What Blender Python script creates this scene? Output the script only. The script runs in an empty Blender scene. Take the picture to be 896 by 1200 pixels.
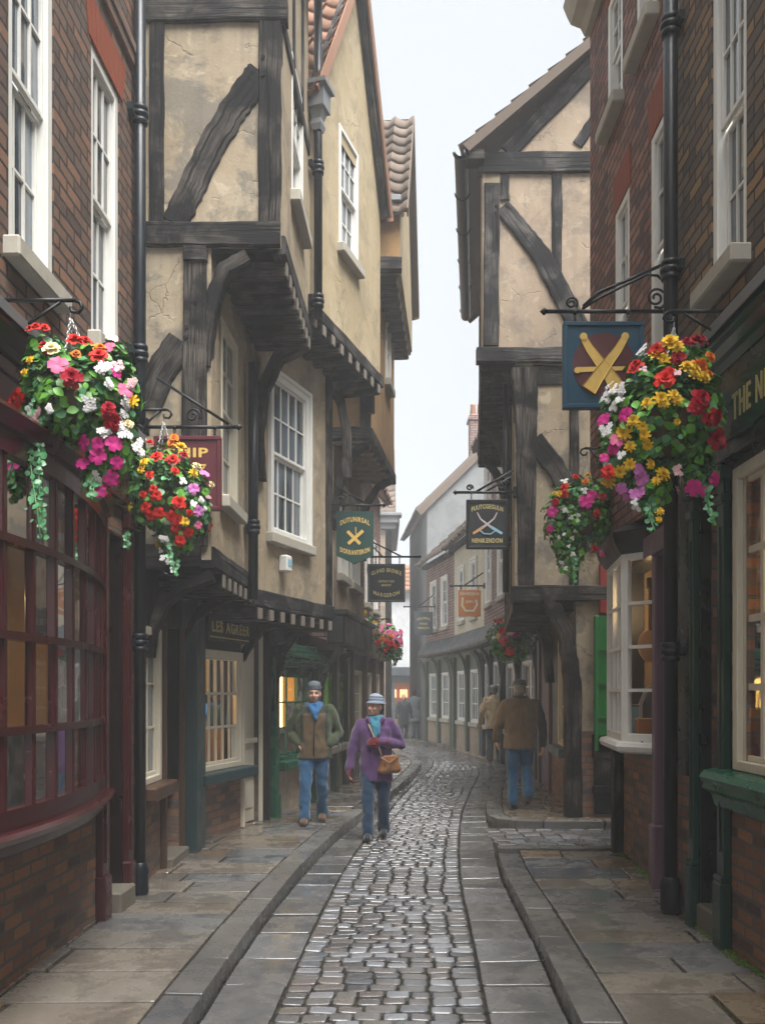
import bpy, bmesh, math, random
from mathutils import Vector, Matrix, noise
random.seed(7)
PI = math.pi
SC = bpy.context.scene
COL = SC.collection
V = Vector
EYE = 1.68
FPX = 1100.0

# ------------------------------------------------------------------ frames
class Frame:
    """A vertical wall plane in plan: origin p0, local X along p0->p1, local Y outward, Z up."""
    def __init__(s, p0, p1):
        s.p0 = V((p0[0], p0[1], 0)); d = V((p1[0]-p0[0], p1[1]-p0[1], 0)); s.L = d.length
        s.x = d.normalized(); s.y = V((0, 0, 1)).cross(s.x)
        s.M = Matrix(((s.x.x, s.y.x, 0, s.p0.x), (s.x.y, s.y.y, 0, s.p0.y), (0, 0, 1, 0), (0, 0, 0, 1)))
    def hit(s, px, py=812, d=0.0):
        r = V(((px-448)/FPX, 1, 0)); n = s.y; o = s.p0 + n*d
        t = o.dot(n)/r.dot(n)
        w = r*t
        return (w-s.p0).dot(s.x), EYE-(py-812)*t/FPX
    def u(s, px, d=0.0): return s.hit(px, 812, d)[0]
    def at(s, u, d, z): return s.p0 + s.x*u + s.y*d + V((0, 0, z))
    def rect(s, px0, px1, py0, py1, d=0.0):
        """pixel box of the photograph -> u0,u1,z0,z1 on the wall plane (heights taken at the middle)"""
        a, b = s.u(px0, d), s.u(px1, d); m = (px0+px1)/2
        return (min(a, b), max(a, b), s.hit(m, py1, d)[1], s.hit(m, py0, d)[1])

# ------------------------------------------------------------------ mesh builder
class MB:
    def __init__(s): s.v = []; s.f = []; s.uv = []; s.mi = []; s.sm = []
    def quad(s, pts, uv=None, mi=0, smooth=False):
        n = len(s.v); s.v += [tuple(p) for p in pts]; s.f.append(tuple(range(n, n+len(pts))))
        s.uv.append(uv or [(0, 0)]*len(pts)); s.mi.append(mi); s.sm.append(smooth)
    def grid(s, rows, closed=False, mi=0, smooth=True, caps=False):
        """rows: equally long lists of points"""
        n0 = len(s.v); m = len(rows[0])
        for r in rows: s.v += [tuple(p) for p in r]
        for i in range(len(rows)-1):
            for j in range(m if closed else m-1):
                k = (j+1) % m
                s.f.append((n0+i*m+j, n0+i*m+k, n0+(i+1)*m+k, n0+(i+1)*m+j))
                s.uv.append([(i, j), (i, j+1), (i+1, j+1), (i+1, j)]); s.mi.append(mi); s.sm.append(smooth)
        if caps:
            s.f.append(tuple(n0+j for j in reversed(range(m)))); s.uv.append([(0, 0)]*m); s.mi.append(mi); s.sm.append(False)
            b = n0+(len(rows)-1)*m
            s.f.append(tuple(b+j for j in range(m))); s.uv.append([(0, 0)]*m); s.mi.append(mi); s.sm.append(False)
    def box(s, x0, x1, y0, y1, z0, z1, mi=0, M=None, bev=0.0):
        if x1 < x0: x0, x1 = x1, x0
        if y1 < y0: y0, y1 = y1, y0
        if z1 < z0: z0, z1 = z1, z0
        L = (x1-x0, y1-y0, z1-z0); ax = L.index(max(L)); o1, o2 = [(1, 2), (0, 2), (0, 1)][ax]
        ru, rv = random.uniform(0, 40), random.uniform(0, 40)
        bm = bmesh.new()
        P = [V((x, y, z)) for x in (x0, x1) for y in (y0, y1) for z in (z0, z1)]
        bv = [bm.verts.new(p) for p in P]
        for q in ((0, 1, 3, 2), (4, 6, 7, 5), (0, 4, 5, 1), (2, 3, 7, 6), (0, 2, 6, 4), (1, 5, 7, 3)): bm.faces.new([bv[i] for i in q])
        if bev > 0:
            bmesh.ops.bevel(bm, geom=list(bm.edges), offset=min(bev, min(L)*.45), segments=1, affect='EDGES', profile=.6)
        n = len(s.v); bm.verts.index_update()
        co = [v.co.copy() for v in bm.verts]
        s.v += [tuple(M @ c) if M else tuple(c) for c in co]
        for f in bm.faces:
            ids = [v.index for v in f.verts]
            s.f.append(tuple(n+i for i in ids))
            nn = f.normal; cross = o1 if abs(nn[o1]) < abs(nn[o2]) else o2
            s.uv.append([(co[i][ax]+ru, co[i][cross]+rv) for i in ids]); s.mi.append(mi); s.sm.append(False)
        bm.free()
    def ribbon(s, pts, w, d0, d1, jit=0.0, mi=0, seg=None):
        """a timber along a path of (u,z) points, width w (number or list), from depth d0 to d1"""
        P = [V((p[0], p[1])) for p in pts]
        if seg:
            Q = []
            for i in range(len(P)-1):
                for k in range(seg): Q.append(P[i].lerp(P[i+1], k/seg))
            Q.append(P[-1]); P = Q
        n = len(P); W = w if isinstance(w, (list, tuple)) else [w]*n
        if len(W) != n: W = [W[0]+(W[-1]-W[0])*i/(n-1) for i in range(n)]
        rows = []; l = 0; ru = random.uniform(0, 60); rv = random.uniform(0, 60)
        ls = []
        for i in range(n):
            t = (P[min(i+1, n-1)]-P[max(i-1, 0)]).normalized(); q = V((-t.y, t.x))
            if i: l += (P[i]-P[i-1]).length
            ls.append(l)
            a = P[i]+q*(W[i]/2+random.uniform(-jit, jit)); b = P[i]-q*(W[i]/2+random.uniform(-jit, jit))
            c = min(.012, W[i]*.12); a2 = a-q*c; b2 = b+q*c; dj = random.uniform(-jit, jit)*.5
            dj *= .25
            rows.append([(a.x, d0, a.y), (a.x, d1-c, a.y), (a2.x, d1+dj, a2.y), (b2.x, d1+dj, b2.y), (b.x, d1-c, b.y), (b.x, d0, b.y)])
        n0 = len(s.v); acr = [-.1, 0, .02, W[0]-.02, W[0], W[0]+.1]
        for r in rows: s.v += r
        for i in range(n-1):
            for j in range(6):
                k = (j+1) % 6
                s.f.append((n0+i*6+j, n0+i*6+k, n0+(i+1)*6+k, n0+(i+1)*6+j))
                v0 = acr[j]; v1 = acr[k] if k else W[0]+.3
                s.uv.append([(ls[i]+ru, v0+rv), (ls[i]+ru, v1+rv), (ls[i+1]+ru, v1+rv), (ls[i+1]+ru, v0+rv)]); s.mi.append(mi); s.sm.append(False)
        for b, rev in ((n0, True), (n0+(n-1)*6, False)):
            ids = [b+j for j in range(6)]
            s.f.append(tuple(reversed(ids)) if rev else tuple(ids)); s.uv.append([(ru, rv)]*6); s.mi.append(mi); s.sm.append(False)
    def tube(s, pts, r, n=8, mi=0, caps=True):
        P = [V(p) for p in pts]; rows = []
        R = r if isinstance(r, (list, tuple)) else [r]*len(P)
        up = V((0, 0, 1)); prev = None
        for i, p in enumerate(P):
            t = (P[min(i+1, len(P)-1)]-P[max(i-1, 0)])
            t = t.normalized() if t.length > 1e-9 else V((0, 0, 1))
            a = prev if prev is not None else (up if abs(t.z) < .9 else V((1, 0, 0)))
            a = (a-t*a.dot(t)); a = a.normalized() if a.length > 1e-6 else t.orthogonal().normalized(); prev = a; b = t.cross(a)
            rows.append([p+(a*math.cos(2*PI*k/n)+b*math.sin(2*PI*k/n))*R[i] for k in range(n)])
        s.grid(rows, closed=True, mi=mi, caps=caps)
    def lathe(s, prof, c=(0, 0, 0), n=16, mi=0, sx=1, sy=1):
        rows = [[(c[0]+r*sx*math.cos(2*PI*k/n), c[1]+r*sy*math.sin(2*PI*k/n), c[2]+z) for k in range(n)] for r, z in prof]
        s.grid(rows, closed=True, mi=mi)
    def poly_prism(s, pts, d0, d1, mi=0):
        """pts: (u,z) outline, extruded from d0 to d1"""
        n = len(pts); A = [(p[0], d1, p[1]) for p in pts]; B = [(p[0], d0, p[1]) for p in pts]
        s.quad(A, [(p[0], p[1]) for p in pts], mi); s.quad(B[::-1], [(p[0], p[1]) for p in pts][::-1], mi)
        for i in range(n):
            j = (i+1) % n; s.quad([A[i], B[i], B[j], A[j]], [(0, 0), (.1, 0), (.1, 1), (0, 1)], mi)
    def add(s, o, M):
        n = len(s.v); s.v += [tuple(M @ V(p)) for p in o.v]; s.f += [tuple(i+n for i in f) for f in o.f]
        s.uv += o.uv; s.mi += o.mi; s.sm += o.sm
    def mesh(s, name, mats):
        me = bpy.data.meshes.new(name); me.from_pydata(s.v, [], s.f); me.validate(verbose=False)
        for m in (mats if isinstance(mats, (list, tuple)) else [mats]): me.materials.append(m)
        if len(me.polygons) == len(s.f):
            uvl = me.uv_layers.new(name='UVMap')
            flat = [c for f in s.uv for p in f for c in p]
            if len(flat) == len(uvl.data)*2: uvl.data.foreach_set('uv', flat)
            me.polygons.foreach_set('material_index', s.mi); me.polygons.foreach_set('use_smooth', s.sm)
        bm = bmesh.new(); bm.from_mesh(me); bmesh.ops.recalc_face_normals(bm, faces=bm.faces); bm.to_mesh(me); bm.free()
        me.update()
        return me

def link(name, data):
    o = bpy.data.objects.new(name, data); COL.objects.link(o); return o
def tag(o, label, cat, group=None):
    o['label'] = label; o['category'] = cat
    if group: o['group'] = group
    return o
def thing(name, label, cat, loc=(0, 0, 0), group=None, rz=0):
    o = link(name, None); o.location = loc; o.rotation_euler = (0, 0, rz); o.empty_display_size = .1
    return tag(o, label, cat, group)
def struct(name, mb, mats):
    o = link(name, mb.mesh(name, mats)); o['kind'] = 'structure'; return o
def part(name, mb, mats, root, F=None, label=None):
    """a part of a thing; F = wall frame its mesh is written in (None: the thing's own axes)"""
    o = link(name, mb.mesh(name, mats)); o.parent = root
    if F is not None:
        o.matrix_basis = Matrix.Translation(-V(root.location)) @ (F.M if isinstance(F, Frame) else F)
    if label: o['label'] = label
    return o
WI = Matrix.Identity(4)
def sub(name, mb, mats, parent):
    o = link(name, mb.mesh(name, mats)); o.parent = parent; return o

# ------------------------------------------------------------------ materials
class NT:
    def __init__(s, name):
        s.m = bpy.data.materials.new(name); s.m.use_nodes = True; s.t = s.m.node_tree; s.t.nodes.clear()
        s.out = s.n('ShaderNodeOutputMaterial')
    def n(s, typ, **kw):
        x = s.t.nodes.new(typ)
        for k, v in kw.items(): setattr(x, k, v)
        return x
    def l(s, a, b): s.t.links.new(a, b)
    def noise(s, vec, scale, detail=4, rough=.55, dist=0.0):
        x = s.n('ShaderNodeTexNoise'); x.inputs['Scale'].default_value = scale; x.inputs['Detail'].default_value = detail
        x.inputs['Roughness'].default_value = rough; x.inputs['Distortion'].default_value = dist
        if vec is not None: s.l(vec, x.inputs['Vector'])
        return x.outputs['Fac']
    def ramp(s, fac, stops, interp='LINEAR'):
        x = s.n('ShaderNodeValToRGB'); r = x.color_ramp; r.interpolation = interp
        while len(r.elements) < len(stops): r.elements.new(.5)
        for e, (p, c) in zip(r.elements, stops):
            e.position = p; c = c if isinstance(c, (tuple, list)) else (c, c, c); e.color = (c[0], c[1], c[2], 1)
        s.l(fac, x.inputs['Fac']); return x.outputs['Color']
    def mix(s, fac, a, b, blend='MIX'):
        x = s.n('ShaderNodeMix', data_type='RGBA', blend_type=blend)
        for i, val in ((0, fac), (6, a), (7, b)):
            if isinstance(val, (int, float)): x.inputs[i].default_value = val if i == 0 else (val, val, val, 1)
            elif isinstance(val, tuple): x.inputs[i].default_value = (*val, 1)
            else: s.l(val, x.inputs[i])
        return x.outputs[2]
    def math(s, op, a, b=0.0, clamp=False):
        x = s.n('ShaderNodeMath', operation=op); x.use_clamp = clamp
        for i, val in ((0, a), (1, b)):
            if isinstance(val, (int, float)): x.inputs[i].default_value = val
            else: s.l(val, x.inputs[i])
        return x.outputs[0]
    def obj(s): return s.n('ShaderNodeTexCoord').outputs['Object']
    def uv(s): return s.n('ShaderNodeTexCoord').outputs['UV']
    def gen(s, vec, scale=(1, 1, 1)):
        x = s.n('ShaderNodeMapping'); x.inputs['Scale'].default_value = scale; s.l(vec, x.inputs['Vector']); return x.outputs[0]
    def island(s): return s.n('ShaderNodeNewGeometry').outputs['Random Per Island']
    def objrand(s): return s.n('ShaderNodeObjectInfo').outputs['Random']
    def bump(s, h, strength=.3, dist=.01, normal=None):
        x = s.n('ShaderNodeBump'); x.inputs['Strength'].default_value = strength; x.inputs['Distance'].default_value = dist
        s.l(h, x.inputs['Height'])
        if normal is not None: s.l(normal, x.inputs['Normal'])
        return x.outputs[0]
    def bsdf(s, color, rough=.6, normal=None, spec=.5, metal=0.0, coat=0.0, sss=0.0, sheen=0.0):
        b = s.n('ShaderNodeBsdfPrincipled')
        for k, val in (('Base Color', color), ('Roughness', rough), ('Specular IOR Level', spec), ('Metallic', metal), ('Coat Weight', coat)):
            if isinstance(val, (int, float)):
                b.inputs[k].default_value = val if k != 'Base Color' else (val, val, val, 1)
            elif isinstance(val, tuple): b.inputs[k].default_value = (*val, 1)
            else: s.l(val, b.inputs[k])
        b.inputs['Sheen Weight'].default_value = sheen
        if normal is not None: s.l(normal, b.inputs['Normal'])
        s.l(b.outputs[0], s.out.inputs['Surface']); return b

def m_paint(name, c, rough=.35, var=.25, bump=.15, dirt=(.05, .045, .04), dirtamt=.22):
    """painted joinery: slight tone drift, weathered grime patches, brush marks"""
    t = NT(name); o = t.obj()
    n1 = t.noise(o, 3.5, 5); n2 = t.noise(t.gen(o, (14, 14, 2)), 2.0, 4); n3 = t.noise(o, 38, 3)
    dark = tuple(x*(1-var) for x in c)
    col = t.mix(n1, dark, tuple(min(1, x*(1+var*.5)) for x in c))
    col = t.mix(t.math('MULTIPLY', t.ramp(n2, [(.45, 0), (.95, 1)]), dirtamt), col, dirt)
    h = t.math('ADD', t.math('MULTIPLY', n3, .5), n2)
    r = t.ramp(n1, [(.2, rough*.7), (.8, min(1, rough*1.5))])
    t.bsdf(col, r, t.bump(h, bump, .004)); return t.m

def m_brick(name, stops, mortar=(.04, .035, .031), bw=.25, rh=.083, dirt=.22):
    t = NT(name); tc = t.n('ShaderNodeTexCoord'); o = tc.outputs['Object']; nn = tc.outputs['Normal']
    so = t.n('ShaderNodeSeparateXYZ'); t.l(o, so.inputs[0]); sn = t.n('ShaderNodeSeparateXYZ'); t.l(nn, sn.inputs[0])
    side = t.math('GREATER_THAN', t.math('ABSOLUTE', sn.outputs[0]), .7)
    ux = t.math('ADD', t.math('MULTIPLY', so.outputs[1], side), t.math('MULTIPLY', so.outputs[0], t.math('SUBTRACT', 1.0, side)))
    wob = t.noise(o, 9, 2); wob2 = t.noise(t.gen(o, (1.3, 1.3, 1.3)), 7, 2)
    cx = t.n('ShaderNodeCombineXYZ')
    t.l(t.math('ADD', ux, t.math('MULTIPLY', t.math('SUBTRACT', wob, .5), .022)), cx.inputs[0])
    t.l(t.math('ADD', so.outputs[2], t.math('MULTIPLY', t.math('SUBTRACT', wob2, .5), .018)), cx.inputs[1])
    b = t.n('ShaderNodeTexBrick'); t.l(cx.outputs[0], b.inputs['Vector'])
    for k, val in (('Scale', 1.0), ('Mortar Size', .011), ('Mortar Smooth', .2), ('Bias', 0.0), ('Brick Width', bw), ('Row Height', rh)): b.inputs[k].default_value = val
    b.inputs['Color1'].default_value = (0, 0, 0, 1); b.inputs['Color2'].default_value = (1, 1, 1, 1); b.inputs['Mortar'].default_value = (.5, .5, .5, 1)
    b.offset = .5; b.squash = 1
    fine = t.noise(o, 55, 5, .65); mid = t.noise(o, 11, 4); big = t.noise(o, 1.1, 5)
    col = t.ramp(b.outputs['Color'], stops)
    col = t.mix(t.ramp(fine, [(.42, 0), (.8, .5)]), col, (.055, .042, .036))
    col = t.mix(t.math('MULTIPLY', t.ramp(mid, [(.56, 0), (.75, 1)]), .28), col, (.30, .24, .19))
    mort = t.mix(mid, tuple(x*.45 for x in mortar), mortar)
    fac = b.outputs['Fac']
    col = t.mix(fac, col, mort)
    col = t.mix(t.math('MULTIPLY', t.ramp(big, [(.42, 0), (.72, 1)]), dirt), col, (.045, .038, .034))
    h = t.math('ADD', t.math('MULTIPLY', t.math('SUBTRACT', 1.0, fac), 1.0), t.math('MULTIPLY', fine, .35))
    h = t.math('ADD', h, t.math('MULTIPLY', mid, .4))
    t.bsdf(col, t.ramp(mid, [(.3, .62), (.7, .92)]), t.bump(h, .75, .012), spec=.3); return t.m

def m_plaster(name, base, pale, stain, amt=.65):
    t = NT(name); o = t.obj()
    big = t.noise(o, 1.5, 6, .6, .4); st = t.noise(t.gen(o, (5, 5, .45)), 1.6, 5); fine = t.noise(o, 42, 5, .7); mid = t.noise(o, 6, 5, .6, .6)
    col = t.mix(t.ramp(big, [(.35, 0), (.65, 1)]), base, pale)
    col = t.mix(t.math('MULTIPLY', t.ramp(st, [(.5, 0), (.8, 1)]), amt*.7), col, stain)
    col = t.mix(t.math('MULTIPLY', t.ramp(mid, [(.6, 0), (.63, 1)]), .5*amt), col, tuple(min(1, x*1.25+.02) for x in pale))
    col = t.mix(t.math('MULTIPLY', t.ramp(t.noise(o, 1.9, 7, .7, .35), [(.5, 0), (.585, 1)]), .62*amt), col, tuple(x*.75 for x in stain))
    col = t.mix(.12, col, t.ramp(fine, [(.3, .04), (.8, .4)]))
    wv = t.n('ShaderNodeVectorMath', operation='ADD'); wn = t.n('ShaderNodeTexNoise'); wn.inputs['Scale'].default_value = 5; wn.inputs['Detail'].default_value = 5; t.l(o, wn.inputs['Vector'])
    ws = t.n('ShaderNodeVectorMath', operation='SCALE'); ws.inputs['Scale'].default_value = .28; t.l(wn.outputs['Color'], ws.inputs[0]); t.l(o, wv.inputs[0]); t.l(ws.outputs[0], wv.inputs[1])
    vo = t.n('ShaderNodeTexVoronoi', feature='DISTANCE_TO_EDGE'); vo.inputs['Scale'].default_value = 1.5; t.l(wv.outputs[0], vo.inputs['Vector'])
    cm = t.math('MULTIPLY', t.ramp(vo.outputs['Distance'], [(.0, 1), (.012, 0)]), t.ramp(t.noise(o, 1.7, 3), [(.5, 0), (.58, 1)]))
    col = t.mix(t.math('MULTIPLY', cm, .4), col, tuple(x*.35 for x in stain))
    h = t.math('ADD', t.math('MULTIPLY', fine, .35), t.math('MULTIPLY', mid, 1.0)); h = t.math('ADD', h, big); h = t.math('SUBTRACT', h, t.math('MULTIPLY', cm, 1.2))
    t.bsdf(col, .88, t.bump(h, .4, .014), spec=.25); return t.m

def m_timber(name, dark, mid, pale, amt=.5):
    t = NT(name); uv = t.uv(); o = t.obj()
    g = t.noise(t.gen(uv, (1.0, 22, 1)), 1.6, 6, .65, .2); g2 = t.noise(t.gen(uv, (2.2, 60, 1)), 1.3, 4, .6, .3)
    w = t.noise(o, 2.4, 5, .6, .5); cr = t.noise(t.gen(uv, (.8, 34, 1)), 1.0, 3, .5, .4)
    col = t.mix(t.ramp(g, [(.3, 0), (.7, 1)]), dark, mid)
    col = t.mix(t.math('MULTIPLY', t.ramp(w, [(.44, 0), (.60, 1)]), t.math('MULTIPLY', t.ramp(g2, [(.35, 0), (.7, 1)]), amt)), col, pale)
    col = t.mix(t.ramp(cr, [(.36, 1), (.42, 0)]), col, tuple(x*.35 for x in dark))
    h = t.math('ADD', t.math('MULTIPLY', g, .7), t.math('MULTIPLY', g2, .5)); h = t.math('ADD', h, t.ramp(cr, [(.36, 0), (.42, .6)]))
    t.bsdf(col, t.ramp(g, [(.3, .6), (.8, .9)]), t.bump(h, .7, .012), spec=.12); return t.m

def m_stone(name, stops, wet=(.12, .5), bump=.5, scale=1.0, spec=.5, moss=0.0, puddle=(.38, .62), wetvar=0.0):
    t = NT(name); o = t.obj(); isl = t.island()
    n = t.noise(o, 5*scale, 6, .6, .3); f = t.noise(o, 46*scale, 5, .7); b = t.noise(o, 1.3, 4)
    col = t.ramp(isl, stops)
    col = t.mix(t.math('MULTIPLY', t.ramp(n, [(.35, 0), (.75, 1)]), .55), col, t.mix(t.noise(o, 2.2, 4), (.045, .045, .045), (.17, .13, .095)))
    col = t.mix(t.math('MULTIPLY', t.ramp(f, [(.4, 0), (.8, 1)]), .4), col, (.04, .038, .036))
    if moss:
        col = t.mix(t.math('MULTIPLY', t.ramp(t.noise(o, 3.1, 6, .65), [(.52, 0), (.68, 1)]), moss), col, (.06, .085, .022))
    p = t.math('ADD', t.math('MULTIPLY', n, .6), t.math('MULTIPLY', b, .4))
    r = t.ramp(p, [(puddle[0], wet[0]), (puddle[1], wet[1])])
    col = t.mix(t.ramp(p, [(puddle[0]-.03, .5), (puddle[1]-.03, 0)]), col, t.mix(.7, col, (.012, .013, .015)))
    if wetvar: r = t.mix(t.ramp(t.math('FRACT', t.math('MULTIPLY', isl, 37.3)), [(.25, 0), (.6, wetvar)]), r, .07)
    h = t.math('ADD', t.math('MULTIPLY', n, 1.0), t.math('MULTIPLY', f, .3))
    t.bsdf(col, r, t.bump(h, bump, .006), spec=spec); return t.m

def m_plain(name, c, rough=.6, var=.2, scale=8, bump=.2, bscale=40, metal=0, spec=.5, island=0.0, bd=.004, sheen=0.0, objv=0.0):
    t = NT(name); o = t.obj()
    n = t.noise(o, scale, 4); f = t.noise(o, bscale, 4, .6)
    col = t.mix(n, tuple(x*(1-var) for x in c), tuple(min(1, x*(1+var)) for x in c))
    if island: col = t.mix(island, col, t.ramp(t.island(), [(0, tuple(x*.45 for x in c)), (.5, c), (1, tuple(min(1, x*1.6) for x in c))]))
    if objv: col = t.mix(objv, col, t.ramp(t.objrand(), [(0, tuple(x*.6 for x in c)), (1, tuple(min(1, x*1.25) for x in c))]))
    t.bsdf(col, t.ramp(n, [(.2, rough*.8), (.8, min(1, rough*1.2))]), t.bump(f, bump, bd), metal=metal, spec=spec, sheen=sheen); return t.m

def m_glass_clear(name, tint=(.88, .9, .9), base=.035):
    t = NT(name); tr = t.n('ShaderNodeBsdfTransparent'); tr.inputs[0].default_value = (*tint, 1)
    g = t.n('ShaderNodeBsdfGlossy'); g.inputs['Roughness'].default_value = .03
    h = t.noise(t.obj(), 2.2, 2); t.l(t.bump(h, .12, .03), g.inputs['Normal'])
    fr = t.n('ShaderNodeFresnel'); fr.inputs['IOR'].default_value = 1.5
    mx = t.n('ShaderNodeMixShader'); t.l(t.math('ADD', fr.outputs[0], base, True), mx.inputs[0]); t.l(tr.outputs[0], mx.inputs[1]); t.l(g.outputs[0], mx.inputs[2])
    t.l(mx.outputs[0], t.out.inputs['Surface']); return t.m

def m_emit(name, c, s):
    t = NT(name); e = t.n('ShaderNodeEmission'); e.inputs[0].default_value = (*c, 1); e.inputs[1].default_value = s
    t.l(e.outputs[0], t.out.inputs['Surface']); return t.m

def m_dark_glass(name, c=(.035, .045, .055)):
    """opaque old crown glass: wavy, glossy, unlit room and pale blind painted into its colour"""
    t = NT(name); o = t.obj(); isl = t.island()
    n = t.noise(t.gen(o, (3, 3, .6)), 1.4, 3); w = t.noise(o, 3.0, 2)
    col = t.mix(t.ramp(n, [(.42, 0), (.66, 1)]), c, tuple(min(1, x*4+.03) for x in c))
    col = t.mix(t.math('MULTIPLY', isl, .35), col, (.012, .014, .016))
    t.bsdf(col, .04, t.bump(w, .15, .03), spec=.9); return t.m

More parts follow.
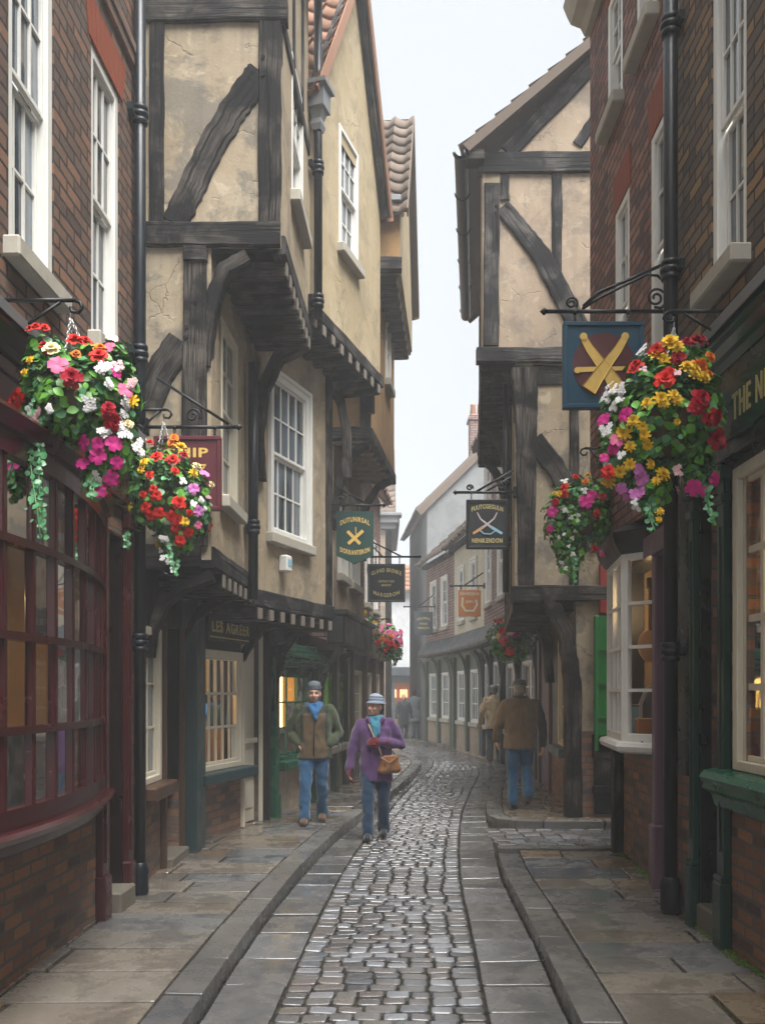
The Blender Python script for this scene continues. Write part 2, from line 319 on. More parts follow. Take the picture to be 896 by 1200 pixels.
BR = [(0, (.075, .05, .04)), (.2, (.135, .078, .054)), (.42, (.175, .095, .062)), (.62, (.25, .125, .072)), (.8, (.16, .10, .072)), (1, (.10, .07, .056))]
BB = [(0, (.09, .066, .048)), (.25, (.15, .10, .063)), (.45, (.21, .13, .07)), (.65, (.33, .19, .075)), (.82, (.18, .125, .085)), (1, (.085, .065, .053))]
BD = [(0, (.08, .034, .028)), (.3, (.19, .072, .05)), (.6, (.27, .10, .064)), (.85, (.34, .16, .115)), (1, (.11, .06, .052))]
BO = [(0, (.10, .07, .057)), (.25, (.21, .108, .068)), (.45, (.27, .135, .08)), (.65, (.36, .17, .09)), (.82, (.26, .135, .083)), (1, (.085, .07, .066))]
M = dict(
    brick_brown=m_brick('brown_brick', BR), brick_buff=m_brick('buff_brown_brick', BB), brick_red=m_brick('dull_red_brick', BD),
    brick_riser=m_brick('mixed_orange_brick', BO, mortar=(.17, .155, .135), bw=.23, rh=.08, dirt=.15), brick_pink=m_brick('haze_paled_red_brick', [(0, (.27, .17, .145)), (.5, (.36, .22, .185)), (1, (.42, .28, .24))], dirt=.2),  # far red brick paled to put the fog into its colour
    rubbed=m_plain('rubbed_red_brick', (.24, .055, .024), .8, .3, 30, .4, 60, spec=.25),
    plaster=m_plaster('aged_tan_plaster', (.33, .255, .16), (.43, .345, .225), (.18, .16, .125), .85),
    plaster_dirty=m_plaster('weathered_tan_plaster', (.325, .25, .155), (.42, .345, .24), (.135, .13, .115), 1.0),
    plaster_ochre=m_plaster('ochre_limewash', (.42, .325, .185), (.50, .405, .255), (.29, .235, .145), .6),
    plaster_orange=m_plaster('orange_limewash', (.36, .20, .075), (.42, .25, .10), (.24, .14, .06), .5),
    plaster_pink=m_plaster('pinkish_buff_plaster', (.36, .27, .185), (.44, .345, .25), (.22, .19, .155), .85),
    plaster_white=m_plaster('white_render', (.6, .62, .62), (.68, .69, .69), (.5, .52, .53), .4),
    plaster_grey=m_plaster('grey_render', (.24, .25, .25), (.28, .29, .29), (.19, .2, .2), .5),
    plaster_cream=m_plaster('cream_render', (.55, .48, .34), (.6, .54, .41), (.45, .4, .3), .5),
    timber=m_timber('tarred_oak', (.004, .004, .005), (.014, .013, .013), (.22, .19, .16), .62),
    timber_pale=m_timber('greyed_oak', (.010, .010, .011), (.028, .027, .029), (.24, .22, .20), .65),
    oak_end=m_plain('sawn_oak_end', (.17, .145, .115), .8, .3, 20, .3),
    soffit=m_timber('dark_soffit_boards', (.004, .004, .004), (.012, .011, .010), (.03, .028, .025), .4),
    white=m_paint('white_gloss_paint', (.74, .73, .68), .35, .1, .1, (.35, .33, .29), .35),
    cream=m_paint('cream_paint', (.62, .57, .45), .4, .15, .15, (.25, .22, .17), .4),
    step=m_plain('worn_step_stone', (.13, .115, .09), .7, .35, 9, .4, 50), stone_sill=m_plain('limestone_sill', (.40, .37, .31), .8, .25, 9, .4, 50, spec=.25),
    maroon=m_paint('maroon_gloss_paint', (.048, .008, .009), .22, .35), maroon_dark=m_paint('dark_maroon_paint', (.012, .003, .004), .3, .3),
    green=m_paint('dark_green_gloss_paint', (.006, .04, .028), .2, .35), green_hi=m_paint('mid_green_paint', (.012, .10, .055), .25, .3),
    green_door=m_paint('bottle_green_paint', (.003, .011, .008), .25, .3), shutter=m_paint('bright_green_paint', (.01, .17, .03), .4, .25),
    red=m_paint('red_paint', (.30, .03, .02), .45, .3), teal=m_paint('grey_teal_paint', (.018, .042, .046), .35, .3),
    mauve=m_paint('mauve_paint', (.15, .085, .115), .4, .2), navy=m_paint('navy_paint', (.008, .022, .06), .3, .25), black=m_paint('black_paint', (.005, .0055, .0065), .35, .3, .15, (.03, .03, .028)),
    purple=m_paint('dull_purple_paint', (.10, .04, .07), .4, .2), brown=m_paint('brown_paint', (.075, .038, .022), .4, .3),
    grey_shop=m_paint('grey_blue_paint', (.05, .06, .07), .45, .2), olive=m_paint('grey_olive_paint', (.10, .12, .09), .5, .2),
    iron=m_plain('black_iron', (.005, .006, .008), .4, .3, 20, .15, 60, spec=.3), lead=m_plain('sheet_lead', (.21, .22, .23), .5, .3, 5, .3, 20, metal=.35),
    pipe=m_plain('blue_black_pipe_paint', (.005, .009, .014), .38, .3, 6, .15, 40, spec=.3),
    tile=m_plain('weathered_clay_tile', (.26, .145, .095), .85, .35, 14, .5, 50, spec=.2, island=.75),
    tile_grey=m_plain('brown_clay_tile', (.16, .125, .10), .85, .3, 14, .5, 50, spec=.2, island=.6),
    tile_orange=m_plain('orange_clay_tile', (.34, .18, .11), .85, .2, 14, .5, 50, spec=.2, island=.4),
    slate=m_plain('grey_slate', (.13, .14, .15), .6, .25, 14, .4, 50, island=.4),
    glass=m_glass_clear('old_shop_glass'), pane=m_dark_glass('wavy_window_glass'), pane_pale=m_dark_glass('pale_window_glass', (.10, .12, .13)),
    room=m_plain('brown_room_plaster', (.30, .20, .11), .9, .3, 4), floor=m_plain('shop_floorboards', (.12, .07, .04), .6, .3, 6),  # room walls are an even warm brown
    lamp=m_emit('warm_lamp', (1, .66, .32), 13.0), panel_glow=m_emit('glowing_panel', (1, .60, .16), 1.5),  # second one: shopfront blinds glow by themselves, no lamp behind them
    gold=m_plain('gold_leaf_paint', (.66, .43, .10), .45, .2, 20, .1), gold_dim=m_plain('faded_gold_paint', (.50, .42, .17), .5, .25, 20, .1),
    sign_blue=m_paint('sign_blue_paint', (.006, .055, .095), .35, .2), sign_maroon=m_paint('sign_maroon_paint', (.10, .012, .022), .35, .2),
    sign_green=m_paint('sign_green_paint', (.006, .045, .035), .35, .2), sign_black=m_paint('sign_black_paint', (.015, .018, .02), .4, .2),
    sign_orange=m_paint('sign_orange_paint', (.52, .19, .05), .45, .15), sign_slate=m_paint('sign_slate_paint', (.06, .075, .085), .45, .2),
    disc=m_paint('dark_red_sign_paint', (.085, .012, .014), .4, .2), silver=m_plain('pale_steel_paint', (.5, .45, .45), .5, .2), copper=m_plain('copper_paint', (.55, .30, .12), .5, .2), skyblue=m_plain('pale_blue_paint', (.25, .45, .55), .5, .2),
    chain=m_plain('galvanised_chain', (.5, .5, .5), .35, .2, 30, .1, metal=.7), coir=m_plain('coir_liner', (.12, .08, .045), .95, .4, 30, .6),
    leaf=m_plain('bedding_leaves', (.10, .28, .035), .4, .35, 12, .2, 40, island=.85, spec=.4),
    leaf_blue=m_plain('blue_green_leaves', (.065, .21, .085), .4, .35, 12, .2, 40, island=.85, spec=.4),
    stem=m_plain('green_stem', (.05, .1, .03), .6),
)
FL = {}
for nm, c in (('red', (.62, .02, .012)), ('crimson', (.36, .006, .022)), ('yellow', (.82, .53, .03)), ('pink', (.66, .14, .27)), ('magenta', (.52, .02, .20)),
              ('white', (.8, .78, .76)), ('orange', (.8, .22, .02)), ('lilac', (.56, .17, .46)), ('cream', (.8, .68, .38)), ('blush', (.78, .5, .52))):
    FL[nm] = m_plain(nm+'_petals', c, .6, .2, 40, .2, 60, spec=.25, objv=.45)
COB = [(0, (.085, .09, .10)), (.22, (.17, .167, .165)), (.45, (.19, .165, .15)), (.65, (.13, .142, .158)), (.82, (.27, .28, .30)), (1, (.33, .345, .37))]  # random stone tones; the palest put wet sky glints into the colour
FLAG = [(0, (.10, .108, .118)), (.16, (.18, .155, .125)), (.32, (.22, .155, .095)), (.48, (.15, .155, .152)), (.62, (.25, .185, .115)), (.76, (.12, .136, .155)), (.88, (.24, .205, .165)), (1, (.16, .15, .135))]
GUT = [(0, (.09, .096, .105)), (.35, (.155, .155, .152)), (.7, (.12, .12, .118)), (1, (.20, .208, .218))]
M['cobble'] = m_stone('wet_worn_setts', COB, (.16, .30), .4, 2.2, spec=.75, wetvar=.45)
M['flag'] = m_stone('wet_york_flagstone', FLAG, (.05, .42), .45, 1.0, moss=.14, puddle=(.46, .56), spec=.7)
M['gutter'] = m_stone('wet_gutter_flagstone', GUT, (.05, .36), .4, 1.0, puddle=(.44, .57), spec=.7)
M['kerb'] = m_stone('worn_kerbstone', [(0, (.085, .088, .094)), (.5, (.135, .13, .12)), (1, (.18, .178, .17))], (.12, .5), .5, 1.3)
M['grit'] = m_stone('damp_grit', [(0, (.012, .012, .0115)), (1, (.022, .021, .019))], (.8, .95), .6, 3, moss=.4, spec=.08)
M['earth'] = m_stone('dark_ground', [(0, (.05, .048, .045)), (1, (.05, .048, .045))], (.5, .8), .6, 1)
# ------------------------------------------------------------------ the ground
def cr(P, n=8):
    """Catmull-Rom through plan points"""
    P = [V((p[0], p[1])) for p in P]; out = []
    for i in range(len(P)-1):
        a, b, c, d = P[max(i-1, 0)], P[i], P[i+1], P[min(i+2, len(P)-1)]
        for k in range(n):
            t = k/n
            out.append(.5*((2*b)+(c-a)*t+(2*a-5*b+4*c-d)*t*t+(3*b-a-3*c+d)*t**3))
    out.append(P[-1]); return out
YS = [-3.5, 0, 3.0, 4.76, 6.5, 8.5, 10.8, 13, 16, 19.5]
def col_(xs, far): return [(x, y) for x, y in zip(xs, YS)]+far
KL = cr(col_([-1.05, -1.05, -.99, -.935, -.87, -.74, -.50, -.16, .30, .72], [(.87, 21.8), (.62, 24.2), (-.1, 26), (-1.0, 27.2), (-2.7, 28.2), (-5, 29)]))
CLn = cr(col_([-.75, -.72, -.64, -.563, -.49, -.385, -.19, .06, .42, .9], [(1.18, 22), (1.2, 24.7), (.75, 26.9), (-.3, 28.3), (-2.1, 29.3), (-5, 30)]))
CRn = cr(col_([.40, .42, .47, .537, .61, .70, .88, 1.1, 1.5, 2.0], [(2.15, 22), (2.1, 25), (1.6, 27.6), (.6, 29.9), (-1.3, 31.5), (-5, 32.2)]))
KR = cr(col_([.85, .86, .90, .953, 1.02, 1.08, 1.27, 1.44, 1.84, 2.33], [(2.58, 22.3), (2.44, 25), (1.97, 28), (1.2, 30.2), (-.8, 32.2), (-5, 33)]))
WL = cr(col_([-2.5, -2.5, -2.4, -2.35, -2.35, -2.35, -2.2, -1.5, -1.1, -.7], [(-.3, 21.8), (-.8, 23.0), (-1.8, 24), (-3, 24.6), (-4, 25), (-6, 25.5)]))
WR = cr(col_([2.5, 2.5, 2.5, 2.5, 2.5, 2.6, 2.9, 2.9, 3.0, 3.0], [(3.0, 22.5), (2.9, 26), (2.4, 29), (1.6, 31.6), (-.8, 34), (-5, 35)]))
N_ST = len(KL)-1
def strip_at(A, B, s, t):
    """s: station 0..N_ST, t: 0 on A .. 1 on B"""
    s = max(0, min(N_ST-1e-6, s)); i = int(s); f = s-i
    a = A[i].lerp(A[i+1], f); b = B[i].lerp(B[i+1], f); return a.lerp(b, t)
def rows_along(A, B, step, s0=0, s1=None):
    """station values spaced by about `step` metres along the middle line"""
    s1 = N_ST if s1 is None else s1; out = [s0]; acc = 0; s = s0; prev = strip_at(A, B, s, .5); tgt = step() if callable(step) else step
    while s < s1:
        s += .02; p = strip_at(A, B, s, .5); acc += (p-prev).length; prev = p
        if acc >= tgt: out.append(s); acc = 0; tgt = step() if callable(step) else step
    return out
def sett(mb, corners, z0, z1, dome=.006, nseg=3, rnd=.35, tilt=.004, ed=.006):
    """one stone: four plan corners -> rounded slab with worn edges"""
    c = sum(corners, V((0, 0)))/4; n = 4*nseg; O = []
    for k in range(4):
        a, b = corners[k], corners[(k+1) % 4]; pr = corners[k-1]
        la = (b-a).length; r = rnd*min(la, (a-pr).length)*.5
        d1 = (pr-a).normalized()*r; d2 = (b-a).normalized()*r
        for j in range(nseg):
            t = j/(nseg-1); O.append((a+d1)*(1-t)**2+a*2*t*(1-t)+(a+d2)*t*t)
    O = [p+V((random.uniform(-1, 1), random.uniform(-1, 1)))*.0018 for p in O]
    tx, ty = random.uniform(-tilt, tilt), random.uniform(-tilt, tilt); size = max(.05, (corners[1]-corners[0]).length)
    def zz(p, h): q = p-c; return h+(q.x*tx+q.y*ty)/size
    e = min(ed, size*.08)
    def inset(k): return [p+(c-p).normalized()*min(k, (c-p).length*.8) for p in O]
    rows = [[(p.x, p.y, z0) for p in O], [(p.x, p.y, zz(p, z1-e*.9)) for p in O], [(p.x, p.y, zz(p, z1-e*.25)) for p in inset(e*.6)],
            [(p.x, p.y, zz(p, z1)) for p in inset(e*1.7)], [(p.x, p.y, zz(p, z1+dome)) for p in [c+(q-c)*.45 for q in O]]]
    mb.grid(rows, closed=True, smooth=False); b = len(mb.v)-n
    mb.f.append(tuple(b+j for j in range(n))); mb.uv.append([(0, 0)]*n); mb.mi.append(0); mb.sm.append(False)

g = MB(); S = 95
g.quad([(-S, -S, -.05), (S, -S, -.05), (S, S, -.05), (-S, S, -.05)])
struct('ground', g, M['earth'])
def sheet(A, B, z, s0=0, s1=None):
    mb = MB(); s1 = N_ST if s1 is None else s1
    rows = [[(*strip_at(A, B, s, t), z) for t in (0, .5, 1)] for s in range(s0, s1+1)]
    mb.grid(rows, smooth=False); return mb
struct('road_bed', sheet(KL, KR, -.016), M['grit'])
def zw(p): return .004*math.sin(p.x*5+p.y*1.7)+.005*math.sin(p.y*2.3+p.x)
mb = MB(); R = rows_along(CLn, CRn, lambda: random.uniform(.100, .125))
for i in range(len(R)-1):
    a, b = R[i]+.0, R[i+1]; y = strip_at(CLn, CRn, a, .5).y
    w = (strip_at(CLn, CRn, a, 0)-strip_at(CLn, CRn, a, 1)).length
    n = max(3, round(w/random.uniform(.13, .165))); cuts = [0]+sorted((k+random.uniform(-.12, .12))/n for k in range(1, n))+[1]
    g1 = .008; gs = (b-a)*.085
    for k in range(n):
        t0, t1 = cuts[k]+g1/w, cuts[k+1]-g1/w
        q = [strip_at(CLn, CRn, a+gs, t0), strip_at(CLn, CRn, a+gs, t1), strip_at(CLn, CRn, b-gs, t1), strip_at(CLn, CRn, b-gs, t0)]
        far = y > 20
        sett(mb, q, -.03, .012+zw(q[0])+random.uniform(-.005, .005), .0016, 3 if not far else 2, .36, .007)
struct('road', mb, M['cobble'])
mb = MB()
for A, B in ((KL, CLn), (CRn, KR)):
    R = rows_along(A, B, lambda: random.uniform(.42, .62))
    for i in range(len(R)-1):
        a, b = R[i]+.045, R[i+1]-.03; w = (strip_at(A, B, a, 0)-strip_at(A, B, a, 1)).length
        e = .012/w
        q = [strip_at(A, B, a, e), strip_at(A, B, a, 1-e), strip_at(A, B, b, 1-e), strip_at(A, B, b, e)]
        sett(mb, q, -.03, .010+zw(q[0])*.6+random.uniform(-.004, .004), .002, 3, .09, .009)
struct('gutter_paving', mb, M['gutter'])

KH = .12
ST = lambda y: next((i+(y-KL[i].y)/(KL[i+1].y-KL[i].y) for i in range(N_ST) if KL[i].y <= y < KL[i+1].y), N_ST)
STR = lambda y: next((i+(y-KR[i].y)/(KR[i+1].y-KR[i].y) for i in range(N_ST) if KR[i].y <= y < KR[i+1].y), N_ST)
def offset(A, d):
    out = []
    for i, p in enumerate(A):
        t = (A[min(i+1, len(A)-1)]-A[max(i-1, 0)]).normalized(); out.append(p+V((-t.y, t.x))*d)
    return out
def kerb(A, d, s0, s1, name):
    B = offset(A, d); mb = MB(); R = rows_along(A, B, lambda: random.uniform(.55, .95), s0, s1)
    for i in range(len(R)-1):
        a, b = R[i]+.03, R[i+1]-.015
        q = [strip_at(A, B, a, 0), strip_at(A, B, a, 1), strip_at(A, B, b, 1), strip_at(A, B, b, 0)]
        if d < 0: q = [q[1], q[0], q[3], q[2]]
        sett(mb, q, -.04, KH+random.uniform(-.004, .004), .002, 3, .12, .003)
    struct(name, mb, M['kerb']); return B
def paving(A, B, s0, s1, name, inner_first=True):
    """flagstones in courses across the footway, from the kerb line A to the wall line B"""
    mb = MB(); R = rows_along(A, B, lambda: random.uniform(.30, .52), s0, s1)
    for i in range(len(R)-1):
        a, b = R[i]+.038, R[i+1]-.038; w = (strip_at(A, B, a, 0)-strip_at(A, B, a, 1)).length
        t = 0; first = True
        while t < 1:
            l = random.uniform(.40, .95)/w; t1 = t+l
            if 1-t1 < .3/w: t1 = 1
            e = .011/w
            q = [strip_at(A, B, a, t+e), strip_at(A, B, a, t1-e), strip_at(A, B, b, t1-e), strip_at(A, B, b, t+e)]
            sett(mb, q, .05, KH-.004+random.uniform(-.007, .006), .0015, 3, .07, .010); t = t1
    struct(name, mb, M['flag'])
    bed = MB(); bed.grid([[(*strip_at(A, B, s0+(s1-s0)*k/60, t), KH-.022) for t in (0, 1)] for k in range(61)], smooth=False)
    struct(name.replace('pavement', 'pavement_bed'), bed, M['grit'])
K2 = kerb(KL, .20, 0, N_ST, 'kerb_left'); paving(offset(KL, .21), WL, 0, N_ST, 'pavement_left')
yA = STR(9.55); yB = STR(12.25)
kerb(KR, -.20, 0, yA, 'kerb_right'); paving(offset(KR, -.21), WR, 0, yA, 'pavement_right')
kerb(KR, -.20, yB, N_ST, 'kerb_far_right'); paving(offset(KR, -.21), WR, yB, N_ST, 'pavement_far_right')
# the mouth of the alley: cobbles between the two footways, the far footway's rounded corner
mb = MB(); y = 9.66
while y < 11.42:
    x = 1.22+.05*random.random(); d = random.uniform(.14, .17)
    while x < 3.4:
        w = random.uniform(.17, .24)
        q = [V((x+.008, y+.006)), V((x+w-.008, y+.006)), V((x+w-.008, y+d-.006)), V((x+.008, y+d-.006))]
        sett(mb, q, -.03, .02+random.uniform(-.004, .004), .005, 3, .35, .004); x += w
    y += d
struct('alley_paving', mb, M['cobble'])
bed = MB(); bed.quad([(1.0, 9.4, -.012), (3.6, 9.4, -.012), (3.6, 12.6, -.012), (1.2, 12.6, -.012)]); struct('alley_bed', bed, M['grit'])
kb = MB()
arc = [V((3.5, 11.42)), V((2.7, 11.42)), V((1.95, 11.42)), V((1.62, 11.48)), V((1.42, 11.68)), V((1.36, 12.0)), V((1.385, 12.4))]
inn = [V((3.5, 11.6)), V((2.7, 11.6)), V((2.0, 11.6)), V((1.73, 11.65)), V((1.6, 11.78)), V((1.56, 12.05)), V((1.585, 12.4))]
for i in range(len(arc)-1):
    def sh(a, b, t): return a.lerp(b, t)
    sett(kb, [sh(arc[i], arc[i+1], .015), sh(arc[i], arc[i+1], .985), sh(inn[i], inn[i+1], .985), sh(inn[i], inn[i+1], .015)], -.04, KH, .002, 3, .08, .002)
struct('kerb_corner', kb, M['kerb'])
fb = MB()
for (x0, x1, y0, y1) in ((2.05, 2.75, 11.62, 11.98), (2.75, 3.4, 11.62, 11.98), (1.62, 2.05, 11.7, 12.02), (1.6, 2.2, 12.02, 12.4), (2.2, 2.9, 11.98, 12.4)):
    sett(fb, [V((x0+.006, y0+.006)), V((x1-.006, y0+.006)), V((x1-.006, y1-.006)), V((x0+.006, y1-.006))], .05, KH-.003, .001, 3, .06, .004)
struct('pavement_corner', fb, M['flag'])
bb = MB(); bb.quad([(1.58, 11.6, KH-.022), (3.5, 11.6, KH-.022), (3.5, 12.5, KH-.022), (1.6, 12.5, KH-.022)]); struct('pavement_corner_bed', bb, M['grit'])
kb = MB()
xs = [1.17, 1.6, 2.05, 2.6, 3.3]
for i in range(4): sett(kb, [V((xs[i]+.006, 9.5)), V((xs[i+1]-.006, 9.5)), V((xs[i+1]-.006, 9.66)), V((xs[i]+.006, 9.66))], -.04, KH-.01, .002, 3, .08, .003)
struct('kerb_alley', kb, M['kerb'])

def moss_strip(name, pts, inward):
    mb = MB()
    for i in range(len(pts)-1):
        a, b = V(pts[i]), V(pts[i+1]); n = max(2, int((b-a).length/.03))
        for k in range(n):
            p = a.lerp(b, k/n); w = (.5+noise.noise(V((p.x*3, p.y*2.2, 1.7))))*.11
            if w < .012: continue
            for _ in range(3):
                c = p+V((inward*random.uniform(0, w), random.uniform(-.02, .02))); r = random.uniform(.008, .022)
                mb.grid([[(c.x+r*q*math.cos(u), c.y+r*q*math.sin(u), KH+z*r) for u in [2*PI*j/7 for j in range(7)]] for q, z in ((1, -.3), (.85, .25), (.4, .5), (.02, .55))], closed=True)
    o = link(name, mb.mesh(name, m_plain('green_moss', (.06, .10, .018), .9, .4, 30, .5, 90, spec=.1))); o['kind'] = 'stuff'
moss_strip('moss', [(-2.185, 4.3), (-2.12, 6.5)], 1); moss_strip('moss', [(2.12, 4.4), (2.11, 6.3)], -1); moss_strip('moss', [(2.26, 7.6), (2.34, 9.2)], -1)

# ------------------------------------------------------------------ pieces of buildings
def wall_mb(u0, u1, z0, z1, opens=(), th=.22, reveal=.12, gable=None, mb=None):
    """a wall slab in its frame with real openings; gable = list of (u,z) points over the top edge from u0 to u1"""
    mb = mb or MB()
    U = sorted({u0, u1} | {min(max(o[k], u0), u1) for o in opens for k in (0, 1)}); Z = sorted({z0, z1} | {min(max(o[k], z0), z1) for o in opens for k in (2, 3)})
    for i in range(len(U)-1):
        for j in range(len(Z)-1):
            cu, cz = (U[i]+U[i+1])/2, (Z[j]+Z[j+1])/2
            if any(o[0] < cu < o[1] and o[2] < cz < o[3] for o in opens): continue
            mb.quad([(U[i], 0, Z[j]), (U[i+1], 0, Z[j]), (U[i+1], 0, Z[j+1]), (U[i], 0, Z[j+1])])
            mb.quad([(U[i], -th, Z[j]), (U[i], -th, Z[j+1]), (U[i+1], -th, Z[j+1]), (U[i+1], -th, Z[j])])
    for a, b, c, d in opens:
        a, b, c, d = max(a, u0), min(b, u1), max(c, z0), min(d, z1)
        mb.quad([(a, 0, c), (a, -th, c), (a, -th, d), (a, 0, d)]); mb.quad([(b, 0, c), (b, 0, d), (b, -th, d), (b, -th, c)])
        mb.quad([(a, 0, d), (a, -th, d), (b, -th, d), (b, 0, d)]); mb.quad([(a, 0, c), (b, 0, c), (b, -th, c), (a, -th, c)])
    mb.quad([(u0, 0, z0), (u0, 0, z1), (u0, -th, z1), (u0, -th, z0)]); mb.quad([(u1, 0, z0), (u1, -th, z0), (u1, -th, z1), (u1, 0, z1)])
    if gable:
        mb.poly_prism([(u0, z1)]+list(gable)+[(u1, z1)], -th, 0)
    else: mb.quad([(u0, 0, z1), (u1, 0, z1), (u1, -th, z1), (u0, -th, z1)])
    return mb

def sash_window(root, F, u0, u1, z0, z1, cols=3, rows=(2, 2), d=-.06, fw=.055, bar=.018, mat='white', pane='pane', sill='stone_sill', sw=.07, sproj=.09, label=None, surround=0.0, name='window'):
    """a sash window: box frame, two sashes one behind the other, glazing bars, panes, sill"""
    mb = MB()
    w = MB()
    for a, b, c, e in ((u0, u0+fw, z0, z1), (u1-fw, u1, z0, z1)): w.box(a, b, d-.07, d+.03, c, e, bev=.006)
    w.box(u0+fw, u1-fw, d-.07, d+.03, z1-fw, z1, bev=.006); w.box(u0+fw, u1-fw, d-.07, d+.03, z0, z0+fw*.8, bev=.006)
    if surround:
        for a, b, c, e in ((u0-surround, u0+.004, z0, z1+surround), (u1-.004, u1+surround, z0, z1+surround)): w.box(a, b, d, d+.055, c, e, bev=.008)
        w.box(u0+.004, u1-.004, d, d+.055, z1-.004, z1+surround, bev=.008)
    a, b, c, e = u0+fw, u1-fw, z0+fw*.8, z1-fw
    two = isinstance(rows, (list, tuple)); segs = []
    if two:
        m = c+(e-c)*rows[1]/(sum(rows)); segs = [(c, m, rows[1], d-.045), (m, e, rows[0], d-.008)]
    else: segs = [(c, e, rows, d-.02)]
    st = .03; P = MB()
    for zz0, zz1, nr, dd in segs:
        w.box(a, a+st, dd-.018, dd+.014, zz0, zz1, bev=.004); w.box(b-st, b, dd-.018, dd+.014, zz0, zz1, bev=.004)
        w.box(a+st, b-st, dd-.018, dd+.014, zz0, zz0+st*1.15, bev=.004); w.box(a+st, b-st, dd-.018, dd+.014, zz1-st, zz1, bev=.004)
        ia, ib, ic, ie = a+st, b-st, zz0+st*1.15, zz1-st
        for k in range(1, cols):
            x = ia+(ib-ia)*k/cols; w.box(x-bar/2, x+bar/2, dd-.016, dd+.008, ic, ie)
        for k in range(1, nr):
            z = ic+(ie-ic)*k/nr
            for q in range(cols):
                x0 = ia+(ib-ia)*q/cols+(bar/2 if q else 0); x1 = ia+(ib-ia)*(q+1)/cols-(bar/2 if q < cols-1 else 0)
                w.box(x0, x1, dd-.016, dd+.008, z-bar/2, z+bar/2)
        for q in range(cols):
            for r in range(nr):
                x0, x1 = ia+(ib-ia)*q/cols, ia+(ib-ia)*(q+1)/cols; y0, y1 = ic+(ie-ic)*r/nr, ic+(ie-ic)*(r+1)/nr
                t = random.uniform(-.004, .004); t2 = random.uniform(-.004, .004)
                P.quad([(x0, dd-.006+t, y0), (x1, dd-.006-t, y0), (x1, dd-.006-t+t2, y1), (x0, dd-.006+t+t2, y1)])
    o = part(name, w, M[mat], root, F, label)
    sub('pane', P, M[pane], o)
    if sill:
        s = MB(); s.box(u0-sw, u1+sw, d-.08, sproj, z0-.115, z0-.002, bev=.012); sub('sill', s, M[sill], o)
    return o

def room_box(root, F, u0, u1, z0, z1, depth, d=-.23, mat='room', name='shop_interior'):
    mb = MB(); b = d-depth
    mb.quad([(u0, b, z0), (u1, b, z0), (u1, b, z1), (u0, b, z1)]); mb.quad([(u0, d, z0), (u0, b, z0), (u0, b, z1), (u0, d, z1)])
    mb.quad([(u1, d, z0), (u1, d, z1), (u1, b, z1), (u1, b, z0)]); mb.quad([(u0, d, z0), (u1, d, z0), (u1, b, z0), (u0, b, z0)])
    mb.quad([(u0, d, z1), (u0, b, z1), (u1, b, z1), (u1, d, z1)])
    return part(name, mb, M[mat], root, F)

def pipe(root, F, u, d, z0, z1, r=.055, bands=(), mat='pipe', shoe=True, hopper=None, offs=None):
    """cast-iron drainpipe with collars; a part of its house"""
    mb = MB()
    pts = [(u, d, z1)]+(offs or [])+[(u if not offs else offs[-1][0], d if not offs else offs[-1][1], z0)]
    mb.tube(pts, r, 14)
    b = (u if not offs else offs[-1][0], d if not offs else offs[-1][1])
    for z, top in [(z, False) for z in bands]:
        for q, rr in ((0, r*1.32), (.05, r*1.45), (.10, r*1.32)):
            mb.lathe([(0, -.018), (rr, -.018), (rr*1.04, 0), (rr, .018), (0, .018)], (u, d, z+q), 14)
        mb.box(u-.13, u+.13, d-.06, d-.02, z+.02, z+.08)
    if shoe:
        mb.lathe([(r*1.3, 0), (r*1.45, .02), (r*1.45, .2), (r*1.2, .24), (r, .25)], (b[0], b[1], z0), 14)
        mb.lathe([(r*1.55, .16), (r*1.6, .18), (r*1.55, .2)], (b[0], b[1], z0), 14)
    o = part('drainpipe', mb, M[mat], root, F)
    if hopper is not None:
        h = MB(); z = hopper; s = .13
        def ring(hw, zz): return [(u-hw, d-hw*.9, zz), (u+hw, d-hw*.9, zz), (u+hw, d+hw*.9, zz), (u-hw, d+hw*.9, zz)]
        h.grid([ring(r*1.1, z-.42), ring(r*1.5, z-.36), ring(r*1.2, z-.3), ring(s*.6, z-.22), ring(s*.85, z-.2), ring(s*.85, z), ring(s*1.15, z+.015), ring(s*1.15, z+.06)], closed=True, smooth=False, caps=True)
        sub('rain_hopper', h, M['lead'], o)
    return o

def roof_tiles(mb, o, ux, vx, W, L, tw=.24, tl=.30, wave=.028):
    """pantiles on a slope: o = lower left corner, ux along the eave, vx up the slope"""
    ux = V(ux).normalized(); vx = V(vx).normalized(); nx = ux.cross(vx)
    if nx.z < 0: nx = -nx
    o = V(o); nu = max(1, round(W/tw)); nv = max(1, round(L/tl)); tw = W/nu; tl = L/nv
    for j in range(nv):
        for i in range(nu):
            rows = []
            jz = random.uniform(-.006, .006); jv = random.uniform(-.015, .015)
            for v, h in ((-.05, .048), (-.05+.001, .062), (tl+.02, .018)):
                r = []
                for k in range(7):
                    t = k/6; z = wave*(math.cos(2*PI*t*1.0)+.35*math.cos(4*PI*t+.6))
                    r.append(o+ux*((i+t*1.03)*tw)+vx*(j*tl+v+jv)+nx*(h+z+jz))
                rows.append(r)
            rows[0] = [p-nx*.03 for p in rows[0]]
            mb.grid(rows, smooth=True)
    # boards under the tiles
    mb.quad([o, o+ux*W, o+ux*W+vx*L, o+vx*L])
    for a in (o-ux*.02, o+ux*(W+.0)):       # verge boards closing the two ends
        b = [a, a+ux*.02, a+ux*.02+vx*L, a+vx*L]; lo = [p-nx*.06 for p in b]; hi = [p+nx*.055 for p in b]
        mb.grid([lo, hi], closed=True, smooth=False, caps=True)

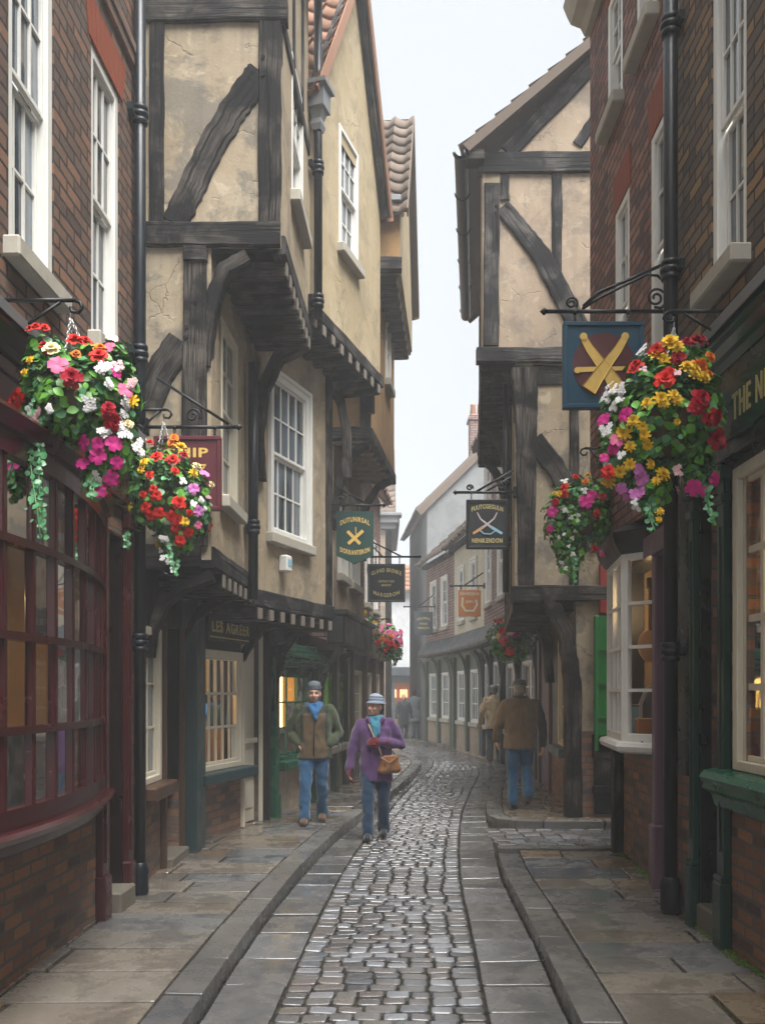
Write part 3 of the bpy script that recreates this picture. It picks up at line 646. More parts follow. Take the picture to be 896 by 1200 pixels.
def joists(root, F, us, d0, d1, z, h=.13, w=.11, mat='timber', endmat='oak_end'):
    """jetty joists running out under the upper floor, pale sawn ends"""
    first = None
    for u in us:
        mb = MB(); mb.box(u-w/2, u+w/2, d0, d1-.012, z-h, z, bev=.008)
        o = part('joist', mb, M[mat], root, F)
        e = MB(); e.box(u-w/2+.008, u+w/2-.008, d1-.012, d1+.004, z-h+.008, z-.008, bev=.004); sub('joist_end', e, M[endmat], o)

def bracket(root, F, pts, w, d0, d1, name='bracket', mat='timber', jit=.005):
    mb = MB(); mb.ribbon(pts, w, d0, d1, jit, seg=4); return part(name, mb, M[mat], root, F)
def beam(root, F, pts, w, d1=.03, d0=-.08, name='timber_beam', mat='timber', jit=.007, pegs=()):
    mb = MB(); mb.ribbon(pts, w, d0, d1, jit, seg=7); o = part(name, mb, M[mat], root, F)
    if pegs:
        p = MB()
        for u, z in pegs: p.tube([(u, d1-.02, z), (u, d1+.012, z)], .017, 8)
        sub('peg', p, M['soffit'], o)
    return o

_gl = {}
def glyph(ch, bold=.0):
    k = (ch, bold)
    if k not in _gl:
        cu = bpy.data.curves.new('lettering', 'FONT'); cu.body = ch; cu.size = 1; cu.extrude = .02; cu.offset = bold; cu.resolution_u = 3
        ob = link('lettering', cu); dg = bpy.context.evaluated_depsgraph_get(); me = bpy.data.meshes.new_from_object(ob.evaluated_get(dg))
        xs = [v.co.x for v in me.vertices] or [0]
        _gl[k] = ([tuple(v.co) for v in me.vertices], [tuple(p.vertices) for p in me.polygons], max(xs) if ch != ' ' else .3)
        bpy.data.objects.remove(ob); bpy.data.meshes.remove(me); bpy.data.curves.remove(cu)
    return _gl[k]
def letters(text, size, width=None, arc=0.0, sx=1.0, bold=.02, gap=.09, thick=1.0):
    """text centred at the origin in the x,z plane, facing +y when read from there is mirrored by the caller; arc = sagitta"""
    mb = MB(); x = 0; items = []
    for ch in text:
        vs, fs, adv = glyph(ch, bold); items.append((vs, fs, x)); x += adv+gap
    tot = (x-gap)*size*sx; k = sx if not width else sx*width/tot; tot = tot if not width else width
    for vs, fs, x0 in items:
        n = len(mb.v); cx = x0*size*k-tot/2
        for p in vs:
            X = cx+p[0]*size*k; Z = p[1]*size
            if arc: Z += arc*(1-(2*X/tot)**2)
            mb.v.append((X, p[2]*thick*size, Z))
        for f in fs: mb.f.append(tuple(i+n for i in f)); mb.uv.append([(0, 0)]*len(f)); mb.mi.append(0); mb.sm.append(False)
    return mb
def place(mb, M4):
    o = MB(); o.add(mb, M4); return o
# ------------------------------------------------------------------ houses on the left
HG = 'houses lining the lane'
def FR(p_near, p_far, side):
    """frame of a street front; side 'L': houses on the left (outward = to the right)"""
    return Frame(p_far, p_near) if side == 'L' else Frame(p_near, p_far)
def FACE(x0, x1, y): return Frame((max(x0, x1), y), (min(x0, x1), y))     # a flank that looks down the lane at the camera

# 1. near brick house with the maroon shopfront
F = FR((-2.25, -3.0), (-1.93, 7.52), 'L'); F1 = F
h = thing('brick_house', 'dark brown brick house with a maroon bow-windowed shopfront below', 'house', (-2.1, 5.5, 0), HG)
uY = lambda F, y: (V((F.p0.x+F.x.x*(y-F.p0.y)/F.x.y, y, 0))-F.p0).length
r1 = F.rect(14, 62, 0, 320); r2 = F.rect(107, 140, 80, 405)
wz0, wz1 = r2[2]-.02, r2[3]
win1 = (r1[0]-.02, r1[1]+.04, wz0, wz1); win2 = (r2[0], r2[1], wz0, wz1)
ub0, ub1 = F.u(113), uY(F, 3.2)         # bow window, far and near end
ud0, ud1 = F.u(143), F.u(127)         # door opening
bz0, bz1 = 1.08, 2.86
opens = [win1, win2, (ub0+.06, ub1-.06, bz0, bz1), (ud0, ud1, .12, 2.85), (uY(F, 3.6), uY(F, 3.0), wz0, wz1)]
part('wall', wall_mb(0, F.L, 0, 3.05, opens), M['brick_riser'], h, F)
part('wall', wall_mb(0, F.L, 3.05, 9.6, opens), M['brick_brown'], h, F)
for w_ in (win1, win2, (uY(F, 3.6), uY(F, 3.0), wz0, wz1)):
    sash_window(h, F, *w_, cols=3, rows=(2, 2), d=-.04, fw=.075)
    a = MB(); n = 9
    for k in range(n):       # rubbed brick soldier arch, each voussoir leaning
        t0, t1 = k/n, (k+1)/n; u0, u1 = w_[0]-.06, w_[1]+.06; s = .07
        p = lambda t, top: (u0+(u1-u0)*t+(t-.5)*(.16 if top else 0), wz1+(.30 if top else .0)+(.0))
        q = [p(t0, 0), p(t1, 0), p(t1, 1), p(t0, 1)]; c = [sum(x[0] for x in q)/4, sum(x[1] for x in q)/4]
        a.poly_prism([((x-c[0])*.94+c[0], (z-c[1])*.98+c[1]) for x, z in q], -.02, .008)
    part('window_arch', a, M['rubbed'], h, F)
sc = MB()
sc.box(0, F.L, -.02, .045, 6.60, 6.68, bev=.01); sc.box(0, F.L, -.02, .03, 6.52, 6.60, bev=.006); part('string_course', sc, M['brick_riser'], h, F)
# shopfront: fascia, cornice, pilasters
fa = MB(); fu0 = uY(F, 7.04)
fa.box(fu0, F.L, -.01, .05, 3.04, 3.44, bev=.01); fa.box(fu0, F.L, .05, .065, 3.08, 3.13, bev=.008); fa.box(fu0, F.L, .05, .065, 3.34, 3.39, bev=.008)
part('fascia', fa, M['maroon'], h, F)
co = MB()
prof = [(0, 3.44), (.07, 3.44), (.08, 3.48), (.10, 3.51), (.13, 3.54), (.14, 3.58), (0, 3.60)]
co.grid([[(u, d, z) for d, z in prof] for u in (fu0-.02, F.L)], closed=True, smooth=False, caps=True); part('cornice', co, M['maroon_dark'], h, F)
ld = MB(); ld.grid([[(u, d, z) for d, z in [(0, 3.66), (.14, 3.605), (.155, 3.60), (.155, 3.56), (.162, 3.56), (.165, 3.615), (0, 3.68)]] for u in [fu0-.03+k*(F.L-fu0)/12 for k in range(13)]], closed=True, smooth=False, caps=True)
part('lead_flashing', ld, M['lead'], h, F)
for y0, y1 in ((112, 127), (143, 155)):
    p = MB(); a, b = sorted((F.u(y0), F.u(y1, .05)))
    p.box(a, b, .0, .05, .12, 3.04, bev=.008); p.box(a-.015, b+.015, .0, .075, .10, .42, bev=.012); p.box(a-.015, b+.015, .0, .07, 2.9, 3.03, bev=.012)
    p.box(a+.05, b-.05, .05, .062, .5, 2.85, bev=.006); part('pilaster', p, M['maroon'], h, F)
do = MB(); do.box(ud0, ud1, -.30, -.26, .26, 2.85); do.box(ud0+.04, ud1-.04, -.26, -.245, .4, 1.2, bev=.01); do.box(ud0+.04, ud1-.04, -.26, -.245, 1.35, 2.25, bev=.01); do.box(ud0, ud1, -.26, -.2, 2.3, 2.36, bev=.01)
dr = part('door', do, M['maroon_dark'], h, F); k = MB(); k.lathe([(0, 0), (.025, .0), (.03, .02), (.02, .04), (0, .045)], (0, 0, 0)); hd = MB(); hd.add(k, Matrix.Translation((ud1-.07, -.245, 1.25)) @ Matrix.Rotation(-PI/2, 4, 'X')); sub('handle', hd, M['gold'], dr)
dl = MB(); dl.box(ud0, ud0+.02, -.26, .004, .12, 2.85); dl.box(ud1-.02, ud1, -.26, .004, .12, 2.85); dl.box(ud0+.02, ud1-.02, -.26, .004, 2.83, 2.85); part('door_frame', dl, M['maroon_dark'], h, F)
st = MB(); st.box(ud0-.02, ud1+.02, -.3, .10, .08, .26, bev=.015); part('step', st, M['step'], h, F)
# bow window
BU = (ub0+ub1)/2; BH = (ub1-ub0)/2
def bow(t, extra=0.0): return (BU+BH*t, .03+.24*(1-t*t)+extra)         # t -1..1 -> u,d
nb = 11; b = MB(); zs = [bz0+.0, bz0+(bz1-bz0)*.235, bz0+(bz1-bz0)*.49, bz0+(bz1-bz0)*.745, bz1]
for k in range(nb+1):
    t = -1+2*k/nb; u, d = bow(t); u2, d2 = bow(t+.001); a = math.atan2(d2-d, u2-u); ww = .05 if k in (0, nb) else .021
    b.box(-ww, ww, -.022, .022, bz0, bz1, M=Matrix.Translation((u, d, 0)) @ Matrix.Rotation(a, 4, 'Z'), bev=.006)
for i, z in enumerate(zs):
    hh = (.05, .02, .02, .02, .06)[i]
    b.grid([[(*bow(-1+2*k/26, e), zz) for e, zz in ((-.032, z-hh), (.034, z-hh), (.034, z+hh), (-.032, z+hh))] for k in range(27)], closed=True, smooth=False, caps=True)
bw = part('bow_window', b, M['maroon'], h, F)
P = MB()
for k in range(nb):
    for i in range(4):
        t0, t1 = -1+2*k/nb, -1+2*(k+1)/nb; j = random.uniform(-.006, .006)
        P.quad([(*bow(t0, j), zs[i]), (*bow(t1, -j), zs[i]), (*bow(t1, -j), zs[i+1]), (*bow(t0, j), zs[i+1])])
sub('pane', P, M['glass'], bw)
s = MB()
s.grid([[(*bow(-1+2*k/26, e), zz) for e, zz in ((-.3, bz0-.05), (.08, bz0-.05), (.10, bz0-.07), (.08, bz0-.10), (.04, bz0-.115), (.03, bz0-.16), (-.3, bz0-.16))] for k in range(27)], closed=True, smooth=False, caps=True)
s2 = MB(); s2.grid([[(*bow(-1+2*k/26, e), zz) for e, zz in ((-.3, bz1+.05), (.06, bz1+.05), (.09, bz1+.12), (.02, bz1+.18), (-.3, bz1+.2))] for k in range(27)], closed=True, smooth=False, caps=True)
sub('sill', s, M['maroon'], bw); sub('head_moulding', s2, M['maroon'], bw)
room_box(h, F, ub0-.1, ub1+.3, bz0-.05, bz1+.1, 1.3)
sh = MB(); sh.box(ub0, ub1, -.2, .02, bz0-.06, bz0-.01); sh.box(ub0, ub1, -1.2, -.95, 1.55, 1.58); sh.box(ub0, ub1, -1.2, -.95, 2.05, 2.08)
for k in range(5): sh.box(ub0+k*.7, ub0+k*.7+.03, -1.2, -.95, bz0, 2.5)
part('shop_shelf', sh, M['floor'], h, F)
# things shown in the bow window
def at(F, u, d, z): return F.at(u, d, z)
SHOPG = 'goods in the bow window'
for i, (y, z0, rad, m, lab, dd) in enumerate(((4.98, 1.07, .19, 'white', 'large white oval plate standing at the left of the bow window', -.05), (5.32, 1.07, .17, 'cream', 'cream plate with a dark centre standing between the white plates', .02), (5.72, 1.07, .15, 'white', 'small white plate standing furthest right in the bow window', 0.0))):
    u = uY(F, y-.3); L = at(F, u, dd-.03, z0)
    t = thing('plate', lab, 'plate', L, SHOPG); q = MB()
    q.lathe([(0, .012), (rad*.55, .012), (rad*.62, .03), (rad, .045), (rad, .03), (rad*.6, 0), (0, 0)], n=24, sx=1.0, sy=1.25)
    RM = F.M.to_3x3().to_4x4() @ Matrix.Translation((0, 0, rad*1.22)) @ Matrix.Rotation(-1.25, 4, 'X')
    qq = MB(); qq.add(q, RM); part('dish', qq, M[m], t)
    q2 = MB(); q2.lathe([(0, .018), (rad*.5, .018), (rad*.5, .013)], n=20, sx=1, sy=1.25); qq = MB(); qq.add(q2, RM); part('painted_centre', qq, M['teal' if i else 'brown'], t)
    e = MB(); e.box(-.05, .05, -.03, .03, 0, .02); part('stand', e, M['floor'], t)
for i, (y, z, lab, m, sc_) in enumerate(((4.75, 1.58-.5, 'squat brown stoneware jar beside the white plate', 'brown', 1.2), (5.05, 1.58, 'ochre jar on the middle shelf of the maroon shop', 'gold_dim', 1), (5.6, 1.58, 'red glazed jar on the middle shelf of the maroon shop', 'red', .9), (5.35, 2.08, 'pale jug on the top shelf of the maroon shop', 'cream', 1), (6.0, 2.08, 'teal bottle on the top shelf of the maroon shop', 'teal', .8), (6.2, 1.58, 'white bowl-like jar furthest in on the middle shelf', 'white', .9))):
    u = uY(F, y-.3); L = at(F, u, -1.07 if i else -.12, z); t = thing('jar', lab, 'jar', L, SHOPG)
    q = MB(); q.lathe([(0, 0), (.07*sc_, 0), (.10*sc_, .06), (.11*sc_, .15), (.075*sc_, .23), (.05*sc_, .25)], n=14); part('jar_body', q, M[m], t)
    q = MB(); q.lathe([(.06*sc_, .25), (.062*sc_, .275), (.02, .29), (.018, .31), (0, .315)], n=14); part('lid', q, M['floor'], t)
for lab, yy, dd, zz in (('warm pendant lamp hanging nearest in the maroon shop', 4.95, -.75, 2.35), ('warm pendant lamp further back in the maroon shop', 5.75, -.95, 2.3)):
    lp = thing('pendant_lamp', lab, 'lamp', at(F, uY(F, yy-.3), dd, zz), 'lamps in the maroon shop'); q = MB(); q.lathe([(0, -.07), (.06, -.05), (.075, 0), (.05, .05), (.02, .07)], n=14); part('bulb', q, M['lamp'], lp)
    q = MB(); q.tube([(0, 0, .07), (0, 0, .6)], .008, 6); part('flex', q, M['iron'], lp); q = MB(); q.lathe([(.02, .09), (.06, .07), (.13, -.0), (.135, -.01)], n=16); part('lamp_shade', q, M['brown'], lp)
pipe(h, F, uY(F, 7.27), .062, .12, 9.4, .045, bands=(2.02, 4.25, 6.1))

# 2. jettied timber house
h = thing('timber_house', 'black timbered house with three jettied storeys and a great curved brace on its flank', 'house', (-1.6, 8.6, 0), HG)
YF = 7.9
FT = FACE(-.85, -2.1, YF); FM = FACE(-1.44, -2.1, YF)
ST_ = FR((-.85, YF+.004), (-.775, 9.83), 'L'); SM = FR((-1.44, YF+.004), (-1.37, 9.72), 'L'); SG = FR((-1.97, 7.55), (-1.97, 9.62), 'L')
zT, zM = 5.42, 2.80
part('wall', wall_mb(0, FT.L, zT, 9.3), M['plaster_dirty'], h, FT)
part('wall', wall_mb(0, FM.L, zM, zT), M['plaster_dirty'], h, FM)
wr = ST_.rect(341.5, 354.5, 92, 250); part('wall', wall_mb(0, ST_.L, zT, 9.3, [wr]), M['plaster'], h, ST_)
wm = SM.rect(259, 278, 388, 590); part('wall', wall_mb(0, SM.L, zM, zT, [wm]), M['plaster'], h, SM)
pz = lambda F, px, py: F.hit(px, py)
beam(h, FT, [pz(FT, 172, 276), pz(FT, 329, 276)], .205, .05, pegs=[])
beam(h, FT, [pz(FT, 172, 14), pz(FT, 337, 12)], .20, .045)
beam(h, FT, [pz(FT, 316, 262), pz(FT, 317, 27)], [.19, .19], .035, pegs=[pz(FT, 309, 70), pz(FT, 309, 91)])
beam(h, FT, [pz(FT, 184, 262), pz(FT, 184, 27)], .13, .03)
beam(h, FT, [pz(FT, 206, 262), pz(FT, 224, 222), pz(FT, 246, 176), pz(FT, 272, 132), pz(FT, 296, 98), pz(FT, 306, 86)], [.23, .215, .20, .20, .22, .25], .022, name='brace', jit=.009)
beam(h, FT, [pz(FT, 316, 0), pz(FT, 317, -90)], .19, .035); beam(h, FT, [pz(FT, 250, 0), pz(FT, 250, -90)], .16, .03)
beam(h, FM, [pz(FM, 228, 640), pz(FM, 229, 308)], [.22, .19], .05, pegs=[pz(FM, 220, 386), pz(FM, 219, 398)])
q = MB(); a = pz(FM, 230, 301); q.box(a[0]-.10, a[0]+.10, 0, .075, a[1]-.065, a[1]+.065, bev=.012); part('beam_end', q, M['timber'], h, FM)
beam(h, FM, [pz(FM, 172, 478), pz(FM, 186, 440), pz(FM, 213, 400)], .26, .025, name='brace')
beam(h, FM, [pz(FM, 172, 652), pz(FM, 236, 652)], .21, .055)
bracket(h, FM, [pz(FM, 240, 430), pz(FM, 243, 385), pz(FM, 250, 345), pz(FM, 263, 315), pz(FM, 290, 300)], [.10, .12, .16, .17, .12], -.12, .03)
bracket(h, FACE(-1.3, -2.0, 9.74), [(-.02, 3.9), (.0, 4.4), (-.06, 4.85), (-.22, 5.18), (-.50, 5.32)], [.12, .13, .16, .17, .12], -.14, .03)
sash_window(h, ST_, *wr, cols=3, rows=(2, 2), d=-.02, fw=.05); sash_window(h, SM, *wm, cols=2, rows=(2, 2), d=-.02, fw=.06, mat='cream')
b1 = ST_.hit(345, 60)[1]
beam(h, ST_, [(0, 7.36), (ST_.L, 7.36)], .13, .02, mat='timber_pale'); beam(h, ST_, [(.55, 7.45), (.55, 9.3)], .1, .02, mat='timber_pale'); beam(h, ST_, [(1.2, 7.45), (1.2, 9.3)], .1, .02, mat='timber_pale')
beam(h, ST_, [(-.0, zT+.03), (ST_.L, zT+.03)], .16, .035, mat='timber_pale'); beam(h, SM, [(0, zM+.02), (SM.L, zM+.02)], .17, .035, mat='timber_pale')
joists(h, ST_, [.12+k*.235 for k in range(8)], -.55, .028, zT-.055)
joists(h, SM, [.12+k*.26 for k in range(6)], -.55, .028, zM-.07)
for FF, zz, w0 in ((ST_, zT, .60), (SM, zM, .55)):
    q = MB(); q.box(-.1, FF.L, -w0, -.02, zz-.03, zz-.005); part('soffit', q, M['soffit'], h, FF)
for px_, py_ in ((0, 0),):
    G = FACE(-1.44, -2.1, YF+.02)
    bracket(h, G, [(.53, 1.98), (.51, 2.2), (.43, 2.42), (.25, 2.58), (.0, 2.67)], [.06, .07, .10, .12, .1], -.14, .02)
    G = FACE(-1.42, -2.1, 9.2); bracket(h, G, [(.56, 1.95), (.53, 2.2), (.42, 2.42), (.24, 2.58), (.0, 2.66)], [.06, .07, .10, .12, .1], -.14, .02)
ro = MB(); e0 = ST_.at(0, .2, 9.3); roof_tiles(ro, ST_.at(-.1, .22, 9.15), ST_.x, -ST_.y+V((0, 0, 1.1)), ST_.L+.3, 2.6); part('roof', ro, M['tile'], h, WI)
gu = MB(); gu.box(-.1, ST_.L+.1, .12, .26, 9.0, 9.1, bev=.02); part('gutter', gu, M['iron'], h, ST_)
# ground floor of the timber house
w1 = SG.rect(163, 186, 735, 918); dz = (SG.u(209.5), SG.u(189.5))
dz = (min(dz), max(dz), .12, 2.3); w1 = (w1[0], w1[1], w1[2], w1[3])
part('wall', wall_mb(0, SG.L, .0, .82, [dz, w1]), M['brick_riser'], h, SG); part('wall', wall_mb(0, SG.L, .82, zM-.03, [dz, w1]), M['black'], h, SG)
sash_window(h, SG, *w1, cols=2, rows=3, d=.0, fw=.07, mat='cream', pane='pane', sill='brown', sproj=.16)
q = MB(); q.box(dz[0], dz[1], -.2, -.16, .14, 2.3); q.box(dz[0]+.06, dz[1]-.06, -.16, -.145, .3, 1.1, bev=.01); q.box(dz[0]+.06, dz[1]-.06, -.16, -.145, 1.25, 2.1, bev=.01); part('door', q, M['black'], h, SG)
q = MB(); q.box(dz[0], dz[1], -.2, .1, .09, .2, bev=.012); part('step', q, M['step'], h, SG)
q = MB(); a = SG.u(189); q.box(a-.03, a+.03, 0, .05, .12, 2.3, bev=.006); a = SG.u(210.5); q.box(a-.03, a+.03, 0, .05, .12, 2.3, bev=.006); part('door_frame', q, M['brown'], h, SG)
q = MB(); a, b = SG.u(223), SG.u(212); q.box(a, b, 0, .16, .1, 2.6, bev=.012); part('post', q, M['teal'], h, SG)
pp = MB(); 
pipe(h, SM, .0+SM.L-1.55, .08, 2.62, 5.0, .05, bands=(3.3,), shoe=False, offs=None)

# 3. ochre gabled house
h = thing('gabled_house', 'tan rendered house with a steep tiled gable and a tall white sash window below', 'house', (-.8, 11.2, 0), HG)
F = FR((-.78, 9.84), (-.03, 12.32), 'L'); GT = F
zT3, zM3, ev, ap = 5.76, 2.66, 8.03, 10.4
w3 = F.rect(396.5, 418.5, 163, 300)
part('wall', wall_mb(0, F.L, zT3, ev, [w3], gable=[(F.L*.42, ap)]), M['plaster_ochre'], h, F)
sash_window(h, F, *w3, cols=3, rows=(2, 2), d=-.01, fw=.055, sw=.05)
ro = MB()
ap_w = lambda u, z, d=0.12: F.at(u, d, z)
hu = F.L*.42
for (ue, sgn) in ((F.L, 1), (0, -1)):
    e = F.at(ue+.06*sgn, 0, ev-.1); r = F.at(hu, 0, ap+.03); sl = (r-e); L = sl.length
    o = e+F.y*.13; 
    roof_tiles(ro, o-F.y*3.6, F.y, sl, 3.6, L, .24, .27)
rf = part('roof', ro, M['tile'], h, WI)
bg = MB()
for ue in (F.L+.03, -.03):
    bg.ribbon([(ue, ev-.1), (hu, ap-.02)], .13, .02, .10, .004, seg=6)
part('bargeboard', bg, M['timber_pale'], h, F)
beam(h, F, [(-.02, zT3-.0), (F.L, zT3-.0)], .15, .04, mat='timber_pale')
joists(h, F, [.15+k*.29 for k in range(9)], -.7, .034, zT3-.075)
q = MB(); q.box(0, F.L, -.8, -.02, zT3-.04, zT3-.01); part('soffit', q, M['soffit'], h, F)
G = FR((-1.33, 9.7), (-.64, 11.66), 'L'); 
w4 = G.rect(315, 360, 449, 632); part('wall', wall_mb(0, G.L, zM3, zT3, [w4]), M['plaster'], h, G)
sash_window(h, G, *w4, cols=4, rows=(2, 2), d=0.0, fw=.075, surround=.04)
beam(h, G, [(0, zM3), (G.L+.05, zM3)], .18, .05, mat='timber_pale'); joists(h, G, [.12+k*.27 for k in range(8)], -.6, .044, zM3-.09)
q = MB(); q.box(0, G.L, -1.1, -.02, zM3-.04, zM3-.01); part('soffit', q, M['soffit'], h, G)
beam(h, G, [(.09, zM3+.1), (.09, zT3-.1)], .16, .03)
SG3 = FR((-1.965, 9.64), (-1.03, 13.25), 'L'); F = SG3
w5 = F.rect(222, 280.5, 762, 902); d5 = F.rect(284, 303, 745, 960); w6 = F.rect(321, 364, 786, 888); g6 = F.rect(312, 375, 786, 900)
d5 = (d5[0], d5[1], .12, d5[3]); a6 = F.u(312.5)
part('wall', wall_mb(a6, F.L, 0, .72, [d5, w5]), M['brick_riser'], h, F); part('wall', wall_mb(a6, F.L, .72, zM3-.03, [d5, w5]), M['black'], h, F)
part('wall', wall_mb(0, a6, 0, .7), M['plaster_pink'], h, F); part('wall', wall_mb(0, a6, .7, zM3-.03, [w6]), M['green_door'], h, F)
sash_window(h, F, *w5, cols=6, rows=3, d=.02, fw=.075, bar=.028, mat='cream', pane='glass', sill='teal', sproj=.22, sw=.06)
room_box(h, F, w5[0]-.3, w5[1]+.2, .7, 2.4, 1.4)
q = MB(); q.box(d5[0], d5[1], -.1, -.06, .14, d5[3]); q.box(d5[0]+.06, d5[1]-.06, -.06, -.045, .3, 1.0, bev=.01); q.box(d5[0]+.06, d5[1]-.06, -.06, -.045, 1.2, 2.1, bev=.01); q.box(d5[0]+.02, d5[1]-.02, -.06, .0, 1.08, 1.14, bev=.01); dr = part('door', q, M['cream'], h, F)
q = MB(); q.box(d5[0]-.05, d5[0], -.08, .04, .12, d5[3]+.05, bev=.006); q.box(d5[1], d5[1]+.05, -.08, .04, .12, d5[3]+.05, bev=.006); part('door_frame', q, M['cream'], h, F)
q = MB(); b0 = F.u(303.5); q.box(b0-.14, b0-.06, 0, .1, .1, 2.5, bev=.01); part('post', q, M['black'], h, F)
for pxp in (317, 367):
    q = MB(); a = F.u(pxp); q.box(a-.055, a+.055, 0, .1, .1, 2.3, bev=.01); q.box(a-.07, a+.07, 0, .12, .1, .4, bev=.01); part('pilaster', q, M['green_hi'], h, F)
q = MB(); a, b = F.u(374), F.u(316)
for k, (zz, dd) in enumerate(((2.02, .10), (2.08, .16), (2.14, .19), (2.20, .16), (2.26, .1))): q.box(a, b, 0, dd, zz, zz+.06, bev=.012)
part('shop_cornice', q, M['green_hi'], h, F)
sash_window(h, F, *w6, cols=3, rows=3, d=0, fw=.06, bar=.022, mat='green_hi', pane='glass', sill='green_hi', sproj=.18, sw=.05)
room_box(h, F, w6[0]-.1, w6[1]+.2, .75, 2.1, .7)
q = MB()
for k in range(9):
    u = w6[0]+(w6[1]-w6[0])*(k+.5)/9; q.box(u-.038, u+.038, -.42, -.41, .85, 1.95)
part('glowing_panel', q, M['panel_glow'], h, F)  # slats glow themselves in place of a lit interior
for G_, us in ((FACE(-1.05, -1.7, 11.75), 0), (FACE(-1.37, -2.0, 10.88), .3)):
    bracket(h, G_, [(.30, 1.45+us), (.28, 1.85+us*.6), (.2, 2.2), (.04, 2.42), (-.16, 2.5)], [.06, .07, .1, .12, .1], -.12, .02)
q = MB(); s0 = F.rect(234, 286, 727, 759); q.box(s0[0], s0[1], .06, .10, 2.24, 2.56, bev=.01); fb = part('fascia_board', q, M['sign_black'], h, F)
MX = Matrix.Scale(-1, 4, (1, 0, 0))
tw = (s0[1]-s0[0])*.86
for wd, fr, off in (('LES', .28, .36), ('AGREER', .64, -.18)): q = MB(); q.add(letters(wd, .17, width=tw*fr, bold=.03), Matrix.Translation(((s0[0]+s0[1])/2+off*tw, .101, 2.335)) @ MX); sub('lettering', q, M['gold_dim'], fb)
q = MB(); zA, zB = 2.27, 2.53
for a, b, c, d in ((s0[0]+.03, s0[1]-.03, zA, zA+.012), (s0[0]+.03, s0[1]-.03, zB-.012, zB)): q.box(a, b, .1, .106, c, d)
sub('gilt_border', q, M['gold_dim'], fb)
for k, px_ in enumerate((236, 257)):
    lp = thing('pendant_lamp', ('warm lamp hanging behind the left panes of the cream shop window', 'warm lamp hanging behind the middle panes of the cream shop window')[k], 'lamp', F.at(F.u(px_), -.6, 1.95), 'lamps in the cream shop window')
    q = MB(); q.lathe([(0, -.09), (.04, -.07), (.05, 0), (.035, .06), (.015, .08)], n=12); part('bulb', q, M['lamp'], lp); q = MB(); q.tube([(0, 0, .08), (0, 0, .42)], .006, 6); part('flex', q, M['iron'], lp)
# hopper pipe between houses 2 and 3
pipe(h, GT, GT.L-.06, .09, 5.62, 9.3, .045, bands=(7.15, 5.75), shoe=False, hopper=7.72+.28, mat='iron')

# 4. narrow ochre gabled house stepping further out
h = thing('gabled_house', 'narrow orange limewashed house jutting beyond the tan gable, pantiled gable on top', 'house', (0, 14, 0), HG)
Y4 = 12.6
T4 = FR((.23, Y4), (.50, 15.9), 'L'); M4 = FR((-.16, Y4), (.19, 15.3), 'L'); U4 = FR((-.66, Y4+.2), (-.31, 15.6), 'L')
K4 = FACE(.23, -1.6, Y4); K4m = FACE(-.16, -1.8, Y4)
zt, zm, zl = 7.45, 5.16, 2.72
ev4, ap4 = 8.2, 10.35
part('wall', wall_mb(0, K4.L, zt, ev4), M['plaster_orange'], h, K4); part('wall', wall_mb(0, T4.L, zt, ev4, gable=[(T4.L*.5, ap4)]), M['plaster_ochre'], h, T4)
part('wall', wall_mb(0, K4m.L, zm, zt), M['plaster_orange'], h, K4m)
w7 = M4.rect(451, 456, 375, 450); part('wall', wall_mb(0, M4.L, zm, zt, [w7]), M['plaster_orange'], h, M4); sash_window(h, M4, *w7, cols=2, rows=(2, 2), d=0, fw=.05)
ro = MB()
for ue, sgn in ((T4.L, 1), (0, -1)):
    e = T4.at(ue+.1*sgn, 0, ev4-.12); r = T4.at(T4.L*.5, 0, ap4+.03); sl = r-e
    roof_tiles(ro, e+T4.y*.10-T4.y*3.2, T4.y, sl, 3.2, sl.length, .26, .3)
part('roof', ro, M['tile_grey'], h, WI)
bg = MB()
bg.ribbon([(T4.L+.04, ev4-.12), (T4.L*.5, ap4-.02)], .06, .02, .06, .003, seg=5)
part('bargeboard', bg, M['cream'], h, T4)
q = MB(); q.box(-.02, .55, -.0, .05, zt+.82, zt+.90, bev=.01); part('lead_flashing', q, M['lead'], h, K4)
beam(h, K4, [(-.03, zt-.02), (1.2, zt-.02)], .18, .05, mat='timber_pale')
beam(h, K4m, [(.0, zm), (1.6, zm)], .17, .05, mat='timber_pale'); beam(h, K4m, [(.07, zm+.08), (.07, zt-.1)], .15, .04); beam(h, K4m, [(.78, zm+.08), (.78, zt-.1)], .14, .04)
beam(h, M4, [(0, zm), (M4.L, zm)], .16, .03)
for FF, zz, w0 in ((T4, zt, .5), (M4, zm, .75)):
    q = MB(); q.box(-.0, FF.L, -w0, -.02, zz-.05, zz-.02); part('soffit', q, M['plaster_pink'], h, FF)
joists(h, M4, [.2+k*.3 for k in range(9)], -.6, -.06, zm-.05, h=.05, mat='plaster_pink', endmat='plaster_pink'); joists(h, T4, [.2+k*.4 for k in range(8)], -.4, -.05, zt-.05)
for yy, a in ((12.7, .5), (14.9, .75)):
    G_ = FACE(-.2 if yy < 14 else .1, -1.2, yy); bracket(h, G_, [(.45, 3.9), (.42, 4.3), (.34, 4.7), (.18, 4.95), (-.0, 5.05)], [.1, .12, .15, .15, .1], -.14, .02)
w8 = U4.rect(395.5, 404, 600, 682); w9 = U4.rect(409, 418, 600, 690); w8 = (w8[0], w8[1], 3.35, 4.6); w9 = (w9[0], w9[1], 3.35, 4.6)
part('wall', wall_mb(0, U4.L, zl, zm, [w8, w9]), M['plaster_pink'], h, U4)
for w_ in (w8, w9): sash_window(h, U4, *w_, cols=2, rows=(2, 2), d=0, fw=.06, surround=.03)
K5 = FACE(-.66, -1.9, Y4+.2); part('wall', wall_mb(0, K5.L, zl, zm), M['plaster_pink'], h, K5)
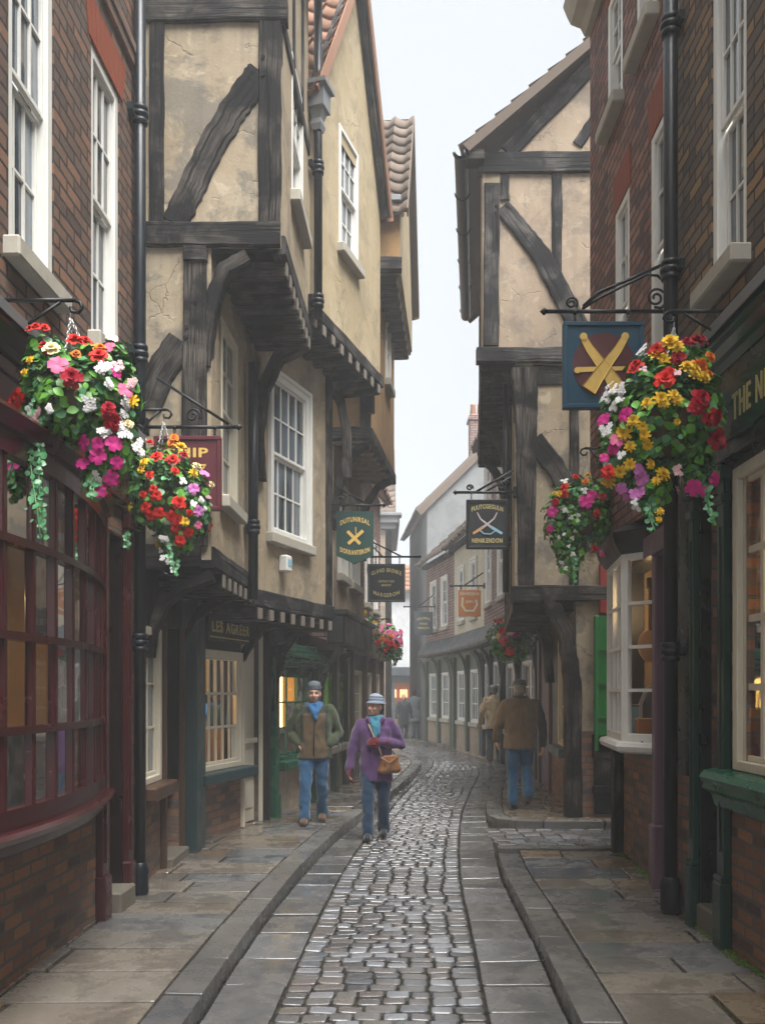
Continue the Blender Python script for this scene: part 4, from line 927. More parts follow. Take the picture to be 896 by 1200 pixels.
q = MB(); q.box(-.05, U4.L, -.1, .14, 2.36, 2.74, bev=.015); q.box(-.08, U4.L+.03, -.1, .2, 2.74, 2.82, bev=.02); part('fascia', q, M['black'], h, U4)
L4 = FR((-1.03, 13.27), (-.66, 16.2), 'L'); w10 = L4.rect(392, 404, 790, 880); w10 = (L4.L-1.6, L4.L-.55, .85, 2.0)
w11 = (.25, 1.0, .85, 2.0)
part('wall', wall_mb(0, L4.L, 0, .75, []), M['plaster_pink'], h, L4); part('wall', wall_mb(0, L4.L, .75, 2.5, [w10, w11]), M['green'], h, L4)
for u in (L4.L-.12, L4.L-1.75, 1.15, .1): q = MB(); q.box(u-.08, u+.08, 0, .1, .1, 2.36, bev=.01); part('pilaster', q, M['green'], h, L4)
for w_ in (w10, w11):
    sash_window(h, L4, *w_, cols=2, rows=2, d=0, fw=.05, mat='green_hi', pane='glass', sill='stone_sill', sproj=.13)
room_box(h, L4, .1, L4.L-.1, .8, 2.3, .6)
q = MB(); q.box(w10[0]+.1, w10[1]-.1, -.5, -.49, .95, 1.9); part('glowing_panel', q, M['panel_glow'], h, L4)  # flat panel glows in place of a lit interior
for yy in (13.6, 15.9): bracket(h, FACE(-.62, -1.2, yy), [(.30, 1.4), (.27, 1.8), (.19, 2.1), (.02, 2.28), (-.05, 2.33)], [.09, .1, .13, .14, .1], -.12, .02, mat='green_door')
pipe(h, K4m, -.02, .10, 5.4, 7.35, .04, bands=(6.4,), shoe=False, mat='iron')

# 5. pale red brick house beyond
h = thing('brick_house', 'pale red brick house beyond the green shopfront, half hidden by fog', 'house', (-.3, 19, 0), HG)
F = FR((-.62, 16.3), (-.05, 21.7), 'L')
ws = [(.7, 1.4, 3.5, 5.0), (2.2, 2.9, 3.5, 5.0), (3.7, 4.4, 3.5, 5.0)]
gs = [(.4, 1.5, .9, 2.1), (2.0, 3.0, .9, 2.1), (3.6, 4.8, .9, 2.1)]
part('wall', wall_mb(0, F.L, 2.7, 6.1, ws), M['brick_pink'], h, F); part('wall', wall_mb(0, F.L, 0, 2.7, gs), M['purple'], h, F)
for w_ in ws: sash_window(h, F, *w_, cols=2, rows=(2, 2), d=0, fw=.07)
for w_ in gs: sash_window(h, F, *w_, cols=3, rows=3, d=0, fw=.06, mat='cream')
q = MB(); q.box(0, F.L, 0, .16, 2.4, 2.75, bev=.02); part('fascia', q, M['brown'], h, F)
for u in (.15, 1.75, 3.3, 5.2): q = MB(); q.box(u-.09, u+.09, 0, .1, .1, 2.4, bev=.01); part('pilaster', q, M['brown'], h, F)
ro = MB(); roof_tiles(ro, F.at(-.1, .2, 6.05), F.x, -F.y+V((0, 0, 1.0)), F.L+.2, 3.2, .3, .34); part('roof', ro, M['tile'], h, WI)
E = Frame((-3.5, 21.72), (-.05, 21.72)); part('wall', wall_mb(0, E.L, 0, 6.1), M['brick_pink'], h, E)
K = FACE(-.62, -3.2, 16.3); part('wall', wall_mb(0, K.L, 0, 6.1, gable=[(K.L*.7, 9.0)]), M['brick_pink'], h, K)

# 6. grey house across the bend
h = thing('rendered_house', 'tall grey rendered house with a heavy cornice standing across the bend', 'house', (-1.6, 33.2, 0), HG)
F = FACE(.32, -6, 33); E = Frame((.32, 39), (.32, 33))
ws = [(.9, 1.7, 3.4, 5.2), (2.6, 3.4, 3.4, 5.2), (4.3, 5.1, 3.4, 5.2)]
part('wall', wall_mb(0, F.L, 0, 7.6, ws), M['plaster_pink'], h, F); part('wall', wall_mb(0, E.L, 0, 7.6), M['plaster_grey'], h, E)
for w_ in ws: sash_window(h, F, *w_, cols=2, rows=(2, 2), d=0, fw=.08)
q = MB(); q.box(-.25, F.L, -.2, .28, 7.6, 7.85, bev=.04); q.box(-.15, F.L, -.2, .16, 7.42, 7.6, bev=.03); q.box(-.35, F.L, -.2, .38, 7.85, 7.97, bev=.02); part('cornice', q, M['plaster_grey'], h, F)
q = MB(); q.box(-.25, E.L, -.2, .28, 7.6, 7.85, bev=.04); part('cornice', q, M['plaster_grey'], h, E)
ro = MB(); roof_tiles(ro, V((.45, 32.75, 7.95)), V((-1, 0, 0)), V((0, 1, .9)), 6.4, 4.5, .34, .38); part('roof', ro, M['tile_grey'], h, WI)
# 7. the white house that closes the view
h = thing('rendered_house', 'white house with an orange tiled roof closing the end of the lane', 'house', (2, 47, 0), HG)
F = FACE(5, -3.2, 46)
ws = [(5-2.6, 5-1.5, 3.2, 5.4), (5-.6, 5+.5, 3.2, 5.4), (5+1.6, 5+2.6, 3.2, 5.4), (1, 2, 3.2, 5.4)]; gs = [(5-2.4, 5-.6, .2, 2.2), (5-.1, 5+2.2, .9, 2.2)]
part('wall', wall_mb(0, F.L, 2.9, 6.7, ws), M['plaster_white'], h, F); part('wall', wall_mb(0, F.L, 0, 2.9, gs), M['grey_shop'], h, F)
for w_ in ws: sash_window(h, F, *w_, cols=2, rows=(2, 2), d=0, fw=.1)
room_box(h, F, 2.3, 7.4, .15, 2.4, 1.2)
q = MB(); q.box(0, F.L, 0, .25, 2.5, 2.95, bev=.03); part('fascia', q, M['grey_shop'], h, F)
ro = MB(); roof_tiles(ro, F.at(-.1, .3, 6.7), F.x, -F.y+V((0, 0, .85)), F.L+.2, 2.2, .36, .4); part('roof', ro, M['tile_orange'], h, WI)
rl = m_emit('red_shop_glow', (1, .3, .14), .55)
for x in (3.1, 3.75, 4.3, 6.2): q = MB(); q.box(x, x+.38, -1.2, -1.15, 1.45, 1.85); part('glowing_panel', q, rl, h, F)  # bare glowing boxes stand in for lit windows of the shop
# ------------------------------------------------------------------ houses on the right
# 1. near brown brick house with the green shopfront
h = thing('brick_house', 'buff brown brick house above the dark green shopfront', 'house', (2.2, 5, 0), HG)
F = FR((2.16, -3.0), (2.12, 6.88), 'R'); RA = F
uR = lambda F, y: (y-F.p0.y)/F.x.y
w1 = F.rect(833, 874, 0, 335); w1 = (w1[0], w1[1], 4.29, 6.25)
wb = (uR(F, 3.2), uR(F, 3.9), 4.29, 6.25); w2 = F.rect(863, 900, 545, 898); w2 = (w2[0]-.0, F.u(863), 1.22, 3.02); w2 = (F.u(863)-2.3, F.u(863), 1.22, 3.02)
d1 = (F.u(839, .03), F.u(820)); d1 = (min(d1), max(d1), .12, 2.95)
opens = [w1, wb, w2, d1]
part('wall', wall_mb(0, F.L, 0, 1.1, opens), M['brick_riser'], h, F); part('wall', wall_mb(0, F.L, 1.1, 3.3, opens), M['green_door'], h, F); part('wall', wall_mb(0, F.L, 3.3, 9.8, opens), M['brick_buff'], h, F)
for w_ in (w1, wb): sash_window(h, F, *w_, cols=3, rows=(2, 2), d=-.04, fw=.075, sw=.07, sproj=.12)
q = MB()
for k in range(9):
    t0, t1 = k/9, (k+1)/9; u0, u1 = w1[0]-.05, w1[1]+.05; q.box(u0+(u1-u0)*t0+.004, u0+(u1-u0)*t1-.004, -.02, .006, 6.25, 6.55)
part('window_arch', q, M['rubbed'], h, F)
q = MB(); e0 = F.u(801, .09)
q.box(0, e0, -.01, .08, 3.08, 3.62, bev=.01); fb = part('fascia', q, M['green_door'], h, F)
q = MB(); q.box(e0-2.2, e0-.12, .08, .095, 3.17, 3.50, bev=.005); bd = part('name_board', q, M['green'], h, F)
uT = F.u(857, .1)
for wd in ('THE', 'NI'):
    q = MB(); q.add(letters(wd, .215, bold=.008, sx=.60, gap=.16), Matrix.Translation((0, .097, 3.26)) @ MX); top = max(v[0] for v in q.v); low = min(v[0] for v in q.v)
    q2 = MB(); q2.add(q, Matrix.Translation((uT-top, 0, 0))); sub('lettering', q2, M['gold_dim'], bd); uT -= (top-low)+.075
q = MB(); prof = [(0, 3.60), (.09, 3.60), (.10, 3.65), (.12, 3.67), (.14, 3.72), (.165, 3.74), (.175, 3.79), (0, 3.84)]
q.grid([[(u, d, z) for d, z in prof] for u in (0, e0+.02)], closed=True, smooth=False, caps=True); part('cornice', q, M['green'], h, F)
q = MB(); q.grid([[(u, d, z) for d, z in [(0, 3.90), (.175, 3.825), (.195, 3.82), (.195, 3.77), (.202, 3.77), (.207, 3.835), (0, 3.92)]] for u in [e0*k/14 for k in range(15)]+[e0+.03]], closed=True, smooth=False, caps=True); part('lead_flashing', q, M['lead'], h, F)
for pa, pb in ((857, 839), (820, 806)):
    a, b = sorted((F.u(pa), F.u(pb, .05))); q = MB()
    q.box(a, b, 0, .05, .12, 3.08, bev=.008); q.box(a-.015, b+.015, 0, .075, .1, .52, bev=.012); q.box(a-.012, b+.012, 0, .07, .52, .56, bev=.01)
    q.box(a+.05, b-.05, .05, .06, .7, 2.7, bev=.006); q.box(a-.015, b+.015, 0, .07, 2.84, 2.9, bev=.01); q.box(a-.025, b+.025, 0, .09, 2.98, 3.07, bev=.012)
    part('pilaster', q, M['green'], h, F)
q = MB(); q.box(d1[0], d1[1], -.3, -.26, .28, 2.95); q.box(d1[0]+.05, d1[1]-.05, -.26, -.245, .42, 1.1, bev=.01); q.box(d1[0]+.05, d1[1]-.05, -.26, -.245, 1.25, 2.3, bev=.01); dr = part('door', q, M['green_door'], h, F)
q = MB(); q.box(d1[0], d1[0]+.02, -.26, .004, .12, 2.95); q.box(d1[1]-.02, d1[1], -.26, .004, .12, 2.95); part('door_frame', q, M['green_door'], h, F)
q = MB(); q.box(d1[0]-.02, d1[1]+.02, -.3, .03, .08, .28, bev=.015); part('step', q, M['step'], h, F)
sash_window(h, F, *w2, cols=9, rows=4, d=.0, fw=.075, bar=.04, mat='cream', pane='glass', sill=None)
q = MB(); a, b = w2[0]-.1, F.u(846)
q.grid([[(u, d, z) for d, z in ((0, 1.22), (.12, 1.20), (.15, 1.16), (.12, 1.12), (.13, 1.09), (.07, 1.05), (.05, .98), (0, .98))] for u in (a, b)], closed=True, smooth=False, caps=True); part('window_sill', q, M['green_hi'], h, F)
room_box(h, F, w2[0]-.2, w2[1]+.1, 1.1, 3.1, 1.2)
q = MB(); q.box(w2[0], w2[1], -.75, -.24, 1.14, 1.18); q.box(w2[0], w2[1], -1.35, -1.1, 1.8, 1.83); q.box(w2[0], w2[1], -1.35, -1.1, 2.35, 2.38); part('shop_shelf', q, M['floor'], h, F)
for i, (py_, m, lab, zz) in enumerate(((4.9, 'gold_dim', 'tall gilt bottle standing behind the cream window of the green shop', 1.18), (5.25, 'teal', 'dark teal vase nearest the cream window frame of the green shop', 1.18), (4.6, 'brown', 'brown vase at the edge of the cream window of the green shop', 1.18), (5.0, 'cream', 'cream vase on the middle shelf of the green shop', 1.83))):
    t = thing('vase', lab, 'vase', F.at(uR(F, py_), -.5 if i < 3 else -1.22, zz), 'vases in the green shop'); q = MB(); s_ = 1.3 if i < 2 else .9
    q.lathe([(0, 0), (.08*s_, 0), (.11*s_, .1*s_), (.1*s_, .24*s_), (.05*s_, .36*s_), (.035*s_, .46*s_), (.05*s_, .5*s_)], n=14); part('vase_body', q, M[m], t)
lp = thing('pendant_lamp', 'warm pendant lamp hanging inside the green corner shop', 'lamp', F.at(uR(F, 4.95), -.7, 2.62)); q = MB(); q.lathe([(0, -.07), (.06, -.05), (.075, 0), (.05, .05), (.02, .07)], n=14); part('bulb', q, M['lamp'], lp); q = MB(); q.tube([(0, 0, .07), (0, 0, .45)], .008, 6); part('flex', q, M['iron'], lp); q = MB(); q.lathe([(.02, .09), (.06, .07), (.13, 0), (.135, -.01)], n=16); part('lamp_shade', q, M['brown'], lp)

# 2. red brick house with the bay window, great downpipe at its near edge
h = thing('brick_house', 'dark red brick house with a cream shop bay window and a tall black downpipe', 'house', (2.3, 8.2, 0), HG)
F = FR((2.12, 6.885), (2.13, 9.42), 'R'); RB = F
wa = F.rect(762.5, 784, 140, 405); wb = F.rect(720.5, 737, 245, 470); wc = F.rect(712, 729, 0, 130); wd = F.rect(746, 769, 0, 40)
wa = (wa[0], wa[1], 4.22, 6.05); wb = (wb[0], wb[1], 4.22, 6.05); wc = (wc[0], wc[1], 7.0, 8.15); wd = (wd[0], wd[1], 7.0, 8.15)
part('wall', wall_mb(0, F.L, 3.12, 8.5, [wa, wb, wc, wd]), M['brick_red'], h, F)
for w_ in (wa, wb, wc, wd):
    sash_window(h, F, *w_, cols=2, rows=(2, 2), d=-.03, fw=.07, sproj=.11); q = MB()
    for k in range(8):
        u0, u1 = w_[0]-.06, w_[1]+.06; q.box(u0+(u1-u0)*k/8+.004, u0+(u1-u0)*(k+1)/8-.004, -.02, .008, w_[3], w_[3]+.33)
    part('window_arch', q, M['rubbed'], h, F)
q = MB(); q.grid([[(u, d, z) for d, z in ((0, 8.42), (.06, 8.42), (.1, 8.5), (.2, 8.54), (.24, 8.62), (.28, 8.72), (0, 8.74))] for u in (0, F.L+.22)], closed=True, smooth=False, caps=True); part('cornice', q, M['stone_sill'], h, F)
ro = MB(); roof_tiles(ro, F.at(-.0, .2, 8.72), F.x, -F.y+V((0, 0, .8)), F.L, 3.0, .28, .32); part('roof', ro, M['tile_grey'], h, WI)
E = Frame((2.13, 9.425), (6, 9.425)); E = Frame((6, 9.425), (2.13, 9.425)); part('wall', wall_mb(0, E.L-.26, 0, 3.12), M['brick_red'], h, E); part('wall', wall_mb(0, E.L, 3.12, 8.5), M['brick_red'], h, E)
pipe(h, RA, uR(RA, 6.65), .082, .13, 9.6, .05, bands=(1.92, 4.62, 6.35), mat='iron')
G = FR((2.24, 6.885), (2.36, 9.40), 'R')
ud = (uR(G, 7.05), uR(G, 7.52)); by0, by1 = 7.95, 9.26
part('wall', wall_mb(0, G.L, 0, 1.1, [(ud[0], ud[1], .12, 2.6)]), M['brick_riser'], h, G)
part('wall', wall_mb(0, G.L, 1.1, 3.12, [(ud[0], ud[1], .12, 2.75), (uR(G, by0), uR(G, by1), 1.2, 2.85)]), M['black'], h, G)
q = MB(); q.box(ud[0]+.0, ud[1], -.16, -.12, .14, 2.2); q.box(ud[0]+.06, ud[1]-.06, -.12, -.105, .3, 1.1, bev=.01); q.box(ud[0]+.06, ud[1]-.06, -.12, -.105, 1.25, 2.1, bev=.01); part('door', q, M['navy'], h, G)
q = MB(); q.box(ud[0], ud[1], -.12, -.04, 2.2, 2.28, bev=.01); q.box(ud[0], ud[0]+.05, -.12, -.05, 2.28, 2.75); q.box(ud[1]-.05, ud[1], -.12, -.05, 2.28, 2.75); q.box((ud[0]+ud[1])/2-.02, (ud[0]+ud[1])/2+.02, -.12, -.05, 2.28, 2.75); tl = part('transom_window', q, M['white'], h, G)
q = MB(); q.quad([(ud[0], -.09, 2.28), (ud[1], -.09, 2.28), (ud[1], -.09, 2.75), (ud[0], -.09, 2.75)]); sub('pane', q, M['pane'], tl)
q = MB(); a = ud[1]; q.box(a, a+.11, -.02, .09, .12, 2.95, bev=.01); q.box(a-.02, a+.13, -.02, .11, .1, .62, bev=.015); q.box(ud[0]-.1, ud[1]+.2, -.02, .14, 2.78, 2.95, bev=.01); part('door_surround', q, M['mauve'], h, G)
q = MB(); a = ud[0]; q.box(a-.1, a, -.02, .10, .12, 2.78, bev=.01); part('door_frame', q, M['navy'], h, G)
# the canted bay: near cheek, front, far cheek
Pn0, Pn1, Pf1, Pf0 = V((2.315, 7.86)), V((2.085, 8.12)), V((2.20, 9.14)), V((2.36, 9.3))
z0, z1 = 1.26, 2.88
def bayseg(mbf, mbp, a, b, cols, rows, fr=.045, bar=.022):
    L = (b-a).length; Fr = Frame((a.x, a.y), (b.x, b.y)); T = Fr.M
    for x0, x1, c, d in ((0, fr, z0, z1), (L-fr, L, z0, z1), (fr, L-fr, z0, z0+.07), (fr, L-fr, z1-.06, z1)): mbf.box(x0, x1, -.05, .02, c, d, M=T, bev=.005)
    for k in range(1, cols): x = fr+(L-2*fr)*k/cols; mbf.box(x-bar/2, x+bar/2, -.035, .008, z0+.07, z1-.06, M=T)
    for k in range(1, rows):
        z = z0+.07+(z1-z0-.13)*k/rows
        for j in range(cols):
            x0 = fr+(L-2*fr)*j/cols+(bar/2 if j else 0); x1 = fr+(L-2*fr)*(j+1)/cols-(bar/2 if j < cols-1 else 0)
            mbf.box(x0, x1, -.035, .008, z-bar/2, z+bar/2, M=T)
    mbp.quad([T @ V((fr, -.02, z0+.07)), T @ V((L-fr, -.02, z0+.07)), T @ V((L-fr, -.02, z1-.06)), T @ V((fr, -.02, z1-.06))])
def loc(mb, root): return place(mb, Matrix.Translation(-V(root.location)))
f_, p_ = MB(), MB()
bayseg(f_, p_, Pn0, Pn1, 1, 4, .05, .028); bayseg(f_, p_, Pn1, Pf1, 3, 4, .045, .026); bayseg(f_, p_, Pf1, Pf0, 1, 4)
bay = part('bay_window', loc(f_, h), M['white'], h); sub('pane', loc(p_, h), M['glass'], bay)
def bayring(e, z):
    n1 = V((-.05, -.05)).normalized()
    P4 = [V((2.42, 7.86-.0)), Pn0, Pn1, Pf1, Pf0, V((2.42, 9.32))]; c = V((2.35, 8.6)); off = [V((0, -e)), V((0, -e*1.1)), V((-e, -e*.55)), V((-e, e*.5)), V((0, e)), V((0, e))]
    return [(*(p+o), z) for p, o in zip(P4, off)]
q = MB(); q.grid([bayring(e, z) for e, z in ((.03, 1.16), (.07, 1.18), (.085, 1.22), (.07, 1.25), (.02, 1.262))], closed=True, smooth=False, caps=True); sub('sill', loc(q, h), M['white'], bay)
q = MB(); q.grid([bayring(e, z) for e, z in ((.02, 2.876), (.05, 2.90), (.09, 2.97), (.11, 3.05), (.12, 3.06), (.0, 3.13))], closed=True, smooth=False, caps=True); sub('bay_roof', loc(q, h), M['black'], bay)
room_box(h, G, uR(G, by0)-.02, uR(G, by1)+.02, 1.2, 2.95, 1.0)
q = MB(); q.box(uR(G, by0), uR(G, by1), -.9, .1, 1.24, 1.27); part('shop_shelf', q, M['floor'], h, G)
q = MB(); q.box(2.30, 2.36, 7.62, 7.86, 1.2, 2.85); part('shutter_board', loc(q, h), M['plaster_white'], h)
q = MB(); q.box(G.L-.26, G.L-.12, 0, .1, .1, 1.15, bev=.015); part('post', q, M['timber'], h, G)
lp = thing('pendant_lamp', 'warm lamp hanging high inside the cream bay window', 'lamp', (2.5, 8.55, 2.5)); q = MB(); q.lathe([(0, -.07), (.05, -.05), (.06, 0), (.04, .05), (.02, .07)], n=14); part('bulb', q, M['lamp'], lp); q = MB(); q.tube([(0, 0, .07), (0, 0, .4)], .008, 6); part('flex', q, M['iron'], lp)  # lamp put in only to brighten the bay interior
# goods in the bay
t = thing('crate', 'small orange wooden box on the bay window shelf', 'box', (2.30, 8.17, 1.275)); q = MB(); q.box(-.09, .09, -.06, .06, 0, .17, bev=.006); part('box_body', q, M['sign_orange'], t); q = MB(); q.box(-.095, .095, -.065, .065, .17, .185, bev=.004); part('lid', q, M['copper'], t)
t = thing('crate', 'larger teal box behind the orange box in the bay window', 'box', (2.27, 8.5, 1.275)); q = MB(); q.box(-.12, .12, -.08, .08, 0, .28, bev=.006); part('box_body', q, M['skyblue'], t); q = MB(); q.box(-.125, .125, -.085, .085, .28, .3, bev=.004); part('lid', q, M['teal'], t)
t = thing('mandolin', 'brown wooden stringed instrument hanging in the bay window', 'instrument', (2.37, 8.3, 2.1)); q = MB()
for k in range(1): q.lathe([(0, -.03), (.10, -.03), (.12, 0), (.10, .03), (0, .03)], n=20, sx=1, sy=1)
qq = MB(); qq.add(q, Matrix.Rotation(PI/2, 4, 'X') @ Matrix.Diagonal((1, 1.25, 1, 1))); part('body', qq, M['copper'], t); q = MB(); q.box(-.02, .02, -.02, .015, .1, .5, bev=.004); part('neck', q, M['floor'], t); q = MB(); q.box(-.035, .035, -.02, .015, .5, .6, bev=.006); part('head', q, M['brown'], t)
t = thing('picture_frame', 'arched grey mirror standing in the bay window', 'mirror', (2.42, 8.42, 1.275)); q = MB(); q.ribbon([(-.11, 0), (-.11, .3), (-.06, .43), (0, .47), (.06, .43), (.11, .3), (.11, 0)], .03, -.015, .015, seg=2); part('frame', q, M['silver'], t); q = MB(); q.poly_prism([(-.1, .01), (.1, .01), (.1, .3), (.05, .42), (-.05, .42), (-.1, .3)], -.008, .0); part('mirror_glass', q, M['pane_pale'], t)

# 3. timber house with its gable end towards the camera
h = thing('timber_house', 'greyed timber framed house with its gable end facing and jetties over the footway', 'house', (2.6, 14, 0), HG)
Y2 = 11.8; zT, zM, ev = 5.86, 2.93, 8.30
FT = FACE(1.255, 5.2, Y2); FM = FACE(1.66, 5.2, Y2); FG = FACE(2.43, 5.2, Y2)
rx = 3.22; rz = ev+(rx-1.255)*.93
gl = [(FT.L-(rx-1.255), rz)]
part('wall', wall_mb(0, FT.L, zT, ev, gable=gl), M['plaster_pink'], h, FT); part('wall', wall_mb(0, FM.L, zM, zT), M['plaster_dirty'], h, FM)
pz = lambda F, px, py: F.hit(px, py)
beam(h, FT, [pz(FT, 559, 192), pz(FT, 720, 191)], .26, .05, mat='timber_pale'); beam(h, FT, [pz(FT, 558, 417), pz(FT, 720, 417)], .19, .06, mat='timber_pale')
beam(h, FT, [pz(FT, 575, 406), pz(FT, 576, 216)], .19, .04, mat='timber_pale', pegs=[pz(FT, 580, 243), pz(FT, 580, 251)])
beam(h, FT, [pz(FT, 591, 235), pz(FT, 591, 206)], .12, .03, mat='timber_pale'); beam(h, FT, [pz(FT, 652, 325), pz(FT, 652, 204)], .13, .025, mat='timber_pale')
beam(h, FT, [pz(FT, 588, 243), pz(FT, 612, 272), pz(FT, 634, 300), pz(FT, 655, 340), pz(FT, 672, 372), pz(FT, 688, 405)], [.22, .24, .24, .25, .26, .27], .034, name='brace', mat='timber_pale')
beam(h, FT, [pz(FT, 594, 180), pz(FT, 700, 70)], .20, .04, name='rafter', mat='timber_pale'); beam(h, FT, [pz(FT, 676, 170), pz(FT, 700, 135)], .14, .02, name='brace', mat='timber_pale')
beam(h, FM, [pz(FM, 616, 692), pz(FM, 616, 500), pz(FM, 614, 432)], [.20, .20, .34], .05); beam(h, FM, [pz(FM, 600, 696), pz(FM, 720, 695)], .20, .06)
beam(h, FM, [pz(FM, 600, 440), pz(FM, 720, 440)], .25, .02); beam(h, FM, [pz(FM, 672, 690), pz(FM, 672, 450)], .12, .025)
beam(h, FM, [pz(FM, 624, 516), pz(FM, 648, 545), pz(FM, 668, 578), pz(FM, 700, 640)], [.26, .25, .24, .24], .035, name='brace')
bracket(h, FACE(1.66, 3, Y2+.01), [pz(FM, 611, 560), pz(FM, 611, 505), pz(FM, 604, 470), pz(FM, 590, 440), pz(FM, 572, 430)], [.12, .14, .16, .16, .11], -.14, .045)
def leanF(x0, x1, y0=Y2+.004, y1=16.8): return FR((x0, y0), (x1, y1), 'R')
S_T, S_M, S_G = leanF(1.255, 1.74), leanF(1.66, 2.2), FR((2.43, 11.9), (2.84, 16.8), 'R')
part('wall', wall_mb(0, S_T.L, zT, ev), M['plaster'], h, S_T); part('wall', wall_mb(0, S_M.L, zM, zT), M['plaster'], h, S_M)
beam(h, S_T, [(.1, zT), (S_T.L, zT)], .18, .04, mat='timber_pale'); beam(h, S_M, [(.1, zM), (S_M.L, zM)], .18, .04)
for u in (1.3, 2.5, 3.7, 4.85): beam(h, S_T, [(u, zT+.1), (u, ev)], .15, .02, mat='timber_pale'); beam(h, S_M, [(u, zM+.1), (u, zT-.1)], .15, .02)
joists(h, S_T, [.2+k*.28 for k in range(17)], -.5, .03, zT-.09); joists(h, S_M, [.2+k*.28 for k in range(17)], -.75, .03, zM-.09)
for FF, zz, w0 in ((S_T, zT, .5), (S_M, zM, .8)):
    q = MB(); q.box(.05, FF.L, -w0, -.02, zz-.05, zz-.02); part('soffit', q, M['soffit'], h, FF)
for yy in (13.6, 15.6):
    x = 1.66+(yy-Y2)*.108; bracket(h, FACE(x, x+1, yy), [(1.0, 4.3), (1.0, 4.8), (1.1, 5.2), (1.25, 5.45), (1.40, 5.58)], [.12, .14, .16, .16, .11], -.14, .03)
ro = MB(); e = V((1.03, Y2-.22, ev+.10)); sl = V((rx, Y2-.22, rz+.14))-e; roof_tiles(ro, e+V((0, 0, 0)), V((.095, 1, 0)), sl, 5.4, sl.length, .27, .30); part('roof', ro, M['tile_grey'], h, WI)
ro = MB(); ro.quad([(rx, Y2-.22, rz+.12), (5.3, Y2-.22, ev+.1), (5.8, 17, ev+.1), (rx+.5, 17, rz+.12)]); part('roof', ro, M['tile_grey'], h, WI)
gu = MB(); gu.grid([[V((.99+.1*(y-Y2), y, 8.36-.004*k)) + V((.085*math.cos(a), 0, .085*math.sin(a))) for a in [PI+PI*j/8 for j in range(9)]] for k, y in enumerate([Y2-.25+i*.5 for i in range(11)])])
gu.grid([[V((.99+.1*(y-Y2), y, 8.36-.004*k)) + V((.078*math.cos(a), 0, .078*math.sin(a)+.004)) for a in [PI+PI*j/8 for j in range(9)]] for k, y in enumerate([Y2-.25+i*.5 for i in range(11)])])
for i in range(6): y = Y2-.2+i*.95; x = .99+.1*(y-Y2); gu.tube([(x+.095*math.cos(a), y, 8.36+.095*math.sin(a)) for a in [PI+PI*j/8 for j in range(9)]], .012, 6)
gu.tube([(1.0, Y2-.24, 8.36), (1.02, Y2-.24, 8.29)], .02, 6)
o = part('gutter', place(gu, Matrix.Translation((-2.6, -14, 0))), M['iron'], h)
q = MB(); q.box(1.05, 1.26, Y2-.2, Y2+.02, ev-.02, ev+.10); part('soffit', place(q, Matrix.Translation((-2.6, -14, 0))), M['timber'], h)
# its ground floor
part('wall', wall_mb(0, FG.L, 0, 1.2), M['brick_riser'], h, FG); part('wall', wall_mb(0, FG.L, 1.2, zM), M['plaster_dirty'], h, FG)
q = MB(); a = FG.u(707); q.box(a-.3, FG.L-.2, 0, .05, .86, 1.16, bev=.01); q.box(a-.3, FG.L-.22, 0, .04, .16, .84, bev=.01); q.box(a-.3, FG.L-.2, 0, .07, .42, .52, bev=.01); part('panelling', q, M['timber'], h, FG)
a, b = FG.u(715), FG.u(697); c0, c1 = FG.hit(706, 880)[1], FG.hit(706, 722)[1]; q = MB(); q.box(a, b, .0, .05, c0, c1, bev=.008)
for k in range(1, 4): q.box(a+.01, b-.01, .05, .07, c0+(c1-c0)*k/4-.012, c0+(c1-c0)*k/4+.012)
q.box(b-.02, b+.02, -.02, .07, c0, c1, bev=.006); part('shutter', q, M['shutter'], h, FG)
q = MB(); a, b = FG.u(718), FG.u(701); q.box(a, b, .0, .06, c1+.03, c1+.66, bev=.01); part('panel_board', q, M['red'], h, FG)
beam(h, FG, [pz(FG, 672, 960), pz(FG, 671, 800), pz(FG, 664, 745), pz(FG, 652, 716), pz(FG, 636, 704)], [.20, .19, .20, .2, .16], .06, -.16, name='post', jit=.01)
bracket(h, FACE(2.5, 3.5, 14.2), [pz(FACE(2.5, 3.5, 14.2), 645, 800), pz(FACE(2.5, 3.5, 14.2), 641, 755), pz(FACE(2.5, 3.5, 14.2), 630, 730), pz(FACE(2.5, 3.5, 14.2), 614, 718)], [.12, .14, .16, .12], -.14, .03)
w_ = S_G.rect(655.5, 667.5, 742, 875); part('wall', wall_mb(0, S_G.L, 0, .92), M['brick_riser'], h, S_G); part('wall', wall_mb(0, S_G.L, .92, zM, [w_]), M['black'], h, S_G)
sash_window(h, S_G, *w_, cols=3, rows=3, d=0, fw=.06, mat='cream', sill='teal', sproj=.16)
q = MB(); q.box(3.0, 4.295, -.02, .05, .12, 2.6, bev=.01); part('panelling', q, M['purple'], h, S_G); q = MB(); q.box(4.3, 4.6, -.02, .1, .1, 2.6, bev=.01); part('pilaster', q, M['purple'], h, S_G)
pipe(h, S_M, .35, .1, 2.98, 5.7, .045, bands=(4.4, 3.6), shoe=False, mat='iron')

